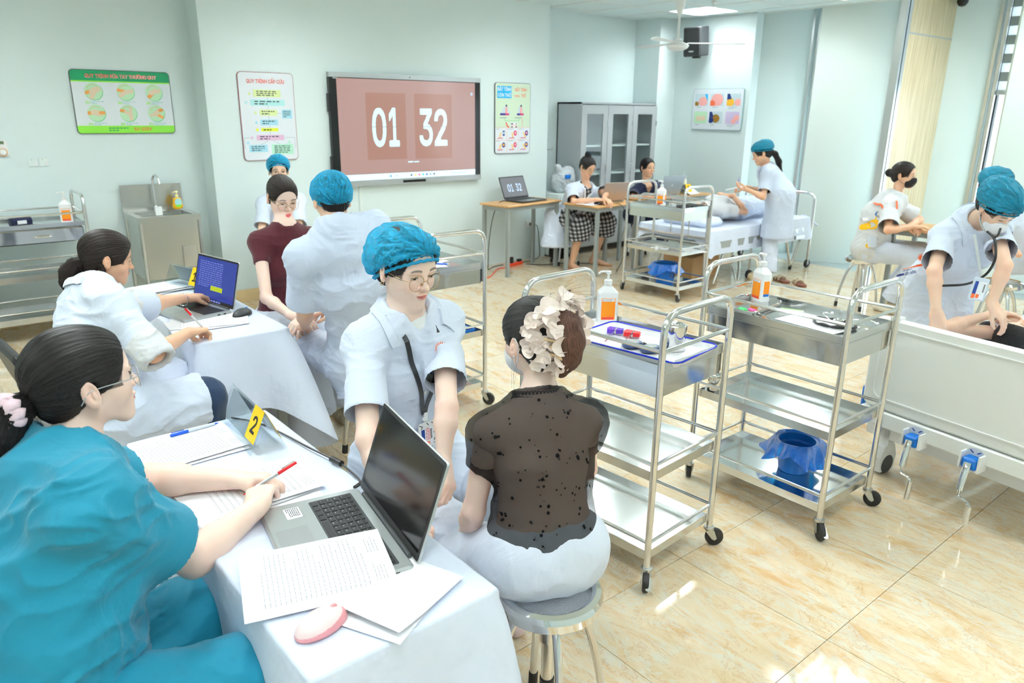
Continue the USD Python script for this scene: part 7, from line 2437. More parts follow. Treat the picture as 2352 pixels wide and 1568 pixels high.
# ---- woman in black lace top, back to the camera
t = person('woman in black lace top seen from behind, cream flower claw in her hair')
J = Pose(pel=(1.185, 1.275, .555), nek=PD(1236, 916, 1.97), head=PD(1228, 778, 1.99), face=dirv(86, -8), az=74, sw=.142, g=.92, curve=.0)
J.arms(L=dict(el=PD(1088, 1172, 2.0), wr=PD(1068, 1232, 2.13), hd=unit(V(-.25, .75, -.4)), hb=V(-.3, -.1, 1), curl=.35, thumb=.25, sleeve=.36),
	   R=dict(el=PD(1346, 1075, 2.16), wr=PD(1245, 1185, 2.38), hd=V(-.4, .8, -.3), hb=V(.2, .1, 1), curl=.4, sleeve=.34))
J.legs(L=dict(kn=PD(1050, 1262, 2.17), an=(1.10, 1.62, .09)), R=dict(kn=(1.40, 1.68, .52), an=(1.36, 1.62, .09)))
skin_mesh(J, SKIN_L, LIP, parent=t, eyes=False)
lc, sfl = tee(J, M['lace'], t, 'lace_top', inf=.010, sleeve=.34, sr=(.050, .052), bust=.9, seed=7, neck_r=.058, amp=.004, neck_dz=-.012, waist=1.02, hem=(J.pel + J.up * .035, -J.up), hollow=False)
n0 = J.nek + J.f * .012
tr = []
for i, a in enumerate(np.linspace(0, 2 * np.pi, 40, endpoint=False)):
	d = J.side * math.cos(a) + J.f * math.sin(a)
	p = n0 + d * .062 + J.up * (.020 - .018 * max(math.sin(a), 0))
	tr.append(tube([p + (J.up * math.cos(b) + np.cross(J.up, d) * math.sin(b)) * .007 for b in np.linspace(0, 2 * np.pi, 9)[:-1]], .0016, 5, closed=True))
put('lace_edge', tr, M['black'], t, smooth=True, kind='stuff')
put('neck_band', tube([n0 + (J.side * math.cos(a) + J.f * math.sin(a)) * .063 + J.up * (.010 - .018 * max(math.sin(a), 0)) for a in np.linspace(0, 2 * np.pi, 40, endpoint=False)], .0055, 8, closed=True), M['black'], t, smooth=True)
trousers(J, M['trouser'], t, inf=.034, seed=6, top=(J.pel + J.up * .09, J.up), amp=.007)
shoe((1.10, 1.62, .075), (.1, 1), mat('pink_slipper', lin(236, 196, 188), .6), t, name='slipper')
shoe((1.36, 1.62, .075), (.1, 1), M['pinkt'], t, name='slipper')
hair_mesh(J, M['hair'], t, T=(.01, -.098, .045), seed=4, low=.012, ears=True, vol=.003)
hair_mesh2 = None
S = SDF()
H = J.H
tl = [((.012, -.108, .080), .022), ((.018, -.128, .048), .034), ((.020, -.134, .005), .037), ((.014, -.126, -.040), .032), ((.004, -.110, -.082), .016)]
for (a, ra), (b, rb) in zip(tl, tl[1:]):
	S.cone(H.w(a), H.w(b), ra, rb, k=.02)
for a, b, r_ in (((.010, -.105, .085), (.022, -.110, .128), .012), ((.022, -.110, .128), (.060, -.10, .140), .005), ((.01, -.10, .09), (.07, -.105, .100), .008), ((.07, -.105, .100), (.095, -.10, .06), .004)):
	S.cone(H.w(a), H.w(b), r_, r_ * .6, k=.01)
m = S.mesh(.0035)
v = np.asarray(m.vertices)
lp = H.l(v)
fl_ = np.stack([(lp[:, 0] - .018) * 900, (lp[:, 1] + .125) * 900, lp[:, 2] * 22], 1)
m.vertices = v + vnormals(m) * ((meshkit.noise(fl_ * .16, 5) - .5) * .005)[:, None]
g = put('hair_bundle', m, M['hair_r'], t, smooth=True)
primvar(g, 'tint', fl_ * V(.30, .30, .12))
rs = np.random.default_rng(3)
st = []
for k in range(70):
	a = H.w((.012 + rs.normal(0, .010), -.105 + rs.normal(0, .010), .09))
	e = H.w((.035 + rs.normal(0, .035), -.11 + rs.normal(0, .02), .115 + rs.normal(0, .018)))
	st.append(smooth_path([a, a * .5 + e * .5 + H.z * .02, e + H.x * .02], 5))
for k in range(8):
	s_ = rs.choice((-1, 1))
	a = H.w((s_ * .066, .02 + rs.normal(0, .01), -.02))
	st.append(smooth_path([a, a - H.z * .05 + H.y * .01 * rs.normal(), a - H.z * (.08 + .07 * rs.random()) + H.x * .012 * rs.normal()], 5))
strands(J, t, st, M['hair_r'], .0004)
M['cream_fabric'] = mat('cream_fabric', lin(252, 238, 230), .45, sheen_weight=.2, transmission_weight=.15)
hc = thing('hair_claw', 'cream fabric flower claw clip holding up the hair of the woman in black lace', 'hair clip')
cc = [(-.070, -.080, .060), (-.058, -.090, .084), (-.036, -.100, .098), (-.010, -.108, .104), (-.074, -.084, .032), (-.066, -.094, .006), (-.056, -.100, -.022), (-.044, -.102, -.048), (-.026, -.104, -.066), (.034, -.112, .100), (.056, -.108, .080), (.066, -.098, .052), (.068, -.094, .020), (-.044, -.116, .064), (-.046, -.120, .034), (-.040, -.120, .004), (-.030, -.118, -.026), (.004, -.104, .126), (-.080, -.070, .046), (-.078, -.072, -.002), (-.064, -.082, -.040), (.072, -.084, -.002)]
rs = np.random.default_rng(5)
for k, p in enumerate(cc):
	for q in range(3):
		n, r0 = 30, .017 + .008 * rs.random()
		a = np.linspace(0, 2 * np.pi, n, endpoint=False)
		ring = []
		ph = rs.random() * 6
		lob = rs.choice((2, 3, 5))
		cup = rs.uniform(-.006, .016)
		for rho in np.linspace(0, 1, 6):
			rr_ = rho * r0 * (1 + .13 * np.sin(lob * a + ph) * rho)
			ring.append(np.stack([rr_ * np.cos(a) * 1.15, rr_ * np.sin(a), cup * rho ** 2 + .009 * rho ** 1.5 * np.sin(2 * a + ph) + .0025 * rho * np.sin(lob * a + 2 * ph)], 1))
		v = np.vstack(ring)
		f = []
		for i in range(5):
			for j in range(n):
				j2 = (j + 1) % n
				f += [(i * n + j, i * n + j2, (i + 1) * n + j2), (i * n + j, (i + 1) * n + j2, (i + 1) * n + j)]
		nv = unit(V(p[0] * .9, -.10, (p[2] - .02) * .7) + rs.normal(0, .030, 3))
		xx = unit(np.cross(nv, (.2, .1, 1)))
		m = frame(trimesh.Trimesh(v, f, process=False), V(p) + V(.016, 0, 0) + nv * (.002 + .010 * q) + rs.normal(0, .005, 3), xx, np.cross(nv, xx), nv)
		put('petal', J.H.mesh(m), M['cream_fabric'], hc, smooth=True)
put('claw', [J.H.mesh(tube(smooth_path([(-.050, -.100, .02 - .02 * k), (-.03, -.135, .012 - .02 * k), (-.004, -.150, -.01 - .02 * k)], 6), .0045, 8)) for k in range(3)], mat('claw_cream', lin(226, 200, 160), .3), hc)
mask(J, t, M['mask_w'])
put('earring', J.H.mesh(trimesh.creation.icosphere(2, .004).apply_translation((-.083, -.010, -.036))), M['chrome'], t)
stool('round steel stool under the woman in black lace', (1.172, 1.238, 0), 38, .462)

# ---- woman in teal scrubs, nearest, at the left
t = person('woman in teal scrubs and glasses with black ponytail, writing at the nearest table')
J = Pose(pel=(.06, 1.44, .56), nek=PD(168, 1040, 1.46), head=PD(190, 874, 1.48), face=dirv(7, 2), az=4, sw=.158, g=1.16, curve=.02, drop=.085)
J.arms(R=dict(el=PD(446, 1284, 1.60), wr=(.528, 1.555, .795), hd=unit(V(.45, .85, .0)), hb=V(-.35, -.25, .9), curl=.75, thumb=.75, sleeve=.64, hr=.95),
	   L=dict(el=(.37, 1.845, .80), wr=(.535, 1.735, .79), hd=unit(V(.75, -.55, .05)), hb=V(.1, .3, .95), curl=.7, thumb=.6, sleeve=.62, hr=.95))
J.legs(R=dict(kn=(.365, 1.30, .56), an=(.33, 1.32, .09)), L=dict(kn=(.365, 1.56, .56), an=(.33, 1.58, .09)))
skin_mesh(J, SKIN_L, LIPR, parent=t, gaze=(.0, .0), hres=.0020, ares=.0030, closed=.2, blush=1.4, brow=(.10, .06, .07))
tn, sf = tee(J, M['teal'], t, 'scrub_top', inf=.024, sleeve=.64, sr=(.058, .074), bust=1.05, seed=12, neck_r=.064, vneck=.17, amp=.016, fr=(6, 6, 13), belly=.7, res=.0055, waist=1.08)
trousers(J, M['teal'], t, inf=.036, seed=8, amp=.010, knee=.078)
hair_mesh(J, M['hair'], t, T=(.0, -.128, -.018), axis=V(0, -1, -.15), tail=[((0, -.112, -.020), .026), ((0, -.140, -.030), .030), ((0, -.165, -.075), .036), ((.0, -.170, -.130), .036), ((.0, -.158, -.185), .026), ((.0, -.150, -.215), .010)], res=.003, seed=2, low=.0)
for k in range(9):
	a = k / 9 * 2 * math.pi
rng2 = np.linspace(0, 2 * np.pi, 64, endpoint=False)
put('hair_tie', J.H.mesh(tube([(math.cos(a) * .030, -.140 + .010 * math.sin(a * 9), -.028 + math.sin(a) * .030) for a in rng2], [.0115 + .003 * math.sin(a * 11) for a in rng2], 10, closed=True)), mat('pink_scrunchie', lin(232, 206, 216), .85), t, smooth=True)
rs = np.random.default_rng(9)
st = []
for k in range(16):
	a = J.H.w((.03 * rs.normal(), -.095, -.05))
	st.append(smooth_path([a, a - J.H.z * .05 - J.H.y * .01, a - J.H.z * (.08 + .03 * rs.random()) + J.H.y * .03 * rs.normal()], 5))
strands(J, t, st, M['hair'], .00028)
glasses(J, t, M['silver'], r=.0265, dz=-.008, oval=.86, square=.5, wire=.0012)
# gradient lanyard round the neck
n = J.nek + J.f * .012
c, cn = [], []
for a in np.linspace(.3, 2.75, 22):
	d = -J.f * math.cos(a) + J.side * math.sin(a)
	c.append(n + d * (.084 + .020 * max(a - 1.6, 0)) + J.up * (.026 - .050 * max(a - 1.2, 0)))
	cn.append(d * .75 + J.up * .6)
M['lan_blue'] = flat('lanyard_blue', (50, 84, 196), .5)
M['lan_orange'] = flat('lanyard_orange', (244, 112, 56), .5)
M['lan_pale'] = flat('lanyard_pale', (244, 176, 150), .5)
lan = thing('lanyard', None, None, parent=t)
for i0, i1, m_ in ((0, 6, 'lan_blue'), (5, 9, 'lan_pale'), (8, 22, 'lan_orange')):
	put('strap', ribbon(c[i0:i1], cn[i0:i1], .019, .0014), M[m_], lan, smooth=40)
for i_, ch in enumerate('TRƯỜNG ĐẠI HỌC ĐẠI NAM'):
	u = 19.5 - i_ * .72
	k = int(u)
	if ch == ' ' or k < 4:
		continue
	p = np.array(c[k]) * (1 - u + k) + np.array(c[k + 1]) * (u - k)
	nn = unit(cn[k])
	x = unit(c[k] - c[k + 1])
	g = text(ch, .0085, .0004, True, center=True)
	g.apply_translation((0, -.004, 0))
	put('lettering', frame(g, p + nn * .0016, x, np.cross(nn, x), nn), M['white'], lan, smooth=False)

# ---- woman in white coat with brown ponytail at the second table
t = person('woman in white coat with brown ponytail and rolled sleeves, writing beside the blue screen laptop')
J = Pose(pel=(.50, 3.02, .56), nek=PD(220, 668, 2.86), head=PD(246, 592, 2.92), face=dirv(-4, -14), hs=.88, az=12, sw=.142, g=1.0, curve=.03, pel_az=10)
J.arms(R=dict(el=PD(352, 812, 2.72), wr=PD(432, 764, 3.02), hd=unit(V(.75, .55, -.12)), hb=V(-.2, .0, 1), curl=.8, thumb=.8, sleeve=.98),
	   L=dict(el=PD(330, 700, 3.12), wr=PD(428, 684, 3.50), hd=unit(V(.75, .6, -.1)), hb=V(0, 0, 1), curl=.4, thumb=.3, sleeve=1.02))
J.legs(R=dict(kn=(.835, 2.94, .56), an=(.80, 2.96, .09)), L=dict(kn=(.835, 3.2, .56), an=(.80, 3.2, .09)))
skin_mesh(J, SKIN_T, LIPN, parent=t, closed=.55, hres=.0026)
tn, sf = tee(J, M['coat'], t, 'white_coat', inf=.026, sleeve=.95, sr=(.060, .066), bust=.9, thigh=.98, thigh_r=.115, seed=22, neck_r=.056, amp=.011, fr=(6, 6, 15))
for k in ('R', 'L'):
	a = J.arm[k]
	e = rolled(a, .93)
	u = unit(V(a['el']) - V(a['sh']))
	S = SDF()
	S.cone(e - u * .035, e + u * .035, .068, .064, k=.02)
	S.half(e + u * .058, u)
	S.half(e - u * .05, -u)
	S.cone(e + u * .03, e + u * .1, .046, .046, k=.005, op='-')
	put('rolled_cuff', folds(S.mesh(.006), .006, (18, 18, 30), 3), M['tee'], t, smooth=True)
collar(J, sf, t, M['coat'], r0=.056, low=.06, point=.115)
trousers(J, M['denim'], t, inf=.028, seed=8)
hair_mesh(J, M['hair_b'], t, T=(.0, -.118, -.045), axis=V(0, -1, -.4), tail=[((0, -.095, -.040), .026), ((0, -.122, -.050), .024), ((0, -.140, -.085), .030), ((.0, -.135, -.125), .030), ((.0, -.122, -.160), .022)], res=.0035, seed=7, low=.012, vol=.004)
put('hair_tie', J.H.mesh(tube([(math.cos(a) * .025, -.120, -.050 + math.sin(a) * .024) for a in np.linspace(0, 2 * np.pi, 30, endpoint=False)], .005, 8, closed=True)), flat('lilac', (206, 190, 232), .7), t, smooth=True)
rs = np.random.default_rng(12)
lock = [J.H.w(p) for p in ((.072, -.030, -.030), (.074, -.012, -.075), (.066, .030, -.105), (.060, .040, -.150))]
S = SDF()
for a, b, ra, rb in zip(lock, lock[1:], (.012, .010, .006), (.010, .006, .002)):
	S.cone(a, b, ra, rb, k=.01)
m = S.mesh(.003)
g = put('loose_lock', m, M['hair_b'], t, smooth=True)
primvar(g, 'tint', np.asarray(m.vertices) * 200)
put('bracelet', tube([V(J.arm['L']['wr']) + .030 * (V(0, 0, 1) * math.cos(a) + unit(V(-.6, .75, 0)) * math.sin(a)) - unit(V(.75, .6, 0)) * .03 for a in np.linspace(0, 6.28, 24)[:-1]], .0018, 6, closed=True), M['chrome'], t)

W = J.arm['R']
pen('white pen with red cap held by the woman in the white coat', V(W['wr']) + W['hd'] * .125 + V(0, 0, -.022), V(W['wr']) + W['hd'] * .055 + V(-.03, .02, .095), M['red'], M['whitep'], cap=.25, mid=M['clearp'])

# ---- girl in maroon top
t = person('young woman in maroon top with round glasses and necklace, looking down')
J = Pose(pel=(1.60, 3.92, .55), nek=PD(655, 520, 3.93), head=PD(648, 452, 3.95), face=dirv(-92, -22), az=-96, sw=.138, g=.90, curve=.0)
J.arms(R=dict(el=PD(612, 684, 3.80), wr=PD(668, 724, 3.68), hd=unit(V(.75, -.3, -.35)), hb=V(0, -.3, 1), curl=.4, thumb=.3, sleeve=.34),
	   L=dict(el=PD(745, 660, 3.75), wr=PD(705, 725, 3.66), hd=unit(V(-.7, -.3, -.3)), hb=V(0, -.3, 1), curl=.4, sleeve=.34))
J.legs(R=dict(kn=(1.48, 3.52, .54), an=(1.48, 3.6, .09)), L=dict(kn=(1.72, 3.52, .54), an=(1.72, 3.6, .09)))
skin_mesh(J, SKIN_L, lin(224, 70, 78), parent=t, closed=.62, gaze=(0, -.002), hres=.0026)
tn, sf = tee(J, M['maroon'], t, 'knit_top', inf=.009, sleeve=.34, sr=(.046, .046), bust=1.0, seed=31, neck_r=.052, amp=.003, hem=(J.pel + J.up * .03, -J.up), hollow=False)
trousers(J, M['trouser'], t, inf=.03, seed=11)
hair_mesh(J, M['hair_b'], t, T=(.0, -.10, -.02), seed=9, low=.012, vol=-.001, tail=[((-.02, -.09, -.03), .03), ((-.05, -.10, -.06), .022), ((-.075, -.09, -.095), .008)])
glasses(J, t, M['gold'], r=.0265, dz=-.010)
c = [J.nek + J.f * .012 + (-J.f * math.cos(a) + J.side * math.sin(a)) * (.050 + .004 * abs(a)) + J.up * (.016 - .020 * abs(a) ** 1.3) for a in np.linspace(-2.5, 2.5, 20)]
mid = J.nek + J.f * .12 - J.up * .085
q0, _ = sf.march(np.array([c[0], c[0] * .5 + mid * .5, mid, c[-1] * .5 + mid * .5, c[-1]]), -J.f, .003)
put('necklace', [tube(smooth_path([c[2], q0[1], q0[2]], 8), .0012, 6), tube(smooth_path([c[-3], q0[3], q0[2]], 8), .0012, 6)], M['gold'], t)
put('pendant', trimesh.creation.icosphere(2, .006).apply_translation(q0[2]), M['chrome'], t)
stool('round steel stool under the young woman in maroon', (1.62, 3.98, 0), 10, .45)

# ---- young man from behind
t = person('young man in white coat and blue cap seen from behind, facing the woman in maroon')
J = Pose(pel=(1.66, 3.08, .56), nek=PD(770, 522, 3.20), head=PD(762, 458, 3.22), face=dirv(78, -16), az=86, sw=.172, g=1.06, curve=.035)
J.arms(L=dict(el=PD(700, 718, 3.36), wr=PD(700, 748, 3.58), hd=unit(V(.1, .85, -.2)), hb=V(-.3, 0, 1), curl=.5, sleeve=.80),
	   R=dict(el=PD(880, 690, 3.50), wr=PD(780, 720, 3.75), hd=unit(V(-.5, .8, 0)), hb=V(.2, 0, 1), curl=.4, sleeve=.70))
J.legs(L=dict(kn=(1.52, 3.48, .53), an=(1.60, 3.50, .09)), R=dict(kn=(1.84, 3.50, .53), an=(1.82, 3.46, .09)))
skin_mesh(J, SKIN, LIPN, parent=t, male=True, eyes=False, bust=0, scalp=lambda P: np.clip((-P[:, 1] - .030) / .02, 0, 1) * np.clip((P[:, 2] + .075) / .03, 0, 1) * .75)
tn, sf = tee(J, M['coat_b'], t, 'white_coat', inf=.026, sleeve=.78, sr=(.058, .078), bust=0, thigh=.55, thigh_r=.115, seed=33, neck_r=.060, amp=.009, fr=(7, 7, 10), skirt=[(J.pel, J.pel - V(-.02, .05, .17), (.185, .15), (.205, .165))])
trousers(J, M['coat_b'], t, inf=.026, seed=13)
collar(J, sf, t, M['coat_b'], r0=.052, back=.016, w=.030, point=.105, low=.085, ang=140)
hair_mesh(J, M['hair'], t, T=(0, -.05, .10), seed=10, vol=-.003)
bouffant(J, t, front=(.085, .052), back=(-.095, -.066), seed=6, gather=(.0, -.100, -.04), r=(.094, .112, .100), c=(0, -.020, .030))
for k, (x, y, a) in enumerate(((1.745, 3.565, 75), (1.60, 3.52, 95))):
	shoe((x, y, .075), dirv(a)[:2], mat('clog_grey%d' % k, lin(186, 176, 150), .6), t, 'clog', 'clog')
stool('round steel stool under the young man in the white coat', (1.70, 3.10, 0), 30, .45)

# ---- girl at the wall
t = person('person with blue cap and glasses sitting against the wall behind the woman in maroon')
J = Pose(pel=(2.60, 6.28, .55), nek=PD(645, 448, 6.12), head=PD(640, 392, 6.06), face=dirv(-108, -4), az=-105, sw=.142, g=.92)
J.arms(R=dict(el=PD(600, 545, 6.0), wr=PD(630, 590, 5.85), sleeve=.66), L=dict(el=PD(688, 545, 6.0), wr=PD(660, 590, 5.85), sleeve=.66))
J.legs(R=dict(kn=(2.4, 5.9, .52), an=(2.42, 5.92, .08)), L=dict(kn=(2.66, 5.9, .52), an=(2.66, 5.92, .08)))
skin_mesh(J, SKIN, LIPN, parent=t, res=.011, hres=.0042, ares=.008, hand=False)
tn, sf = tee(J, M['coat'], t, inf=.018, sleeve=.66, sr=(.052, .070), seed=41, res=.010, thigh=.6, hollow=False)
trousers(J, M['trouser'], t, res=.012)
hair_mesh(J, M['hair'], t, res=.006)
bouffant(J, t, front=(.088, .060), back=(-.10, -.08), res=.006, seed=8)
glasses(J, t, M['dark_body'], r=.024, dz=-.006, wire=.0012)
stool('round steel stool of the person against the wall', (2.62, 6.32, 0), 0, .45)

# ---- woman with checked dress and open white coat, far desk
M['check'] = usdkit.material(stage, '/World/Looks/checked_cloth', {
	'tc': ('texture_coordinate', {}), 'mp': ('mapping', {'rotation': (.0, .25, .6), 'scale': (1, 1, 1)}), 'sx': ('separate_xyz', {}),
	'a': ('math', {'math_type': 'multiply', 'value2': 24.0}), 'b': ('math', {'math_type': 'multiply', 'value2': 24.0}),
	'fa': ('math', {'math_type': 'fraction'}), 'fb': ('math', {'math_type': 'fraction'}), 'ga': ('math', {'math_type': 'greater_than', 'value2': .5}), 'gb': ('math', {'math_type': 'greater_than', 'value2': .5}),
	's': ('math', {'math_type': 'add'}), 'h': ('math', {'math_type': 'multiply', 'value2': .5}), 'r': ('rgb_ramp', {'ramp': [(0, (.012, .012, .014)), (.5, (.12, .12, .13)), (1, (.55, .55, .57))]}),
	'p': ('principled_bsdf', {'roughness': .85})},
	[('tc.object', 'mp.vector'), ('mp.vector', 'sx.vector'), ('sx.x', 'a.value1'), ('sx.z', 'b.value1'), ('a.value', 'fa.value1'), ('b.value', 'fb.value1'), ('fa.value', 'ga.value1'), ('fb.value', 'gb.value1'),
	 ('ga.value', 's.value1'), ('gb.value', 's.value2'), ('s.value', 'h.value1'), ('h.value', 'r.fac'), ('r.color', 'p.base_color')], surface='p.BSDF')
t = person('woman in open white coat over checked dress, typing at the far desk')
J = Pose(pel=(5.90, 6.10, .52), nek=PD(1346, 428, 8.15), head=PD(1349, 383, 8.05), face=dirv(-92, -28), az=-100, sw=.150, g=1.0)
J.arms(R=dict(el=PD(1318, 464, 7.9), wr=PD(1372, 458, 7.78), hd=unit(V(.8, -.35, -.1)), hb=V(0, 0, 1), curl=.5, sleeve=.86),
	   L=dict(el=PD(1392, 440, 8.0), wr=PD(1388, 457, 7.80), hd=unit(V(-.2, -.9, -.1)), hb=V(0, 0, 1), curl=.5, sleeve=.8))
J.legs(R=dict(kn=(5.75, 5.74, .50), an=(5.72, 5.84, .08), ft=(-.1, -1)), L=dict(kn=(6.20, 5.80, .50), an=(6.13, 5.90, .08), ft=(.35, -1)))
skin_mesh(J, SKIN_T, LIP, parent=t, res=.009, hres=.0042, ares=.006, legs=('R', 'L'), closed=.5)
S = SDF()
torso(S, J, .010, 1.0)
for k in ('R', 'L'):
	l = J.leg[k]
	S.cone(l['hip'], l['kn'], .10, .10, k=.10)
	S.cone(l['kn'], V(l['kn']) - V(0, -.04, .16), .10, .125, k=.08)
S.half((0, 0, .335), (0, 0, -1))
S.cone(J.nek + J.up * .02, J.nek + J.up * .2, .056, .09, op='-')
put('dress', folds(S.mesh(.010), .010, (9, 9, 6), 4), M['check'], t, smooth=True)
tn, sf = tee(J, M['coat'], t, 'white_coat', inf=.024, sleeve=.82, sr=(.056, .072), seed=44, res=.009, vneck=.30, hollow=False, neck_r=.06)
S = SDF()
S.econe((5.73, 6.12, .60), (5.64, 6.02, .24), (.13, .06), (.17, .075), (.8, -.6, 0), k=.04)
S.half((5.64, 6.02, .24), (0, 0, -1))
put('coat_skirt', folds(S.mesh(.010), .012, (10, 10, 4), 6), M['coat'], t, smooth=True)
S = SDF()
for s_ in (-1, 1):
	S.cone(J.nek + J.f * .06 + J.side * s_ * .05, J.che + J.f * .14 + J.up * .03, .014, .016, k=.01)
	S.cone(J.che + J.f * .145 + J.up * .03, J.che + J.f * .16 + J.side * s_ * .035 - J.up * .09, .014, .022, k=.01)
put('scarf_bow', S.mesh(.006), M['paper'], t, smooth=True)
hair_mesh(J, M['hair'], t, res=.006, T=(0, -.06, .10), tail=[((0, -.05, .11), .034), ((0, -.065, .125), .032)])
put('hair_pin', J.H.mesh(tube([(0, -.03, .12), (.01, -.06, .165)], .005, 8)), M['blue'], t)
glasses(J, t, M['gold'], r=.025, dz=-.008, wire=.0012)
for k, an in enumerate(((5.72, 5.80, .03), (6.13, 5.86, .03))):
	put('sandal_sole', frame(ext(rr(.09, .25, .044), .016), (an[0] + (-.02, .05)[k], an[1] - .05, 0), unit((1, (-.1, .3)[k], 0)), unit(((.1, -.3)[k], 1, 0)), (0, 0, 1)), flat('sole_tan%d' % k, (196, 150, 106), .6), t)
stool('round stool under the woman in the checked dress', (5.90, 6.14, 0), 0, .44)

# ---- woman in navy scrubs
t = person('smiling woman in navy scrubs seated behind the far desk before the glass cabinet')
J = Pose(pel=(7.02, 6.05, .52), nek=PD(1484, 425, 8.72), head=PD(1487, 385, 8.66), face=dirv(-100, -2), az=-104, sw=.155, g=1.02)
J.arms(R=dict(el=PD(1452, 455, 8.5), wr=PD(1490, 452, 8.3), hd=unit(V(.9, -.3, 0)), hb=V(0, 0, 1), curl=.4, sleeve=.78),
	   L=dict(el=PD(1525, 448, 8.6), wr=PD(1508, 455, 8.3), hd=unit(V(-.5, -.8, 0)), hb=V(0, 0, 1), curl=.4, sleeve=.7))
J.legs(R=dict(kn=(6.9, 5.75, .50), an=(6.9, 5.8, .08)), L=dict(kn=(7.2, 5.75, .50), an=(7.2, 5.8, .08)))
skin_mesh(J, SKIN_T, LIP, parent=t, res=.010, hres=.0042, ares=.007, open_=.002)
tee(J, M['navy'], t, 'scrub_top', inf=.020, sleeve=.72, sr=(.054, .074), seed=51, res=.009, vneck=.10, hollow=False)
trousers(J, M['navy'], t, res=.012)
hair_mesh(J, M['hair'], t, res=.006)
stool('round stool under the woman in navy scrubs', (7.02, 6.10, 0), 0, .44)

# ---- standing student writing
t = person('student standing by the far bed in white tunic and teal cap, writing on a sheet')
J = Pose(pel=(7.02, 4.16, .86), nek=PD(1758, 388, 7.62), head=PD(1750, 352, 7.56), face=dirv(128, -24), az=118, sw=.140, g=.92, curve=.01)
J.arms(L=dict(el=PD(1752, 452, 7.45), wr=PD(1722, 438, 7.45), hd=unit(V(-.55, .75, .15)), hb=V(-.1, -.2, -1), curl=.5, sleeve=.74),
	   R=dict(el=PD(1748, 440, 7.85), wr=PD(1718, 430, 7.75), hd=unit(V(-.6, .6, .1)), hb=V(0, 0, 1), curl=.7, thumb=.7, sleeve=.74))
J.legs(L=dict(kn=(6.97, 4.19, .46), an=(6.90, 4.12, .08)), R=dict(kn=(7.06, 4.24, .46), an=(7.04, 4.26, .08)))
skin_mesh(J, SKIN_T, LIPN, parent=t, res=.010, hres=.0040, ares=.006, closed=.5)
tn, sf = tee(J, M['coat_b'], t, inf=.022, sleeve=.72, sr=(.052, .068), seed=55, res=.009, hollow=False, neck_r=.056, skirt=[(J.pel + V(0, 0, .05), J.pel - V(0, 0, .40), (.165, .135), (.185, .160))], amp=.006, fr=(8, 8, 4))
trousers(J, M['trouser'], t, res=.010, inf=.030)
collar(J, sf, t, M['coat_b'], r0=.056)
hair_mesh(J, M['hair'], t, res=.005, T=(0, -.105, -.02), tail=[((0, -.095, -.02), .026), ((0, -.125, -.06), .026), ((0, -.135, -.15), .028), ((0, -.115, -.26), .020), ((0, -.095, -.34), .006)])
bouffant(J, t, M['bouffant_d'], front=(.085, .058), back=(-.105, .0), res=.005, seed=9)
for k, (x, y, a) in enumerate(((6.90, 4.14, 160), (7.04, 4.28, 150))):
	shoe((x, y, .075), dirv(a)[:2], flat('cream_shoe%d' % k, (226, 206, 166), .6), t)
hp_ = V(J.arm['L']['wr']) * .5 + V(J.arm['R']['wr']) * .5 + V(-.10, .09, .0)
sheet('small sheet of paper in the hands of the standing student', hp_ + V(0, 0, .01), 120, lambda x, y: -x * .25, .20, .14, seed=60, lines=10, header=False, table=False)
pen('purple pen in the hand of the standing student', hp_ + V(.02, 0, .02), hp_ + V(.09, .03, .11), M['purple'], M['whitep'])

# ---- patient on the far bed
def lying(label, base, d, skin, topm, legm, head_at, res=.011, feet=True, armside='L', hairm='hair', cap=None):
	"""someone on their back: base = pelvis centre, d = direction from head to feet"""
	t = person(label)
	d = unit(V(d[0], d[1], 0))
	b = V(base)
	J = Pose(pel=b, nek=b - d * .46 + V(0, 0, .02), head=head_at, face=V(d[0] * .12, d[1] * .12, 1), az=0, sw=.148, g=.98, head_up=-d + V(0, 0, .05))
	J.up = -d
	J.f = V(0, 0, 1)
	J.side = np.cross(J.f, J.up)
	J.pside = J.side
	J.che = J.pel * .40 + J.nek * .60 + V(0, 0, .01)
	J.sR = J.nek + J.side * .150 - J.up * .07
	J.sL = J.nek - J.side * .150 - J.up * .07
	return t, J
t, J = lying('patient lying on the far steel bed with hands folded on the belly', (7.02, 4.72, .70), (1, -.02), SKIN_T, None, None, (6.40, 4.74, .70))
hm = J.pel + J.up * .10 + V(0, 0, .15)
J.arms(R=dict(el=J.sR + J.side * .10 - J.up * .26 + V(0, 0, -.02), wr=hm + J.side * .07, hd=-J.side - J.up * .2, hb=V(0, 0, 1), curl=.4, sleeve=.6),
	   L=dict(el=J.sL - J.side * .12 - J.up * .25 + V(0, 0, .0), wr=hm - J.side * .09 + J.up * .02, hd=J.side, hb=V(0, 0, 1), curl=.4, sleeve=.6))
J.legs(R=dict(kn=J.pel - J.up * .42 + J.side * .10 + V(0, 0, .02), an=J.pel - J.up * .80 + J.side * .10 - V(0, 0, .01)), L=dict(kn=J.pel - J.up * .42 - J.side * .10 + V(0, 0, .02), an=J.pel - J.up * .80 - J.side * .10 - V(0, 0, .01)))
skin_mesh(J, SKIN_T, LIPN, parent=t, res=.010, hres=.0045, ares=.007, closed=.9)
tee(J, M['tee'], t, 'shirt', inf=.018, sleeve=.6, sr=(.054, .066), seed=61, res=.010, hollow=False)
trousers(J, M['coat_b'], t, res=.011, inf=.030, amp=.010)
hair_mesh(J, M['hair'], t, res=.006)
ft = SDF()
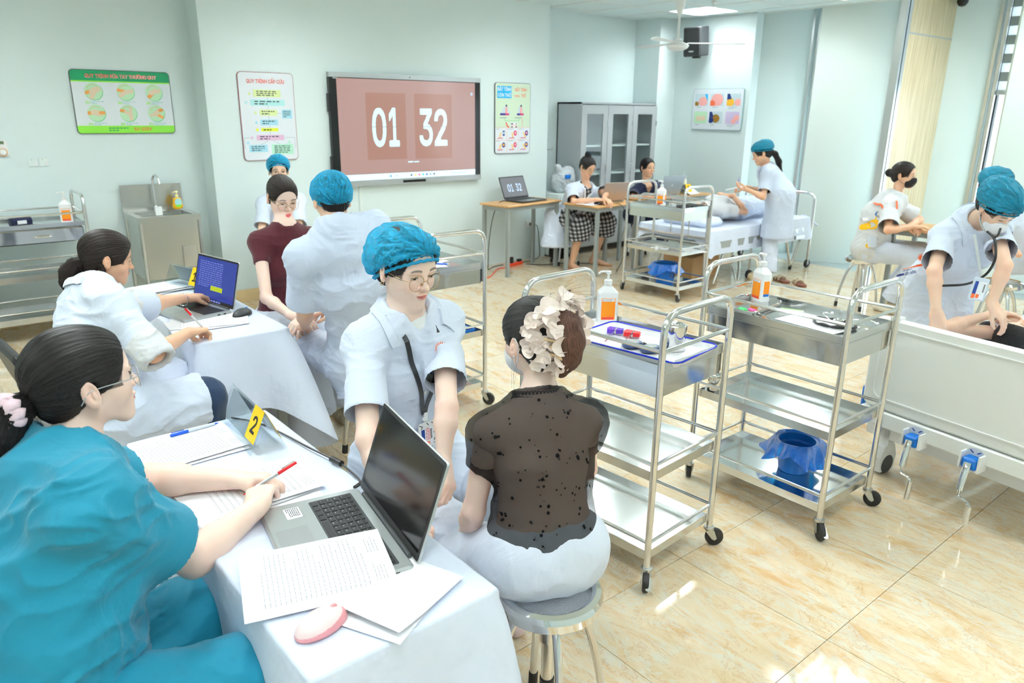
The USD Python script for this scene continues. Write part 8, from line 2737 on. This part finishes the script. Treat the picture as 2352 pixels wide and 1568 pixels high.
for s_ in (-1, 1):
	a = J.pel - J.up * .80 + J.side * s_ * .10
	ft.cone(a - V(0, 0, .01), a - J.up * .05 + V(0, 0, .10), .034, .034, k=.03)
	for i in range(5):
		q = a - J.up * .055 + V(0, 0, .11) + J.side * (i - 2) * .015
		ft.cone(q, q + V(0, 0, .045) - J.up * .005, .012, .009, k=.006)
	ft.cone(a + J.up * .12, a, .036, .034, k=.02)
m = ft.mesh(.006)
g = put('feet', m, M['skin'], t, smooth=True)
primvar(g, 'tint', np.tile(SKIN_T, (len(m.vertices), 1)))
put('pillow', mv(rbox(.34, .58, .09, .08, .035), (6.36, 4.74, .625)), M['cloth'], label='white pillow at the head of the far steel bed', cat='pillow')

# ---- masked girl in white T-shirt
t = person('seated girl in white T-shirt, black face mask and orange lanyard leaning on a desk')
J = Pose(pel=(6.66, 3.02, .55), nek=PD(2058, 455, 6.42), head=PD(2076, 402, 6.38), face=dirv(-82, -4), az=-70, sw=.150, g=1.0, curve=.06)
J.arms(R=dict(el=PD(2040, 528, 6.15), wr=PD(2098, 520, 6.22), hd=unit(V(.5, -.85, .0)), hb=V(0, 0, 1), curl=.5, sleeve=.86),
	   L=dict(el=PD(2112, 505, 6.55), wr=PD(2090, 518, 6.32), hd=unit(V(-.5, -.7, 0)), hb=V(0, 0, 1), curl=.5, sleeve=.8))
J.legs(R=dict(kn=(6.72, 2.62, .52), an=(6.68, 2.80, .09)), L=dict(kn=(7.02, 2.72, .52), an=(7.06, 2.98, .09)))
skin_mesh(J, SKIN_T, LIPN, parent=t, res=.009, hres=.0036, ares=.006)
tn, sf = tee(J, M['tee'], t, 't_shirt', inf=.034, sleeve=.84, sr=(.060, .084), seed=71, res=.008, amp=.010, fr=(6, 6, 8), belly=.4, hollow=False, neck_r=.054)
trousers(J, M['trouser'], t, res=.009, inf=.032)
put('yellow_neckband', tube([J.nek + J.f * .012 + (J.side * math.cos(a) + J.f * math.sin(a)) * .062 + J.up * (.008 - .03 * max(math.sin(a), 0)) for a in np.linspace(0, 2 * np.pi, 36, endpoint=False)], .010, 8, closed=True), M['yellow'], t, smooth=True)
hair_mesh(J, M['hair_b'], t, res=.005, T=(0, -.11, .0), tail=[((0, -.11, .0), .030), ((0, -.128, .005), .034)], fringe=-.004)
put('scrunchie', J.H.mesh(tube([(math.cos(a) * .028, -.112, math.sin(a) * .028) for a in np.linspace(0, 6.28, 30)[:-1]], .010, 8, closed=True)), M['dark_body'], t, smooth=True)
mask(J, t, M['mask_k'])
for pts in (((2050, 452), (2056, 475), (2064, 512)), ((2079, 455), (2076, 478), (2067, 512))):
	P = smooth_path([PD(x, y, 6.1) for x, y in pts], 8)
	q, n = sf.march(P, CF, .012)
	put('lanyard', ribbon(q, n, .016, .0014), M['lan_orange'], t, smooth=40)
q, n = sf.march([PD(2062, 538, 6.0)], CF, .014)
put('badge', frame(rbox(.075, .10, .004, .006), q[0], CR, unit(np.cross(-CF, CR)), -CF), M['clearp'], t)
for k, (x, y, r_, m_) in enumerate(((2062, 497, .040, 'yellow'), (2072, 484, .034, 'yellow'), (2050, 500, .028, 'yellow'), (2068, 474, .022, 'blue'), (2078, 489, .016, 'orange2'), (2047, 484, .018, 'paper'), (2055, 548, .020, 'yellow'))):
	decal('shirt_print', ext(Point(0, 0).buffer(r_, quad_segs=5), .0004 + .0004 * k), PD(x, y, 6.0), CR, CU, CF, sf, M[m_], t, off=.004)
for k, (x, y, a) in enumerate(((6.68, 2.86, -100), (7.08, 2.92, -60))):
	shoe((x, y, .075), dirv(a)[:2], flat('flower_shoe%d' % k, (224, 216, 196), .6), t)
stool('round steel stool under the masked girl', (6.64, 3.06, 0), 15, .46)

# ---- nurse bending over the near bed
t = person('student nurse in blue cap and white mask with stethoscope, bending over the white hospital bed')
J = Pose(pel=PD(2160, 655, 4.15), nek=PD(2240, 505, 3.78), head=PD(2290, 478, 3.62), face=dirv(-112, -42), az=-118, sw=.150, g=.98, curve=.0, head_up=(-.1, -.2, 1))
J.arms(R=dict(el=PD(2146, 622, 3.62), wr=PD(2150, 715, 3.62), hd=unit(V(.1, -.25, -1)), hb=unit(V(-.9, -.5, .1)), curl=.95, thumb=.8, sleeve=.72),
	   L=dict(el=PD(2308, 610, 3.55), wr=PD(2278, 696, 3.60), hd=unit(V(.2, -.5, -.6)), hb=unit(V(-.2, -.6, .7)), curl=.4, thumb=.3, sleeve=.66))
J.legs(R=dict(kn=V(J.pel) + V(-.04, -.02, -.40), an=V(J.pel) * V(1, 1, 0) + V(-.05, .0, .09)), L=dict(kn=V(J.pel) + V(.14, -.06, -.40), an=V(J.pel) * V(1, 1, 0) + V(.16, .0, .09)))
skin_mesh(J, SKIN, LIP, parent=t, res=.008, hres=.0026, ares=.0042, closed=.75, gaze=(0, -.002))
tn, sf = tee(J, M['coat'], t, inf=.022, sleeve=.74, sr=(.056, .072), seed=81, res=.0065, neck_r=.060, vneck=.07, amp=.008, fr=(6, 6, 12), skirt=[(J.pel + V(0, 0, .03), V(J.pel) - V(0, 0, .34), (.178, .145), (.205, .18))])
trousers(J, M['trouser'], t, inf=.03)
collar(J, sf, t, M['coat'])
hair_mesh(J, M['hair'], t, T=(0, -.09, .0))
bouffant(J, t, M['bouffant_d'], front=(.090, .046), back=(-.108, -.040), r=(.108, .124, .098), c=(0, -.032, .050), gather=(0.0, .092, .05), seed=12)
mask(J, t, M['mask_w'])
put('earring', J.H.mesh(trimesh.creation.icosphere(2, .005).apply_translation((.082, -.006, -.040))), M['chrome'], t)
uni_mark(PD(2288, 556, 3.30), 12, sf, t)
tb = [J.H.w((.078, .0, -.03)), PD(2254, 512, 3.56), PD(2268, 532, 3.46), PD(2282, 545, 3.40), PD(2287, 565, 3.38), PD(2284, 600, 3.38), PD(2262, 632, 3.42), PD(2220, 652, 3.50), PD(2162, 656, 3.60)]
sc_ = thing('stethoscope', 'black stethoscope round the neck of the bending student nurse', 'stethoscope')
put('binaural', [tube(smooth_path([J.H.w((.078, .0, -.03)), PD(2252, 510, 3.52), PD(2262, 530, 3.44)], 6), .0032, 8)], M['chrome'], sc_)
put('tubing', tube(smooth_path(tb[2:], 8), .0058, 10), M['black'], sc_)
put('tubing', tube(smooth_path([PD(2282, 545, 3.40), PD(2292, 540, 3.38), PD(2298, 525, 3.40)], 6), .005, 10), M['black'], sc_)
# grey lanyard strap and badge
st0, st1 = PD(2238, 538, 3.50), PD(2254, 640, 3.44)
put('lanyard', ribbon([st0, st0 * .5 + st1 * .5, st1], [-CF] * 3, .014, .0014), M['grey'], t, smooth=30)
by = unit(V(.05, 0, 1) + CR * .12)
bx2 = unit(np.cross(by, -CF))
bn = np.cross(bx2, by)
b_ = thing('identity_badge', 'identity badge hanging beside the bending student nurse', 'badge')
o = PD(2248, 664, 3.43)
Bf = lambda m: frame(m, o, bx2, by, bn)
put('holder', Bf(mv(rbox(.072, .108, .004, .008), (0, 0, 0))), M['clearp'], b_)
put('card', Bf(mv(ext(rr(.056, .082, .003), .0008), (0, -.004, .0022))), M['paper'], b_, smooth=False)
put('card_band', Bf(mv(ext(rr(.016, .060, .002), .0005), (-.019, .006, .0031))), M['navy_print'], b_, smooth=False)
put('card_corner', Bf(mv(ext(rr(.016, .022, .002), .0005), (-.019, -.033, .0031))), M['orange2'], b_, smooth=False)
put('card_photo', Bf(mv(ext(rr(.014, .018, .001), .0005), (.0, -.032, .0031))), M['orange2'], b_, smooth=False)
put('barcode', [Bf(mv(ext(sbox(0, y, .007, y + .0012 * (1 + k % 2)), .0004), (.016, 0, .0031))) for k, y in enumerate(np.arange(-.012, .026, .003))], M['black'], b_, smooth=False, kind='stuff')

# ---- second capped person behind the nurse
t = person('person in white with teal cap seated behind the bending student nurse, mostly hidden')
J = Pose(pel=PD(2325, 575, 5.65), nek=PD(2310, 468, 5.45), head=PD(2290, 425, 5.40), face=dirv(-60, -10), az=-75, sw=.150, g=1.0)
J.arms(R=dict(el=PD(2300, 545, 5.2), wr=PD(2340, 585, 5.1), sleeve=.7), L=dict(el=PD(2380, 545, 5.5), wr=PD(2370, 590, 5.2), sleeve=.7))
k0 = V(J.pel)
J.legs(R=dict(kn=k0 + V(.10, -.38, -.03), an=V(6.12, 1.85, .09) * 0 + V(k0[0] + .10, k0[1] - .30, .09)), L=dict(kn=k0 + V(.34, -.32, -.03), an=V(k0[0] + .34, k0[1] - .20, .09)))
skin_mesh(J, SKIN_T, LIPN, parent=t, res=.011, hres=.0045, ares=.008, hand=False, legs=('R', 'L'))
tee(J, M['coat'], t, inf=.020, sleeve=.7, seed=91, res=.010, hollow=False, thigh=.9, thigh_r=.12)
trousers(J, M['coat_b'], t, res=.012, inf=.03, end=.72)
hair_mesh(J, M['hair'], t, res=.006)
bouffant(J, t, M['bouffant_d'], res=.006, seed=14)
for k, d_ in enumerate(('R', 'L')):
	a = J.leg[d_]['an']
	shoe((a[0], a[1], .075), (.3, -1), M['whitep'], t, name='sandal')
stool('round steel stool under the mostly hidden person with the teal cap', (k0[0], k0[1] + .02, 0), 25, .46)

# ---- patient in the near bed
t, J = lying('dark haired patient lying in the white hospital bed with one arm behind the head', (4.70, 1.00, .64), (1, -.14), SKIN, None, None, PD(2330, 778, 3.80))
J.nek = V(J.H.o) + V(.17, -.02, -.05)
J.sR = J.nek + J.side * .150 - J.up * .07
J.sL = J.nek - J.side * .150 - J.up * .07
J.che = J.pel * .40 + J.nek * .60
hb_ = V(J.H.o)
J.arms(L=dict(el=PD(2165, 752, 3.85), wr=PD(2275, 722, 3.95), hd=unit(V(.75, -.5, .1)), hb=V(0, 0, 1), curl=.3, sleeve=.3),
	   R=dict(el=J.sR + J.side * .12 - J.up * .2, wr=PD(2350, 735, 3.98), hd=unit(V(-.6, .5, .1)), hb=V(0, 0, 1), curl=.4, sleeve=.5))
if np.linalg.norm(J.sL - V(J.arm['L']['el'])) > np.linalg.norm(J.sR - V(J.arm['L']['el'])):
	J.arm['L']['sh'], J.arm['R']['sh'] = J.sR, J.sL
J.legs(R=dict(kn=J.pel - J.up * .42 + J.side * .10, an=J.pel - J.up * .80 + J.side * .10), L=dict(kn=J.pel - J.up * .42 - J.side * .10, an=J.pel - J.up * .80 - J.side * .10))
skin_mesh(J, SKIN, LIPN, parent=t, res=.009, hres=.003, ares=.005, closed=.9, male=True, bust=0)
tee(J, M['coat'], t, 'shirt', inf=.018, sleeve=.35, seed=95, res=.009, hollow=False, bust=0)
trousers(J, M['trouser'], t, res=.011)
hair_mesh(J, M['hair'], t, T=(0, .03, .11), seed=21, vol=.006, res=.004)
